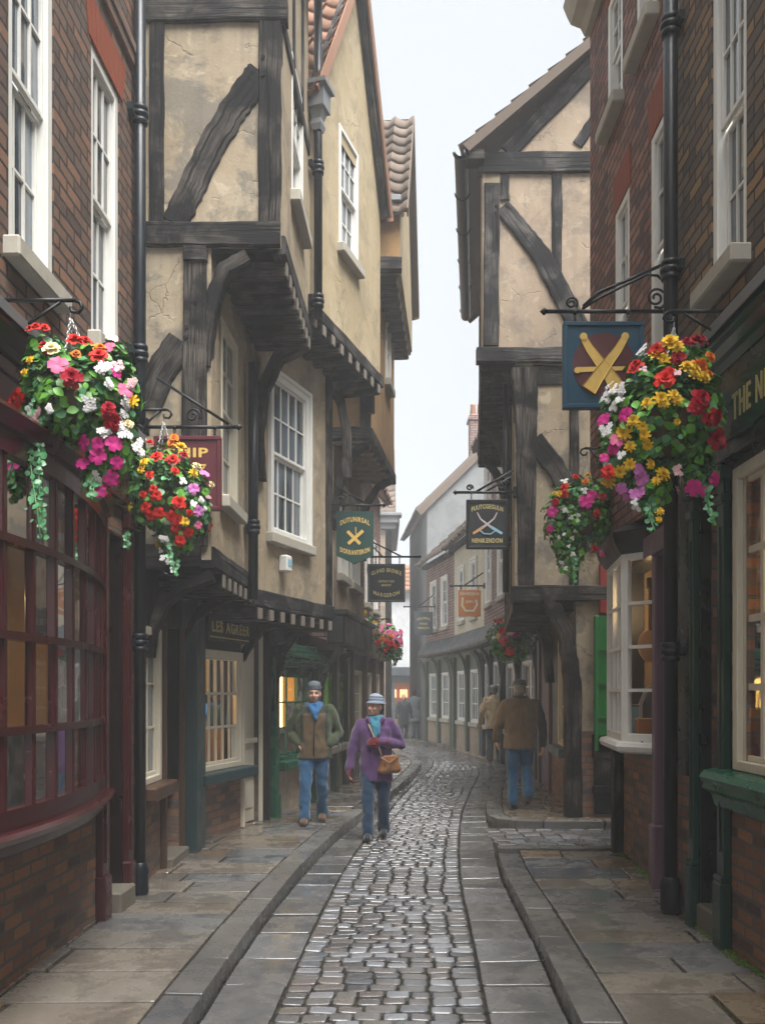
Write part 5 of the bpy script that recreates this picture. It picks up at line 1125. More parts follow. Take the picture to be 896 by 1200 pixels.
# 4-6. the foggy row on the bend
ro_h = thing('brick_house', 'faded red brick house just past the timber jetty, tall white sashes above dark shopfront', 'house', (2.7, 20.5, 0), HG)
def far_house(h, F, top, wmat, ws, gs, shop, pil, z1=3.0, sm='white', eave='timber_pale', roof='tile_grey', pitch=.9, rl=3.0):
    part('wall', wall_mb(0, F.L, z1, top, ws), M[wmat], h, F); part('wall', wall_mb(0, F.L, .75, z1, gs), M[shop], h, F); part('wall', wall_mb(0, F.L, 0, .75), M['plaster_pink'], h, F)
    for w_ in ws: sash_window(h, F, *w_, cols=2, rows=(2, 2), d=0, fw=.085, surround=.05)
    for w_ in gs: sash_window(h, F, *w_, cols=3, rows=3, d=0, fw=.07, bar=.03, mat=sm, pane='pane_pale')
    for u in pil:
        q = MB(); q.box(u-.09, u+.09, 0, .1, .1, 2.7, bev=.01); part('pilaster', q, M[shop], h, F)
        bracket(h, Frame(F.at(u, 0, 0).xy, F.at(u, 1, 0).xy), [(.05, 2.0), (.09, 2.35), (.17, 2.6), (.29, 2.74)], [.1, .1, .1, .08], -.06, .06, mat=shop)
    q = MB(); rr = [(0, 3.36), (.30, 2.98), (.32, 2.90), (.29, 2.84), (0, 2.82)]; q.grid([[(u, d, z) for d, z in rr] for u in [F.L*k/10 for k in range(11)]], closed=True, smooth=False, caps=True); part('pent_roof', q, M['grey_shop'], h, F)
    q = MB(); q.box(0, F.L, 0, .18, top-.12, top, bev=.02); part('eaves_board', q, M[eave], h, F)
    r = MB(); roof_tiles(r, F.at(0, .3, top), F.x, -F.y+V((0, 0, pitch)), F.L, rl, .34, .38); part('roof', r, M[roof], h, WI)
F = FR((2.85, 16.8), (2.55, 23.6), 'R')
ws = []
for a, b in ((569, 579), (591, 600), (612, 622)):
    u0, u1 = sorted((F.u(a), F.u(b))); ws.append((u0, max(u1, u0+.75), 3.85, 5.35))
ws = [(5.55, 6.35, 3.85, 5.45), (3.7, 4.5, 3.85, 5.45), (1.6, 2.4, 3.85, 5.45)]; ws += [(a, b, 6.1, 7.5) for a, b, _, _ in ws]
far_house(ro_h, F, 7.75, 'brick_pink', ws, [(.6, 1.7, .9, 2.3), (2.4, 3.5, .9, 2.3), (4.3, 5.2, .9, 2.4), (5.7, 6.5, .9, 2.4)], 'grey_shop', (.2, 2.1, 3.9, 5.45, 6.65), pitch=.35, rl=2)
q = MB(); E = Frame((2.55, 23.62), (7, 23.62)); E = Frame((2.55, 23.64), (8, 23.64)); 
h2 = thing('rendered_house', 'narrow cream house between two faded brick fronts on the bend', 'house', (2.3, 25.5, 0), HG)
F = FR((2.55, 23.62), (2.1, 27.5), 'R'); far_house(h2, F, 5.9, 'plaster_cream', [(.8, 1.5, 3.7, 5.2), (2.4, 3.1, 3.7, 5.2)], [(.5, 1.5, .9, 2.3), (2.2, 3.3, .9, 2.3)], 'olive', (.15, 1.85, 3.7))
h3 = thing('brick_house', 'pale pinkish house furthest along the right side before the white house', 'house', (1.8, 29.2, 0), HG)
F = FR((2.1, 27.52), (1.45, 31), 'R'); far_house(h3, F, 5.85, 'brick_pink', [(.7, 1.4, 3.7, 5.2), (2.1, 2.8, 3.7, 5.2)], [(.5, 1.4, .9, 2.3), (2.0, 3.0, .9, 2.3)], 'olive', (.15, 1.7, 3.4))
q = MB(); E = Frame((8, 31.02), (1.45, 31.02)); part('wall', wall_mb(0, E.L, 0, 5.85), M['brick_pink'], h3, E)
h4 = thing('rendered_house', 'tall grey gable with a chimney rising behind the low roofs of the bend', 'house', (4, 32, 0), HG)
E = FACE(1.5, 9.5, 31.6)
part('wall', wall_mb(0, E.L, 0, 8.0, gable=[(E.L-4, 11.8)]), M['plaster_grey'], h4, E)
S4 = Frame((1.5, 31.65), (1.1, 38)); part('wall', wall_mb(0, S4.L, 0, 8), M['plaster_grey'], h4, S4)
q = MB(); q.ribbon([(E.L+.3, 7.75), (E.L-4, 11.95), (0, 7.9)], .3, -.1, .12, seg=3); part('bargeboard', q, M['tile_grey'], h4, E)
r = MB(); e = V((1.2, 31.5, 7.85)); r_ = V((5.5, 31.5, 11.95)); roof_tiles(r, e, V((-.06, 1, 0)), r_-e, 6.5, (r_-e).length, .4, .45); part('roof', r, M['tile_grey'], h4, WI)
c = MB(); c.box(2.95, 3.45, 31.7, 32.3, 8.8, 10.9, bev=.02); c.box(2.89, 3.51, 31.64, 32.36, 10.9, 11.0, bev=.02); c.box(2.93, 3.47, 31.68, 32.32, 11.0, 11.1, bev=.02)
ch = part('chimney', place(c, Matrix.Translation((-4, -32, 0))), M['brick_pink'], h4); c = MB()
for x in (3.08, 3.32): c.lathe([(.09, 11.1), (.11, 11.15), (.08, 11.45), (.10, 11.5), (.06, 11.51)], (x, 32, 0), 10)
sub('chimney_pot', place(c, Matrix.Translation((-4, -32, 0))), M['tile_orange'], ch)
# ------------------------------------------------------------------ hanging signs
def C(px, py, Y): return V(((px-448)*Y/FPX, Y, EYE-(py-812)*Y/FPX))
def spiral(c, r0, turns, a0, sgn=1, n=26, shrink=.78):
    return [(c[0]+r0*(1-shrink*t)*math.cos(a0+sgn*2*PI*turns*t), c[1], c[2]+r0*(1-shrink*t)*math.sin(a0+sgn*2*PI*turns*t)) for t in [k/(n-1) for k in range(n)]]
SG_ = 'painted signs hanging over the lane'
def hang_sign(label, Y, wall, tip, bar, bx, stay=None, scrolls=(), mat='sign_black', frame=None, shape='rect', hooks=(.2, .8), barr=.016, inner=None):
    s = Y/FPX; root = C(wall, bar, Y); t = thing('hanging_sign', label, 'sign', root, SG_)
    L = lambda px, py: V(((px-wall)*s, 0, -(py-bar)*s))
    q = MB(); e = L(tip, bar); q.tube([(0, 0, 0), e], barr, 8); sg = 1 if e.x > 0 else -1
    q.lathe([(0, -.0), (barr*1.9, .02), (barr*1.2, .05), (0, .07)], (0, 0, 0), 8) if False else None
    q.tube([e, e+V((sg*.02, 0, 0)), e+V((sg*.05, 0, 0))], [barr*1.1, barr*1.9, .002], 8)
    q.box(-.02, .02, -.03, .03, -.07, .07, bev=.006)
    if stay: q.tube([L(*p) for p in stay], barr*.8, 8)
    for sc in scrolls:
        if isinstance(sc, list): q.tube([L(*p) for p in sc], barr*.7, 6)
        else: c = L(sc[0], sc[1]); q.tube(spiral(c, sc[2]*s, sc[3], sc[4], sc[5]), barr*.62, 6)
    part('bracket', q, M['iron'], t)
    a, b = L(bx[0], bx[2]), L(bx[1], bx[3]); w = b.x-a.x; hgt = a.z-b.z; cx = (a.x+b.x)/2
    for k in hooks:
        q = MB(); x = a.x+w*k; q.tube([(x, 0, 0), (x, 0, -.012)], barr*1.5, 8); z = a.z
        n = max(2, round(abs(z)/.022))
        for i in range(n):
            zz = z*(i+.5)/n; q.tube([(x+.010*math.cos(u)*(1 if i % 2 else .3), .010*math.cos(u)*(.3 if i % 2 else 1), zz+.016*math.sin(u)) for u in [2*PI*j/8 for j in range(9)]], .004, 5)
        part('hook', q, M['iron'], t)
    q = MB(); th = .022
    if shape == 'rect': q.box(a.x, b.x, -th, th, b.z, a.z, bev=.006); out = None
    else: q.poly_prism([(a.x, a.z), (b.x, a.z), (b.x, b.z+hgt*.16), (cx, b.z), (a.x, b.z+hgt*.16)], -th, th)
    bd = part('board', q, M[mat], t)
    if frame and shape == 'rect':
        f = MB(); m = .032
        for sd in (-1, 1):
            y0, y1 = sd*th, sd*(th+.014)
            for x0, x1, z0, z1 in ((a.x, b.x, a.z-m, a.z), (a.x, b.x, b.z, b.z+m), (a.x, a.x+m, b.z+m, a.z-m), (b.x-m, b.x, b.z+m, a.z-m)): f.box(x0, x1, y0, y1, z0, z1, bev=.004)
        sub('moulding', f, M[frame], bd)
    return t, bd, V((cx, 0, (a.z+b.z)/2)), w, hgt, th
def both(mb, c, th):
    """the same painting on both faces of a board"""
    o, p = MB(), MB(); o.add(mb, Matrix.Translation((c.x, -th-.002, c.z))); p.add(mb, Matrix.Translation((c.x, th+.002, c.z)) @ Matrix.Rotation(PI, 4, 'Z')); return o, p
def paint(name, faces, mat, bd):
    for f in faces: sub(name, f, mat, bd)
def strip(pts, w, y=-.003):
    q = MB(); q.ribbon(pts, w, y, y+.004, 0, seg=4); return q

# great blue sign with the golden pipes
t, bd, c, w, hh, th = hang_sign('large blue sign with crossed golden pipes on a maroon disc', 7.0, 783, 640, 365, (659, 753, 378.5, 479.5),
    stay=[(781, 308), (740, 326), (700, 343), (683, 359)], scrolls=[(669, 355, 7.5, 1.6, -.6, 1), [(682, 362), (700, 350), (730, 335), (757, 322), (770, 323), (780, 333)], (768, 349, 11, 1.5, .6, 1), [(779, 356), (774, 361), (766, 360)]], mat='sign_blue', frame='sign_blue', hooks=(.15, .82))
d = MB(); R = w*.385; d.poly_prism([(R*math.cos(2*PI*k/40), R*1.03*math.sin(2*PI*k/40)) for k in range(40)], -.004, .001); paint('disc', both(d, c+V((0, 0, 0)), th), M['disc'], bd)
q = MB(); r = R
q.add(strip([(-r*.70, r*.93), (-r*.45, r*.5), (0, -r*.1), (r*.25, -r*.45), (r*.50, -r*.88)], [r*.2, r*.16, r*.15, r*.22, r*.52], -.010), Matrix.Identity(4))
q.add(strip([(r*.72, r*.95), (r*.45, r*.5), (0, -r*.1), (-r*.25, -r*.45), (-r*.50, -r*.82)], [r*.2, r*.16, r*.15, r*.22, r*.50], -.014), Matrix.Identity(4))
q.add(strip([(-r*.90, -r*.17), (0, -r*.14), (r*.8, -r*.12)], [r*.17, r*.15, r*.12], -.012), Matrix.Identity(4))
for x, z, rr in ((-.66, .90, .12), (.68, .91, .12), (-.86, -.19, .1)):
    q.poly_prism([(r*x+r*rr*math.cos(2*PI*k/12), r*z+r*rr*math.sin(2*PI*k/12)) for k in range(12)], -.016, -.004)
paint('emblem', both(q, c, th), M['gold'], bd)
def words(bd, c, th, lines, mat='gold_dim'):
    for txt, size, wid, dz, arc in lines: o = MB(); o.add(letters(txt, size, width=wid, arc=arc, bold=.03, thick=.3), Matrix.Translation((0, 0, dz-size*.35))); paint('lettering', both(o, c, th), M[mat], bd)
# maroon ship sign
t, bd, c, w, hh, th = hang_sign('maroon sign lettered in gold above a golden cup, half behind flowers', 7.72, 172, 277, 500.5, (181, 259.5, 512, 598.5), stay=[(184, 443), (268, 497)], scrolls=[(226, 487, 9, 1.4, -.5, 1)], mat='sign_maroon', frame='sign_maroon', hooks=(.3, .9), barr=.015)
words(bd, c, th, [('SHIP', .105, w*.62, hh*.28, 0)], 'gold')
q = MB(); q.add(strip([(-w*.2, hh*.10), (w*.28, hh*.11)], .014), Matrix.Identity(4)); q.add(strip([(-w*.17, hh*.09), (-w*.08, -hh*.0), (.03, -hh*.02), (w*.18, hh*.02), (w*.26, hh*.09)], .014), Matrix.Identity(4)); q.add(strip([(.03, -hh*.03), (.03, -hh*.2)], .014), Matrix.Identity(4)); q.add(strip([(-w*.12, -hh*.22), (w*.2, -hh*.2)], .016), Matrix.Identity(4))
paint('emblem', both(q, c, th), M['gold'], bd)
# green shield
t, bd, c, w, hh, th = hang_sign('dark green shield-shaped sign with two crossed golden sticks', 12.35, 388, 448, 592, (394, 437.5, 599.5, 661), stay=[(393, 570), (403, 575), (430, 591)], scrolls=[(399, 585, 7, 1.5, .2, 1)], mat='sign_green', shape='shield', hooks=(.2, .8))
words(bd, c, th, [('DUTUNIRSAL', .085, w*.80, hh*.27, .055), ('DORRANTERON', .085, w*.80, -hh*.22, -.045)], 'gold')
q = MB(); q.add(strip([(-w*.2, hh*.12), (w*.14, -hh*.12)], .042), Matrix.Identity(4)); q.add(strip([(w*.22, hh*.13), (-w*.18, -hh*.12)], .042, -.006), Matrix.Identity(4)); q.add(strip([(.01, hh*.2), (.015, hh*.06)], .012, -.006), Matrix.Identity(4)); paint('emblem', both(q, c, th), M['gold'], bd)
# black oblong
t, bd, c, w, hh, th = hang_sign('black oblong sign with three lines of small gold lettering', 15.0, 428, 490, 652.5, (430.5, 474.5, 661, 705.5), stay=[(430, 632), (470, 652)], scrolls=[[(436, 640), (448, 652)]], mat='sign_black', frame='sign_slate', hooks=(.22, .85))
words(bd, c, th, [('GLAND BRENKE', .085, w*.80, hh*.24, .06), ('DISTRICT OLD', .045, w*.42, hh*.04, 0), ('MARKET', .045, w*.26, -hh*.06, 0), ('MARGERON', .085, w*.70, -hh*.24, -.05)])
# crossed knives
t, bd, c, w, hh, th = hang_sign('black sign with two crossed curved blades between lines of lettering', 11.74, 603, 535, 577, (546, 594.5, 586, 643.5), stay=[(601, 551), (558, 576)], scrolls=[(550, 571.5, 4, 1.4, -.3, 1), (587, 569, 5, 1.5, .3, 1), [(600, 558), (569, 576)]], mat='sign_black', frame='black', hooks=(.12, .88), barr=.018)
words(bd, c, th, [('FUUTCGEGULN', .075, w*.76, hh*.30, .04), ('NENIKENDON', .075, w*.74, -hh*.33, 0)])
q = MB(); q.add(strip([(-w*.24, hh*.24), (-w*.16, hh*.11), (0, -.0), (w*.1, -hh*.06)], [.012, .035, .03, .03]), Matrix.Identity(4)); q.add(strip([(w*.24, hh*.24), (w*.16, hh*.11), (0, -.0), (-w*.1, -hh*.06)], [.012, .035, .03, .03], -.006), Matrix.Identity(4)); paint('emblem', both(q, c, th), M['silver'], bd)
q = MB(); q.add(strip([(-w*.1, -hh*.06), (-w*.34, -hh*.19)], [.036, .03]), Matrix.Identity(4)); paint('handle', both(q, c, th), M['copper'], bd)
q = MB(); q.add(strip([(w*.1, -hh*.06), (w*.36, -hh*.19)], [.036, .03]), Matrix.Identity(4)); q.add(strip([(-w*.18, -hh*.12), (-w*.08, -hh*.19), (w*.08, -hh*.2), (w*.2, -hh*.13)], [.014, .02, .02, .014], -.005), Matrix.Identity(4)); paint('handle', both(q, c, th), M['skyblue'], bd)
# orange
t, bd, c, w, hh, th = hang_sign('small orange sign with a pale cup emblem in the fog', 22.6, 567, 529, 686.5, (536.5, 563, 691.5, 722.5), stay=[(566, 671), (544, 686)], mat='sign_orange', hooks=(.1, .9), barr=.02)
words(bd, c, th, [('BENIDEAN', .1, w*.84, hh*.36, 0), ('BIBI', .09, w*.3, hh*.06, 0)], 'cream')
q = MB(); q.add(strip([(-w*.3, hh*.22), (-w*.33, -hh*.08), (-w*.18, -hh*.28), (w*.18, -hh*.28), (w*.33, -hh*.05), (w*.28, hh*.14)], .05), Matrix.Identity(4)); paint('emblem', both(q, c, th), M['cream'], bd)
# slate
t, bd, c, w, hh, th = hang_sign('slate grey sign furthest down the lane, nearly lost in fog', 29.5, 509, 474, 711, (485, 507, 717, 744), stay=[(508, 697), (490, 711)], mat='sign_slate', hooks=(.1, .9), barr=.022)
words(bd, c, th, [('DELAMERE', .1, w*.7, hh*.16, .05), ('FINE', .08, w*.4, -hh*.02, 0), ('MERGEN', .09, w*.6, -hh*.2, 0)])

# alarm box on the tan wall
L = FR((-1.33, 9.7), (-.64, 11.66), 'L'); u, z = L.hit(329, 661)
t = thing('alarm_box', 'small white alarm box fixed under the tall white window', 'alarm box', L.at(u, .0, z)); R3 = L.M.to_3x3().to_4x4()
q = MB(); q.box(-.065, .065, 0, .11, -.09, .09, bev=.015); part('casing', q, M['white'], t, Matrix.Translation(V(t.location)) @ R3)
q = MB(); q.box(-.05, .05, .11, .114, -.03, .045); part('badge', q, M['skyblue'], t, Matrix.Translation(V(t.location)) @ R3)

# ------------------------------------------------------------------ hanging baskets
def flower_mesh(kind, seed):
    rnd = random.Random(seed); mb = MB()
    def petal(a, l, w, tilt, z0=0, curl=.2):
        ca, sa = math.cos(a), math.sin(a); rows = []
        for t in (0, .35, .7, 1.0):
            r = l*t*math.cos(tilt); z = z0+l*t*math.sin(tilt)-curl*l*t*t; hw = w*(.25+1.5*t-1.15*t*t)
            rows.append([(r*ca-s*hw*sa, r*sa+s*hw*ca, z+abs(s)*hw*.25) for s in (-1, 0, 1)])
        mb.grid(rows)
    if kind == 'rose':
        for ring, (n, l, tilt) in enumerate(((6, 1.0, .15), (6, .82, .6), (5, .6, 1.0), (4, .38, 1.3))):
            for k in range(n): petal(2*PI*k/n+ring*.5+rnd.uniform(-.2, .2), l*rnd.uniform(.85, 1.1), .40*l+.1, tilt+rnd.uniform(-.12, .12), ring*.08, .28)
    elif kind == 'petunia':
        for k in range(5): petal(2*PI*k/5+rnd.uniform(-.1, .1), 1.0, .55, .42+rnd.uniform(-.1, .1), -.1, .42)
    elif kind == 'cluster':
        for q in range(7):
            cx, cy, cz = rnd.uniform(-.65, .65), rnd.uniform(-.65, .65), rnd.uniform(0, .4); b = len(mb.v)
            for k in range(5): petal(2*PI*k/5+q, .42, .2, .3, cz, .3)
            for i in range(b, len(mb.v)): p = mb.v[i]; mb.v[i] = (p[0]+cx, p[1]+cy, p[2])
    else:
        for ring, (n, l, tilt) in enumerate(((8, 1.0, .1), (8, .85, .5), (7, .65, .9), (5, .4, 1.2))):
            for k in range(n): petal(2*PI*k/n+ring*.4, l*rnd.uniform(.9, 1.08), .26, tilt, ring*.07, .15)
    return mb
FK = dict(red='rose', crimson='rose', yellow='pom', pink='petunia', magenta='petunia', white='cluster', orange='rose', lilac='petunia', cream='rose', blush='cluster')
FM_ = {}
for cn, kd in FK.items(): FM_[cn] = [flower_mesh(kd, 11*i+len(cn)).mesh(cn+'_blossom', FL[cn]) for i in range(3)]
def leaf_to(mb, p, n, size, rnd, roll=None):
    """one cupped leaf at p, its face turned to n"""
    n = n.normalized(); a = n.orthogonal().normalized(); b = n.cross(a); r = rnd.uniform(0, 2*PI) if roll is None else roll
    t = (a*math.cos(r)+b*math.sin(r)); s = n.cross(t); L = size; W = size*rnd.uniform(.38, .52)
    prof = ((0, .12), (.3, .85), (.6, 1.0), (.85, .6), (1, .05)); rows = []
    for u, w in prof:
        c = p+t*(L*(u-.4))-n*(L*.18*u*u)
        rows.append([c+s*(W*w)+n*(W*.22*w), c, c-s*(W*w)+n*(W*.22*w)])
    mb.grid(rows)
BG = 'hanging baskets full of bedding flowers'
def basket(label, Y, blobs, hang, blooms, trails=(), leafn=1500, leafs=.05, extra=14, fs=.040, cols=('red', 'white', 'pink'), seed=1, chain_h=None, maxb=98):
    rnd = random.Random(seed); s = Y/FPX
    c0 = C(blobs[0][0], blobs[0][1], Y); t = thing('hanging_basket', label, 'flower basket', c0, BG)
    B = [((b[0]-blobs[0][0])*s, -(b[1]-blobs[0][1])*s, b[2]*s, b[3]*s, (b[4] if len(b) > 4 else (b[2]*.9))*s) for b in blobs]
    def front(x, z):
        best = None
        for bx, bz, rx, rz, ry in B:
            q = ((x-bx)/rx)**2+((z-bz)/rz)**2
            if q < 1:
                y = -ry*math.sqrt(1-q); n = V(((x-bx)/rx**2, y/ry**2, (z-bz)/rz**2))
                if best is None or y < best[0]: best = (y, n.normalized())
        return best
    lv, lv2 = MB(), MB(); tot = sum(b[2]*b[3] for b in B)
    for bx, bz, rx, rz, ry in B:
        for _ in range(int(leafn*rx*rz/tot)):
            th = rnd.uniform(0, 2*PI); cz = rnd.uniform(-1, 1); sr = math.sqrt(1-cz*cz); d = V((sr*math.cos(th), sr*math.sin(th), cz)); k = rnd.uniform(.62, 1.04)+(.10 if rnd.random() < .08 else 0)
            k += .07*math.sin(7*d.x+3*d.z+seed)+.06*math.sin(9*d.z-4*d.y)
            p = V((bx+d.x*rx*k, d.y*ry*k, bz+d.z*rz*k)); n = (d+V((0, 0, .5))+V((rnd.uniform(-1, 1), rnd.uniform(-1, 1), rnd.uniform(-1, 1)))*.55)
            leaf_to(lv if rnd.random() < .7 else lv2, p, n, leafs*rnd.uniform(.6, 1.25), rnd)
    part('foliage', lv, M['leaf'], t); part('foliage', lv2, M['leaf_blue'], t)
    tr = MB()
    for pts, sz, cols_ in trails:
        P = [C(p[0], p[1], Y-(.25, .6, .8)[min(i, 2)]*blobs[0][2]*s-.045*i)-c0 for i, p in enumerate(pts)]
        tr.tube(P, .004, 5)
        for i in range(len(P)-1):
            L = (P[i+1]-P[i]).length; m = max(3, int(L/.012))
            for k in range(m):
                p = P[i].lerp(P[i+1], k/m)+V((rnd.gauss(0, sz), rnd.gauss(0, sz), rnd.gauss(0, .01))); leaf_to(tr, p, V((rnd.uniform(-1, 1), -1.2, rnd.uniform(-.2, 1))), leafs*.62*rnd.uniform(.6, 1.2), rnd)
    if trails: part('trailing_vine', tr, M['leaf_blue'], t)
    n_ = 0
    def bloom(cn, p, n, size):
        nonlocal n_
        if n_ >= maxb: return
        n_ += 1
        o = link('blossom', FM_[cn][rnd.randrange(3)]); o.parent = t
        R = (n+V((rnd.uniform(-.35, .35), rnd.uniform(-.35, .1), rnd.uniform(-.1, .45)))).normalized().to_track_quat('Z', 'Y').to_matrix().to_4x4()
        o.matrix_basis = Matrix.Translation(p) @ R @ Matrix.Rotation(rnd.uniform(0, 6), 4, 'Z') @ Matrix.Scale(size, 4)
    for cn, px, py, *r in blooms:
        x, z = (px-blobs[0][0])*s, -(py-blobs[0][1])*s; f = front(x, z); size = (r[0] if r else 1)*fs*rnd.uniform(.78, 1.2)
        if f is None: y, n = -.28*blobs[0][2]*s, V((0, -1, .1))
        else: y, n = f
        p = V((x, y, z))+n*.035
        bloom(cn, p, n, size)
    for _ in range(extra):
        b = B[rnd.randrange(len(B))]; th = rnd.uniform(0, PI); cz = rnd.uniform(-.7, .8); sr = math.sqrt(1-cz*cz); d = V((sr*math.cos(th), sr*math.sin(th), cz))
        bloom(rnd.choice(cols), V((b[0]+d.x*b[2]*1.05, d.y*b[4]*1.05, b[1]+d.z*b[3]*1.05)), d, fs*rnd.uniform(.7, 1.05))
    # the wire bowl with its liner, and three chains up to the hook
    q = MB(); rx, rz = B[0][2]*.62, B[0][3]*.75; zz = 0
    q.lathe([(.02, -rz), (rx*.55, -rz*.85), (rx*.85, -rz*.5), (rx, 0), (rx*.9, .015), (0, .015)], (0, 0, zz), 18); part('liner', q, M['coir'], t)
    hx, hz = (hang[0]-blobs[0][0])*s, -(hang[1]-blobs[0][1])*s; q = MB()
    for k in range(3):
        a = PI/2+2*PI*k/3+.5; e = V((rx*.8*math.cos(a), rx*.8*math.sin(a), .02)); top = V((hx, 0, hz-.05)); nl = max(6, int((e-top).length/.02))
        for i in range(nl):
            p = e.lerp(top, (i+.5)/nl); dr = (top-e).normalized(); o1 = dr.orthogonal().normalized(); o2 = dr.cross(o1); w_ = o1 if i % 2 else o2
            q.tube([p+dr*(.013*math.sin(u))+w_*(.006*math.cos(u)) for u in [2*PI*j/8 for j in range(9)]], .0026, 5, caps=False)
    q.tube([(hx, 0, hz+.0), (hx, 0, hz-.05)], .005, 6); part('chain', q, M['chain'], t)
    return t, c0+V((hx, 0, hz))
def wall_bracket(label, hook, wallx, drop=.2, up=.0, r=.012):
    """scrolled iron bracket from a wall out to the hook of a basket"""
    d = hook.x-wallx; L = abs(d); sg = 1 if d > 0 else -1
    t = thing('basket_bracket', label, 'bracket', (wallx, hook.y, hook.z), 'iron brackets that carry the baskets')
    q = MB(); z = .045; x = lambda a: sg*a
    q.tube([(x(0), 0, z), (x(L+.02), 0, z)], r, 8); q.box(-.012, .012, -.02, .02, z-drop-.12, z+.07, bev=.004)
    q.tube([(x(0), 0, z-drop), (x(.05), 0, z-drop+.005), (x(L*.55), 0, z-drop*.45), (x(L*.86), 0, z-.01)], r*.8, 8)
    part('arm', q, M['iron'], t); q = MB()
    q.tube([(x(L+.02), 0, z), (x(L+.05), 0, z-.012), (x(L+.06), 0, z-.04), (x(L+.04), 0, z-.065), (x(L+.005), 0, z-.06), (x(L), 0, z-.035)], r*.8, 8)
    q.tube(spiral((x(.055), 0, z-drop+.05), .045, 1.3, PI*1.5, sg), r*.6, 6); part('scroll', q, M['iron'], t)
b1 = [('red', 51, 397, .9), ('red', 59, 398, .9), ('red', 45, 398, .8), ('red', 62, 415, 1.2), ('red', 66, 421), ('red', 100, 419, 1.1), ('red', 110, 419, 1.1), ('orange', 125, 427, 1.1), ('red', 126, 436), ('pink', 135, 421), ('blush', 137, 414), ('cream', 80, 431, 1.1), ('yellow', 56, 440, .8), ('yellow', 51, 453, .7), ('orange', 106, 438, .8),
      ('pink', 90, 451, 1.35), ('crimson', 104, 464, 1.3), ('red', 32, 474, 1.1), ('red', 38, 471), ('white', 130, 451, 1.1), ('magenta', 142, 451, 1.1), ('blush', 144, 443), ('blush', 155, 459), ('pink', 149, 467, 1.1), ('white', 137, 467, 1.1), ('yellow', 162, 479, .8), ('crimson', 135, 489, 1.1), ('crimson', 137, 500, 1.25), ('white', 146, 490), ('white', 149, 481), ('white', 145, 510, 1.2), ('white', 149, 518), ('white', 155, 527, 1.4), ('magenta', 140, 527, 1.2), ('magenta', 125, 540, 1.2), ('magenta', 125, 528), ('magenta', 111, 526, 1.2), ('magenta', 141, 546, 1.2), ('magenta', 134, 560), ('white', 124, 560), ('magenta', 106, 549, 1.1), ('magenta', 118, 575, 1.2), ('blush', 67, 495, 1.1), ('blush', 61, 500), ('white', 57, 492, .8), ('white', 42, 495), ('white', 80, 494, .8), ('white', 118, 488), ('white', 133, 516), ('cream', 157, 505, .7)] + \
     [('white', x, y, .55) for x, y in ((45, 538), (52, 538), (45, 549), (44, 558), (46, 566), (45, 580), (48, 592), (47, 607), (53, 615), (55, 620))] + [('yellow', 53, 585, .5), ('yellow', 55, 601, .55), ('yellow', 47, 608, .5)]
t, hk = basket('big flower basket before the maroon shop, scarlet on top, white and magenta at right', 4.9, [(95, 468, 62, 62), (60, 455, 38, 42), (55, 410, 24, 18), (128, 455, 36, 52), (128, 520, 30, 48), (112, 560, 16, 28)], (83, 362), b1, trails=[([(42, 470), (32, 495), (34, 520), (38, 560), (44, 600), (48, 632)], .018, 1), ([(55, 480), (44, 505), (46, 530), (46, 570), (52, 620)], .014, 1), ([(112, 560), (108, 585)], .012, 1), ([(20, 497), (14, 505), (22, 530)], .012, 1)], leafn=2500, leafs=.052, cols=('red', 'white', 'pink', 'magenta'), seed=3)
wall_bracket('black scroll bracket holding the big basket before the maroon shop', hk, -2.01)
b2 = [('yellow', 167, 525, 1), ('yellow', 172, 539, 1.1), ('yellow', 181, 554, 1.1), ('yellow', 178, 562), ('yellow', 213, 533, 1.2), ('yellow', 157, 596, 1.1), ('yellow', 222, 615, .9), ('yellow', 228, 562, 1.1), ('cream', 230, 553), ('cream', 245, 572), ('orange', 205, 525, 1.2), ('orange', 208, 519), ('red', 181, 527, .9), ('red', 193, 547, 1.1), ('red', 209, 550, 1.25), ('red', 212, 562), ('red', 187, 568, .8), ('red', 191, 583, 1.1), ('red', 194, 589), ('red', 180, 588, .9), ('red', 215, 595, 1.15), ('red', 182, 601, 1), ('red', 187, 608), ('red', 195, 606), ('red', 209, 610), ('red', 215, 614), ('red', 212, 621), ('red', 224, 625, 1.15), ('red', 214, 636), ('red', 227, 606, .8), ('orange', 151, 603), ('orange', 137, 607), ('red', 142, 599), ('orange', 133, 617), ('orange', 140, 614, .8), ('crimson', 218, 542), ('lilac', 238, 560, 1.1), ('lilac', 231, 580, 1.3), ('lilac', 235, 603), ('pink', 234, 617), ('blush', 243, 587, .7), ('white', 219, 573, .7), ('white', 238, 592, .9), ('white', 231, 596, .7), ('white', 202, 614, .7), ('white', 200, 635, 1), ('white', 241, 600, .6), ('orange', 148, 618, .8), ('white', 174, 521, .6)] + [('white', x, y, .6) for x, y in ((197, 634), (205, 645), (195, 645), (203, 652), (195, 657), (201, 662), (206, 672))]
t, hk = basket('flower basket beside the maroon sign, scarlet blossoms with yellow ones on its left', 7.2, [(192, 575, 46, 52), (215, 590, 34, 48), (165, 570, 34, 44), (206, 630, 22, 26), (146, 612, 17, 12)], (192, 487), b2, trails=[([(198, 630), (200, 650), (207, 676)], .014, 1), ([(150, 610), (148, 628), (150, 642)], .012, 1)], leafn=2100, leafs=.055, fs=.042, cols=('red', 'yellow', 'white'), seed=5)
wall_bracket('black bracket on the left downpipe carrying the scarlet and yellow basket', hk, -1.93)
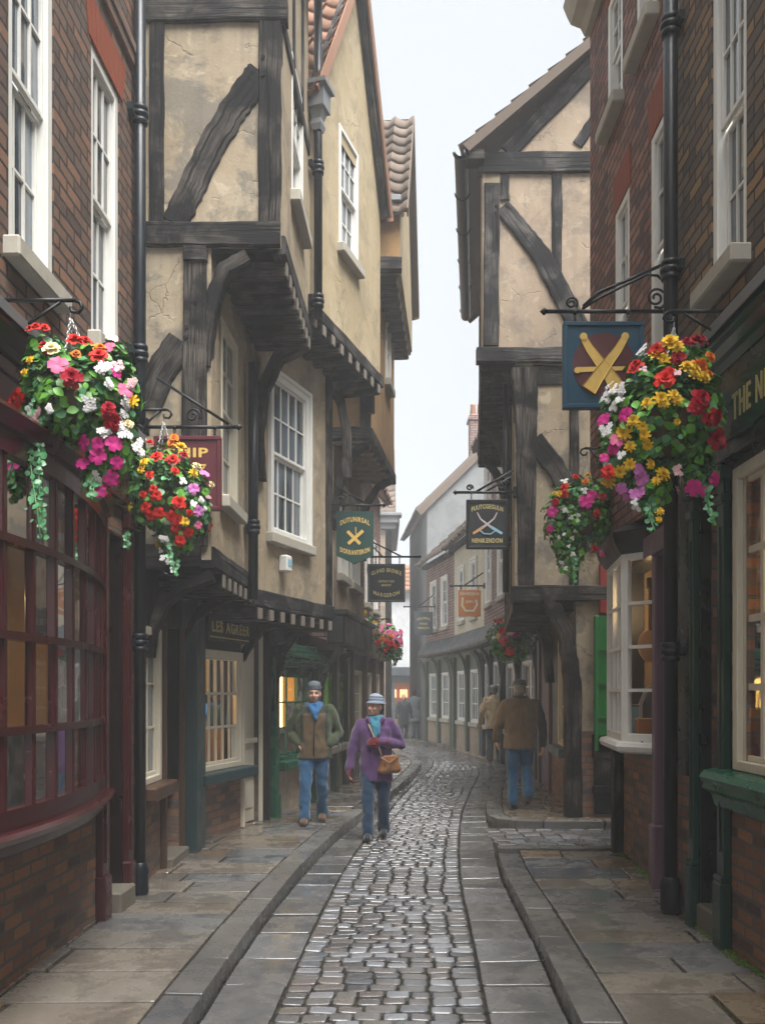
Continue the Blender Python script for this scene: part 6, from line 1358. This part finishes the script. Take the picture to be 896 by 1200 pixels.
b3 = [('yellow', x, y, r) for x, y, r in ((775, 420, 1.3), (781, 426, 1), (761, 435, 1.1), (769, 435, 1), (786, 452, 1), (794, 455, 1.1), (792, 461, .8), (803, 463, 1), (745, 490, 1.1), (757, 487, 1), (769, 484, 1), (773, 489, 1.1), (727, 514, 1.4), (733, 505, 1), (745, 520, 1.1), (742, 512, .8), (749, 529, .9), (729, 532, 1.1), (730, 550, 1), (750, 549, 1), (722, 556, 1), (715, 563, 1), (766, 563, 1.1), (760, 570, .8), (765, 605, .7), (764, 614, .6), (774, 510, .7), (761, 492, .7))] + \
     [('orange', 805, 440, 1.3), ('orange', 800, 446), ('orange', 814, 432), ('orange', 810, 457, 1), ('red', 740, 443, 1.4), ('red', 736, 449, 1.1), ('crimson', 781, 435, 1.2), ('red', 763, 426, 1.1), ('red', 762, 466, 1.5), ('red', 767, 460, 1.1), ('crimson', 791, 420, 1.1), ('crimson', 802, 417, 1.2), ('crimson', 809, 415, 1), ('red', 706, 559, 1.1), ('crimson', 798, 487, 1.6), ('crimson', 792, 496, 1.3), ('crimson', 806, 505, 1.1), ('crimson', 816, 501, 1.4), ('crimson', 827, 521, 1.3), ('crimson', 827, 514, 1.1), ('white', 753, 422, 1), ('white', 749, 431, .9), ('white', 718, 460, .9), ('white', 719, 468, 1), ('white', 715, 473), ('white', 722, 480, 1), ('white', 724, 472), ('white', 719, 486, .8), ('white', 710, 511, 1.1), ('white', 721, 541), ('white', 711, 548, .8), ('blush', 745, 453, .8), ('blush', 774, 460, .7), ('magenta', 708, 498, 1.1), ('magenta', 726, 497, 1.1), ('pink', 718, 523, 1.1), ('magenta', 715, 532), ('magenta', 702, 543), ('magenta', 810, 572, 1.1), ('magenta', 819, 576, 1.1), ('magenta', 827, 564), ('lilac', 743, 563, 1.3), ('lilac', 739, 555, .8), ('lilac', 726, 571, 1), ('lilac', 734, 577, 1.1), ('lilac', 737, 585, 1), ('lilac', 746, 580, 1.1), ('blush', 785, 559, .8), ('white', 735, 594, .7), ('white', 747, 592, .7), ('blush', 783, 575, .8)]
t, hk = basket('largest flower basket, yellow in the middle and crimson at right, beside the green shopfront', 5.5, [(775, 488, 64, 66), (735, 520, 34, 58), (815, 490, 32, 58), (790, 432, 44, 26), (760, 570, 24, 32), (818, 555, 18, 28)], (789, 374), b3, trails=[([(762, 590), (760, 605), (767, 622)], .014, 1), ([(828, 570), (830, 590), (835, 615)], .010, 1)], leafn=2700, leafs=.056, fs=.041, cols=('red', 'yellow', 'crimson', 'white'), seed=8)
wall_bracket('black bracket beside the right downpipe carrying the largest basket', hk, 2.125)
b4 = [('white', 658, 571, 1.2), ('red', 672, 566, 1), ('red', 660, 577, 1.1), ('red', 659, 585), ('red', 690, 608, 1.4), ('red', 694, 645, .9), ('crimson', 696, 590, 1.1), ('red', 707, 558, 1.1), ('yellow', 684, 565, 1.3), ('yellow', 652, 585, .9), ('yellow', 648, 584, .7), ('orange', 680, 573, .9), ('orange', 700, 574, .8), ('magenta', 645, 604, 1.3), ('magenta', 643, 622, 1.1), ('magenta', 679, 595, 1.5), ('magenta', 685, 588, 1.1), ('magenta', 703, 543, 1.1), ('crimson', 648, 594, 1), ('white', 678, 584, .8), ('pink', 703, 651, .9)] + [('white', x, y, .62) for x, y in ((661, 604), (656, 604), (665, 612), (671, 610), (670, 624), (656, 629), (652, 632), (665, 632), (663, 643), (667, 652), (658, 660), (668, 663), (662, 666), (655, 664))]
t, hk = basket('smaller basket over the bay window with white blossoms trailing down its front', 8.85, [(682, 600, 36, 40), (660, 608, 26, 42), (700, 600, 24, 40), (668, 645, 18, 30)], (687, 531), b4, trails=[([(670, 640), (672, 665), (672, 684)], .014, 1)], leafn=1700, leafs=.055, fs=.042, cols=('red', 'white', 'magenta'), seed=12)
wall_bracket('black bracket over the bay window carrying the white trailing basket', hk, 2.125)
def auto(n, blobs, cols, seed, lo=.9, hi=1.4):
    r = random.Random(seed); o = []
    for _ in range(n):
        b = r.choice(blobs); a = r.uniform(0, 2*PI); k = math.sqrt(r.random())*.95; o.append((r.choice(cols), b[0]+b[2]*k*math.cos(a), b[1]+b[3]*k*math.sin(a), r.uniform(lo, hi)))
    return o
bl = [(598, 750, 24, 28), (588, 745, 17, 22), (612, 755, 14, 20)]
t, hk = basket('distant basket past the timber jetty with coral and white blossoms', 16.3, bl, (601, 718), auto(34, [(590, 746, 15, 24), (602, 736, 13, 13)], ['red', 'pink', 'pink', 'white', 'red', 'cream'], 3), leafn=800, leafs=.07, fs=.055, extra=8, seed=14)
wall_bracket('black bracket past the timber jetty carrying the coral basket', hk, 2.62)
bl = [(428, 737, 15, 19), (424, 748, 10, 14)]
t, hk = basket('yellow and orange basket above the brown shopfront, left of a pink one', 16.7, bl, (427, 716), auto(20, [(428, 735, 12, 16)], ['yellow', 'orange', 'white', 'yellow'], 4), leafn=600, leafs=.06, fs=.05, extra=6, seed=15)
wall_bracket('black bracket carrying the yellow and orange basket', hk, -.57)
bl = [(454, 752, 17, 21), (463, 762, 9, 16)]
t, hk = basket('pink and red basket hanging right of the yellow basket in the fog', 18.6, bl, (453, 728), auto(22, [(456, 748, 14, 17)], ['pink', 'red', 'pink', 'orange'], 5), leafn=650, leafs=.065, fs=.055, extra=6, seed=16)
wall_bracket('black bracket carrying the pink and red basket in the fog', hk, -.37)
FOG, SKYC, SKYS, SUN, EXPO = 0.0057, (2.45, 2.6, 2.75), 0.05, 1.5, 2.85
# ------------------------------------------------------------------ people
def remeshed(mb, voxel, smooth=2, shape=None):
    me = mb.mesh('shape', M['black']); ob = link('shape', me)
    m = ob.modifiers.new('r', 'REMESH'); m.mode = 'VOXEL'; m.voxel_size = voxel; m.use_smooth_shade = True
    if smooth: s = ob.modifiers.new('s', 'SMOOTH'); s.iterations = smooth; s.factor = .5
    dg = bpy.context.evaluated_depsgraph_get(); out = bpy.data.meshes.new_from_object(ob.evaluated_get(dg))
    bpy.data.objects.remove(ob); bpy.data.meshes.remove(me); out.materials.clear(); return out
def ball(mb, c, r, n=14):
    r = r if isinstance(r, (tuple, list)) else (r, r, r); m = 10
    rows = [[(c[0]+r[0]*math.sin(PI*i/m)*math.cos(2*PI*k/n), c[1]+r[1]*math.sin(PI*i/m)*math.sin(2*PI*k/n), c[2]+r[2]*math.cos(PI*i/m)) for k in range(n)] for i in range(m+1)]
    rows[0] = [(c[0]+1e-4*math.cos(2*PI*k/n), c[1]+1e-4*math.sin(2*PI*k/n), c[2]+r[2]) for k in range(n)]; rows[-1] = [(c[0]+1e-4*math.cos(2*PI*k/n), c[1]+1e-4*math.sin(2*PI*k/n), c[2]-r[2]) for k in range(n)]
    mb.grid(rows, closed=True, caps=True)
def limb(mb, pts, rs):
    mb.tube(pts, rs, 14)
    for p, r in zip(pts, rs): ball(mb, p, r*.995, 12)
def trunk(mb, rings, n=24):
    """rings: (z, half width, half depth, y)"""
    mb.grid([[(rx*math.copysign(abs(math.cos(2*PI*k/n))**.85, math.cos(2*PI*k/n)), y+ry*math.sin(2*PI*k/n), z) for k in range(n)] for z, rx, ry, y in rings], closed=True, caps=True)
def folds(me, amp, sx, sz, seed):
    me.update(); ns = [v.normal.copy() for v in me.vertices]
    for v, n in zip(me.vertices, ns):
        p = v.co; d = noise.noise(V((p.x*sx+seed, p.y*sx, p.z*sz)))+.5*noise.noise(V((p.x*sx*2.3, p.y*sx*2.3+seed, p.z*sz*2.1)))
        v.co = p+n*(amp*d)
def solid(name, root, mb, voxel, mats, fold=None, smooth=2, region=None):
    me = remeshed(mb, voxel, smooth)
    for m in (mats if isinstance(mats, list) else [mats]): me.materials.append(m)
    if fold: folds(me, *fold)
    for p in me.polygons:
        p.use_smooth = True
        if region: p.material_index = region(p.center)
    o = link(name, me); o.parent = root; return o
def cloth(name, c, rough=.85, var=.25, scale=9): return m_plain(name, c, rough, var, scale, .35, 130, spec=.2, sheen=.3, bd=.003)
SKIN = m_plain('skin', (.58, .33, .24), .55, .12, 14, .15, 60); EYE_M = m_plain('eye', (.02, .015, .012), .2, .1); LIP = m_plain('lips', (.38, .12, .11), .5, .1)
HAIRG = m_plain('grey_hair', (.20, .18, .16), .7, .3, 60, .4, 200); HAIRD = m_plain('dark_hair', (.03, .02, .015), .6, .3, 60, .4, 200)
DENIM = cloth('blue_denim', (.014, .07, .15), .8, .35, 7); DENIMD = cloth('dark_blue_denim', (.010, .036, .075), .8, .35, 7)
def hand(mb, wrist, d, palm_n, thumb, s=1.0, curl=.5):
    """palm and five bent fingers, from the wrist along d; palm_n: the way the palm faces"""
    d = V(d).normalized(); n = V(palm_n); n = (n-d*n.dot(d)).normalized(); x = d.cross(n)*thumb; w = V(wrist)
    for k in range(4):
        b = w+d*.085*s+x*(.033-.022*k)*s; limb(mb, [w+d*.01*s+x*(.018-.012*k)*s, b], [.016*s, .0135*s])
        L = (.038, .042, .039, .031)[k]*s; a = curl*(.6+.1*k); p = b
        for j, r in enumerate((.0105, .0095, .0082)):
            dd = d*math.cos(a)+n*math.sin(a); q = p+dd*L*(1, .7, .55)[j]; limb(mb, [p, q], [r*s, r*.92*s]); p = q; a += curl*.9
    b = w+d*.03*s+x*.028*s; e = b+(d*.6+x*.75+n*.25).normalized()*.04*s; f = e+(d*.9+x*.15+n*.4).normalized()*.034*s; limb(mb, [b, e, f], [.015*s, .0125*s, .010*s])
def person(label, loc, rz, H, coat, trousers, shoes, legs, arms, hem=.80, sleeves=None, head_turn=0.0, hair=HAIRG, gloves=None, group='people walking along the lane', coat_w=1.0, zones=None, fine=True, nod=0.0):
    """legs: ((foot x, foot y, lift, knee y), ...) left/right; arms: ((elbow), (wrist), hand dir, palm, show) per side (x>0 first)"""
    k = H/1.72; t = thing('person', label, 'person', loc, group, rz); S = Matrix.Scale(k, 4)
    def fin(mb): o = MB(); o.add(mb, S); return o
    vb = .009 if fine else .016
    # body, one continuous surface
    b = MB(); hx = .092
    trunk(b, [(.80, .13, .09, 0), (.90, .155, .105, 0), (1.02, .135, .09, 0), (1.2, .16, .105, 0), (1.34, .17, .10, 0), (1.42, .14, .08, .01), (1.47, .06, .055, .015)])
    limb(b, [(0, .015, 1.42), (0, -.0, 1.54)], [.058, .052])
    hc = V((0, -.02, 1.605)); RT = Matrix.Translation(hc) @ Matrix.Rotation(head_turn, 4, 'Z') @ Matrix.Rotation(nod, 4, 'X')
    hd = MB(); ball(hd, (0, .012, .012), (.075, .092, .105), 18); ball(hd, (0, -.028, -.045), (.055, .058, .068), 16); ball(hd, (0, -.055, -.088), (.027, .025, .022), 12)
    limb(hd, [(0, -.085, .012), (0, -.108, -.028)], [.010, .016]); ball(hd, (-.013, -.098, -.032), .010, 8); ball(hd, (.013, -.098, -.032), .010, 8)
    limb(hd, [(-.045, -.072, .022), (0, -.088, .026), (.045, -.072, .022)], [.014, .014, .014])
    for s in (-1, 1): ball(hd, (s*.077, .01, -.012), (.012, .022, .033), 10); ball(hd, (s*.04, -.062, -.03), (.026, .024, .022), 10)
    ball(hd, (0, -.082, -.062), (.024, .014, .010), 10)
    b.add(hd, RT); wr = []
    for i, (ex, wx, dr, pn, show) in enumerate(arms):
        s = 1 if i == 0 else -1; limb(b, [(s*.185, .01, 1.395), ex, wx], [.052, .042, .028]); hm = MB()
        hand(hm, wx, dr, pn, s, 1.0, .45); b.add(hm, Matrix.Identity(4)); wr.append(hm)
    for i, (fx, fy, lift, ky) in enumerate(legs):
        s = 1 if i == 0 else -1; limb(b, [(s*hx, 0, .86), ((s*hx+fx)/2, ky, .48+lift*.5), (fx, fy, .09+lift)], [.085, .058, .038]); limb(b, [(fx, fy, .06+lift), (fx, fy-.14, .035+lift*.6)], [.04, .03])
    solid('body', t, fin(b), vb, SKIN, smooth=1)
    q = MB(); 
    for s in (-1, 1): ball(q, (s*.030, -.083, .006), (.0125, .008, .007), 10)
    q2 = MB(); q2.add(q, RT)
    if fine:
        for s in (-1, 1): e = MB(); ball(e, (s*.031, -.079, .006), (.012, .008, .0065), 10); e2 = MB(); e2.add(e, RT); part('eye', fin(e2), EYE_M, t)
        e = MB(); ball(e, (0, -.094, -.062), (.021, .006, .0055), 10); e2 = MB(); e2.add(e, RT); part('mouth', fin(e2), LIP, t)
        for s in (-1, 1): e = MB(); e.tube([(s*.016, -.096, .026), (s*.034, -.090, .031), (s*.052, -.074, .025)], .0042, 6); e2 = MB(); e2.add(e, RT); part('eyebrow', fin(e2), hair, t)
    if gloves is not None:
        for i, on in enumerate(gloves[1]):
            if on:
                g_ = MB(); s = 1 if i == 0 else -1; ex, wx, dr, pn, show = arms[i]; hand(g_, wx, dr, pn, s, 1.16, .5); d = V(dr).normalized(); limb(g_, [V(wx)-d*.05, V(wx)+d*.05], [.036, .040]); solid('glove', t, fin(g_), .007, gloves[0], smooth=2)
    hr = MB(); ball(hr, (0, .03, .026), (.079, .088, .098), 18); ball(hr, (0, .055, -.03), (.070, .060, .070), 14)
    h2 = MB()
    hr2 = MB(); hr2.add(hr, RT); part('hair', fin(hr2), hair, t)
    # trousers
    b = MB(); trunk(b, [(.78, .165, .115, 0), (.88, .175, .12, 0), (1.0, .155, .105, 0)])
    for i, (fx, fy, lift, ky) in enumerate(legs):
        s = 1 if i == 0 else -1; K = V(((s*hx+fx)/2, ky, .48+lift*.5)); A = V((fx, fy+.005, .085+lift))
        limb(b, [(s*hx, 0, .83), V((s*hx, 0, .83)).lerp(K, .55), K, K.lerp(A, .5), A], [.105, .092, .076, .072, .074])
    solid('trousers', t, fin(b), .012, trousers, (.015*k, 12, 9, 2.1+len(label)), smooth=2)
    for i, (fx, fy, lift, ky) in enumerate(legs):
        b = MB(); dn = -lift*.6
        limb(b, [(fx, fy+.035, .05+lift), (fx, fy-.06, .052+lift), (fx*1.04, fy-.15, .042+lift+dn)], [.046, .048, .042]); limb(b, [(fx, fy+.01, .11+lift), (fx, fy, .06+lift)], [.05, .05])
        me = remeshed(fin(b), .009, 2)
        for v in me.vertices: v.co.z = max(v.co.z, .004*k+(0 if lift < .01 else lift*.2))
        me.materials.append(shoes); o = link('shoe', me); o.parent = t
        for p in me.polygons: p.use_smooth = True
    # coat
    cw = coat_w; b = MB()
    trunk(b, [(hem, .205*cw, .15, .0), (hem+.12, .20*cw, .148, 0), (1.02, .19*cw, .142, 0), (1.2, .205*cw, .148, .0), (1.34, .212*cw, .14, .005), (1.405, .185*cw, .115, .012), (1.455, .12, .09, .015), (1.49, .085, .08, .015)])
    for i, (ex, wx, dr, pn, show) in enumerate(arms):
        s = 1 if i == 0 else -1; W = V(wx)-V(dr).normalized()*.0; E = V(ex)
        limb(b, [(s*.175*cw, .01, 1.39), V((s*.19*cw, .01, 1.37)).lerp(E, .5), E, E.lerp(W, .5), W], [.078, .074, .068, .060, .054])
    solid('coat', t, fin(b), .011, coat, (.019*k, 9, 6, 3.3+len(label)*.7), smooth=3, region=(lambda c: zones(c/k)) if zones else None)
    return t, RT, S, fin
def hat_part(t, fin, RT, name, mb, mats): o = MB(); o.add(mb, RT); return part(name, fin(o), mats, t)
I4 = Matrix.Identity(4)
KN = m_plain('grey_knit', (.11, .13, .15), .9, .3, 40, .7, 90, spec=.2); BLUES = cloth('blue_scarf', (.022, .11, .25)); TEALS = cloth('teal_scarf', (.04, .18, .26))
def beanie(t, fin, RT):
    q = MB(); n = 40
    rows = [[((r*(1+.03*(k % 2)))*math.cos(2*PI*k/n)*.93, .016+(r*(1+.03*(k % 2)))*math.sin(2*PI*k/n)*1.1, z) for k in range(n)] for r, z in ((.088, .044), (.094, .046), (.096, .062), (.092, .078), (.094, .083), (.091, .105), (.075, .135), (.045, .152), (.002, .157))]
    q.grid(rows, closed=True); hat_part(t, fin, RT, 'knitted_hat', q, KN)
def flatcap(t, fin, RT, m):
    q = MB(); ball(q, (0, .012, .075), (.098, .118, .052), 22); ball(q, (0, -.03, .072), (.088, .095, .036), 20); limb(q, [(-.05, -.10, .055), (0, -.128, .05), (.05, -.10, .055)], [.016, .018, .016])
    o = MB(); o.add(q, RT); solid('flat_cap', t, fin(o), .008, m, (.004, 20, 20, 1))
def scarf(t, fin, m, ends, z=1.435):
    q = MB(); n = 14
    for j, (r, zz) in enumerate(((.088, z), (.082, z+.035), (.094, z-.03))): P = [(r*1.05*math.cos(2*PI*k/n), .0+r*math.sin(2*PI*k/n), zz+.012*math.cos(2*PI*k/n*2+j)) for k in range(n+1)]; limb(q, P, [.026]*len(P))
    for e in ends: limb(q, e, [.032]*len(e))
    solid('scarf', t, fin(q), .010, m, (.007, 22, 14, 4), smooth=2)
ZP = .116
# man in the green and brown jacket
GB = [cloth('brown_jacket_front', (.10, .066, .034)), cloth('olive_green_sleeve', (.042, .056, .024)), cloth('dark_green_yoke', (.018, .024, .016))]
def z1(c):
    if abs(c.x) > .165+.02*(c.z-1.1): return 1
    if c.z > 1.36: return 2
    if abs(c.x) > .135 and c.z > 1.0 and c.y < .05: return 2
    return 0
t, RT, S, fin = person('man with a grey knitted hat, blue scarf and brown and green jacket, hands in pockets', ((368-448)*11.3/FPX, 11.3, ZP), .06, 1.67, GB, DENIM, cloth('brown_leather', (.09, .045, .022), .5), ((.10, .14, .02, .0), (-.12, -.19, 0, -.14)),
    (((.30, .06, 1.12), (.20, -.075, .99), (-.5, .15, -.8), (-1, 0, 0), 0), ((-.30, .06, 1.12), (-.20, -.075, .99), (.5, .15, -.8), (1, 0, 0), 0)), hem=.80, zones=z1, nod=.04, hair=HAIRG, coat_w=1.08)
beanie(t, fin, RT); scarf(t, fin, BLUES, [[(-.05, -.09, 1.45), (-.01, -.135, 1.38), (.02, -.148, 1.30)], [(.06, -.08, 1.45), (.03, -.13, 1.37)]])
q = MB(); q.tube([(0, -.150, 1.30), (0, -.153, 1.1), (0, -.155, .84)], .007, 6); part('zip', fin(q), M['iron'], t)
# woman in the purple coat
PUR = cloth('purple_wool_coat', (.085, .038, .118), .9, .3, 6); GLV = cloth('maroon_glove', (.13, .012, .018))
t, RT, S, fin = person('woman in a purple coat, striped hat and teal scarf with a brown shoulder bag', ((440-448)*10.75/FPX, 10.75, .014), -.03, 1.62, PUR, DENIMD, cloth('black_leather', (.012, .013, .016), .4), ((.095, .13, .015, .0), (-.085, -.17, 0, -.13)),
    (((.30, .04, 1.14), (.09, -.19, 1.18), (-1, -.15, .1), (0, 1, -.2), 1), ((-.27, .0, 1.12), (-.32, -.05, .86), (-.05, -.05, -1), (1, 0, 0), 1)), hem=.70, head_turn=-.75, hair=HAIRD, gloves=(GLV, (1, 1)), coat_w=1.0)
HATS = m_plain('pale_striped_hat', (.28, .32, .38), .9, .2, 30, .5, 120); HATD = m_plain('dark_hat_stripe', (.10, .13, .19), .9, .2, 30, .5, 120)
q = MB(); n = 32; pr = [(.126, .036), (.122, .042), (.108, .052), (.097, .058), (.096, .07), (.094, .085), (.091, .10), (.084, .12), (.065, .142), (.035, .153), (.002, .156)]
rows = [[(r*math.cos(2*PI*k/n)*.95, .012+r*math.sin(2*PI*k/n)*1.08, z-.006*math.sin(2*PI*k/n)) for k in range(n)] for r, z in pr]
for i in range(len(rows)-1): q.grid(rows[i:i+2], closed=True, mi=1 if i in (1, 4, 6) else 0)
hat_part(t, fin, RT, 'bucket_hat', q, [HATS, HATD])
scarf(t, fin, TEALS, [[(-.06, -.085, 1.45), (-.02, -.14, 1.37), (.0, -.155, 1.24)], [(.05, -.085, 1.45), (.03, -.14, 1.36), (.035, -.152, 1.28)]])
q = MB(); limb(q, [(.10, .0, 1.475), (.085, -.10, 1.455), (.05, -.125, 1.40)], [.022, .026, .020]); limb(q, [(-.10, .0, 1.475), (-.085, -.10, 1.455), (-.06, -.125, 1.40)], [.022, .026, .020]); solid('collar', t, fin(q), .009, PUR)
t2 = thing('shoulder_bag', 'brown leather shoulder bag worn at the hip by the woman in purple', 'bag', t.location); BAG = m_plain('tan_leather', (.20, .085, .03), .5, .35, 10, .3, 40)
q = MB(); 
for i in range(7):
    z = .84+.025*i; w = .125-.004*i; limb(q, [(.17-w*.75, -.165, z), (.17+w*.75, -.10, z+.01)], [.05-.004*i]*2)
b_ = solid('bag_body', t2, fin(q), .010, BAG, (.010, 14, 10, 2)); t2.rotation_euler = t.rotation_euler
q = MB(); limb(q, [(.07, -.235, 1.0), (.17, -.215, .93), (.26, -.15, 1.0)], [.012, .012, .012]); part('flap', fin(q), BAG, t2)
q = MB(); q.tube([(.08, -.20, 1.01), (.045, -.195, 1.12), (-.02, -.175, 1.26), (-.075, -.135, 1.38), (-.085, -.06, 1.46), (-.05, .06, 1.47), (.06, .16, 1.25), (.2, .12, 1.05), (.25, -.04, 1.0)], .010, 6); part('strap', fin(q), m_plain('pale_strap', (.35, .27, .2), .6, .2), t2)
# man in the brown jacket, from behind
BJ = [cloth('brown_waxed_jacket', (.12, .075, .034), .7), cloth('navy_sleeve', (.02, .022, .028))]
t, RT, S, fin = person('man in a brown jacket, grey flat cap and jeans seen from behind', ((609-448)*12.75/FPX, 12.75, ZP), PI-.05, 1.74, BJ, DENIM, cloth('black_shoe_leather', (.012, .012, .014), .4), ((.10, .12, .0, .0), (-.09, .22, .12, -.05)),
    (((.29, -.02, 1.12), (.30, -.14, .92), (0, -.3, -1), (-1, 0, 0), 1), ((-.29, .04, 1.12), (-.31, -.04, .86), (0, -.1, -1), (1, 0, 0), 1)), hem=.80, hair=HAIRG, coat_w=1.08, zones=lambda c: 1 if c.x < -.235 else 0)
flatcap(t, fin, RT, cloth('grey_tweed', (.065, .065, .068), .9, .35, 40))
q = MB(); n = 14; P = [(.088*math.cos(2*PI*k/n), .012+.084*math.sin(2*PI*k/n), 1.49) for k in range(n+1)]; limb(q, P, [.022]*len(P)); solid('collar', t, fin(q), .009, m_plain('dark_corduroy', (.03, .018, .012), .9, .3))
# man in the tan coat ahead of him
t, RT, S, fin = person('man in a pale tan coat and light cap walking ahead of the brown jacket', ((579-448)*20.8/FPX, 20.8, ZP), PI-.1, 1.74, cloth('tan_coat', (.52, .38, .22)), cloth('grey_trousers', (.045, .055, .06)), cloth('dark_shoe', (.02, .02, .02), .5), ((.10, .16, .03, .0), (-.10, -.14, 0, -.12)),
    (((.28, .0, 1.12), (.30, -.08, .88), (0, -.2, -1), (-1, 0, 0), 1), ((-.29, .04, 1.12), (-.31, -.04, .88), (0, -.1, -1), (1, 0, 0), 1)), hem=.76, hair=HAIRG, fine=True)
flatcap(t, fin, RT, cloth('light_tweed', (.33, .32, .29), .9, .3, 40))
# two figures in the fog
for px_, Y_, lab, cc, H_ in ((473, 32.0, 'dark figure standing in the fog at the end of the lane', (.03, .04, .05), 1.62), (485, 34.0, 'taller paler figure beside the dark one in the fog', (.16, .19, .20), 1.78)):
    c_ = cloth('dark_overcoat' if H_ < 1.7 else 'grey_overcoat', cc); t, RT, S, fin = person(lab, ((px_-448)*Y_/FPX, Y_, .004 if H_ < 1.7 else .004), PI if H_ > 1.7 else .2, H_, c_, c_, c_, ((.10, .05, 0, 0), (-.09, -.10, 0, -.06)),
        (((.27, .0, 1.12), (.29, -.04, .88), (0, -.1, -1), (-1, 0, 0), 1), ((-.27, .0, 1.12), (-.29, -.04, .88), (0, -.1, -1), (1, 0, 0), 1)), hem=.62, fine=False, hair=HAIRD, group='figures in the fog')

# ------------------------------------------------------------------ fog, sky, light, camera
hz = MB(); hz.box(-100, 100, -100, 100, -1.05, 13.6)
ho = link('haze', hz.mesh('haze', [])); ho['kind'] = 'stuff'
t = NT('fog'); v = t.n('ShaderNodeVolumePrincipled'); v.inputs['Color'].default_value = (.93, .955, .975, 1); v.inputs['Density'].default_value = FOG; v.inputs['Anisotropy'].default_value = .15
t.l(v.outputs[0], t.out.inputs['Volume']); ho.data.materials.clear(); ho.data.materials.append(t.m)
w = bpy.data.worlds.new('World'); SC.world = w; w.use_nodes = True; nt = w.node_tree; nt.nodes.clear()
sk = nt.nodes.new('ShaderNodeTexSky'); sk.sky_type = 'NISHITA'; sk.sun_disc = False; sk.sun_elevation = math.radians(64); sk.sun_rotation = math.radians(150); sk.air_density = 1.0; sk.dust_density = 6.0
hs = nt.nodes.new('ShaderNodeHueSaturation'); hs.inputs['Saturation'].default_value = .10; nt.links.new(sk.outputs[0], hs.inputs['Color'])
mx = nt.nodes.new('ShaderNodeMix'); mx.data_type = 'RGBA'; mx.inputs[0].default_value = .88; nt.links.new(hs.outputs[0], mx.inputs[6]); mx.inputs[7].default_value = (SKYC[0], SKYC[1], SKYC[2], 1)
bg = nt.nodes.new('ShaderNodeBackground'); bg.inputs['Strength'].default_value = SKYS; nt.links.new(mx.outputs[2], bg.inputs['Color'])
wo = nt.nodes.new('ShaderNodeOutputWorld'); nt.links.new(bg.outputs[0], wo.inputs['Surface'])
sl = bpy.data.lights.new('sun', 'SUN'); sl.energy = SUN; sl.angle = math.radians(42); sl.color = (1, .985, .96); so = link('sun', sl)
el, az = math.radians(64), math.radians(150)    # azimuth from north (+Y) clockwise, as the sky texture turns it
d = V((math.sin(az)*math.cos(el), math.cos(az)*math.cos(el), math.sin(el))); so.rotation_euler = d.to_track_quat('Z', 'Y').to_euler()
cam = bpy.data.cameras.new('camera'); cam.sensor_fit = 'VERTICAL'; cam.sensor_height = 36; cam.lens = 36*FPX/1200; cam.shift_y = 212/1200; cam.clip_end = 600; cam.clip_start = .05
co = link('camera', cam); co.location = (0, 0, EYE); co.rotation_euler = (PI/2, 0, 0); SC.camera = co
SC.view_settings.view_transform = 'Standard'; SC.view_settings.look = 'None'; SC.view_settings.gamma = 1; SC.view_settings.exposure = EXPO
cy = SC.cycles; cy.use_denoising = True; cy.max_bounces = 8; cy.diffuse_bounces = 4; cy.glossy_bounces = 4; cy.transmission_bounces = 6; cy.volume_bounces = 2; cy.transparent_max_bounces = 12; cy.sample_clamp_indirect = 6.0
try: cy.denoiser = 'OPENIMAGEDENOISE'
except Exception: pass
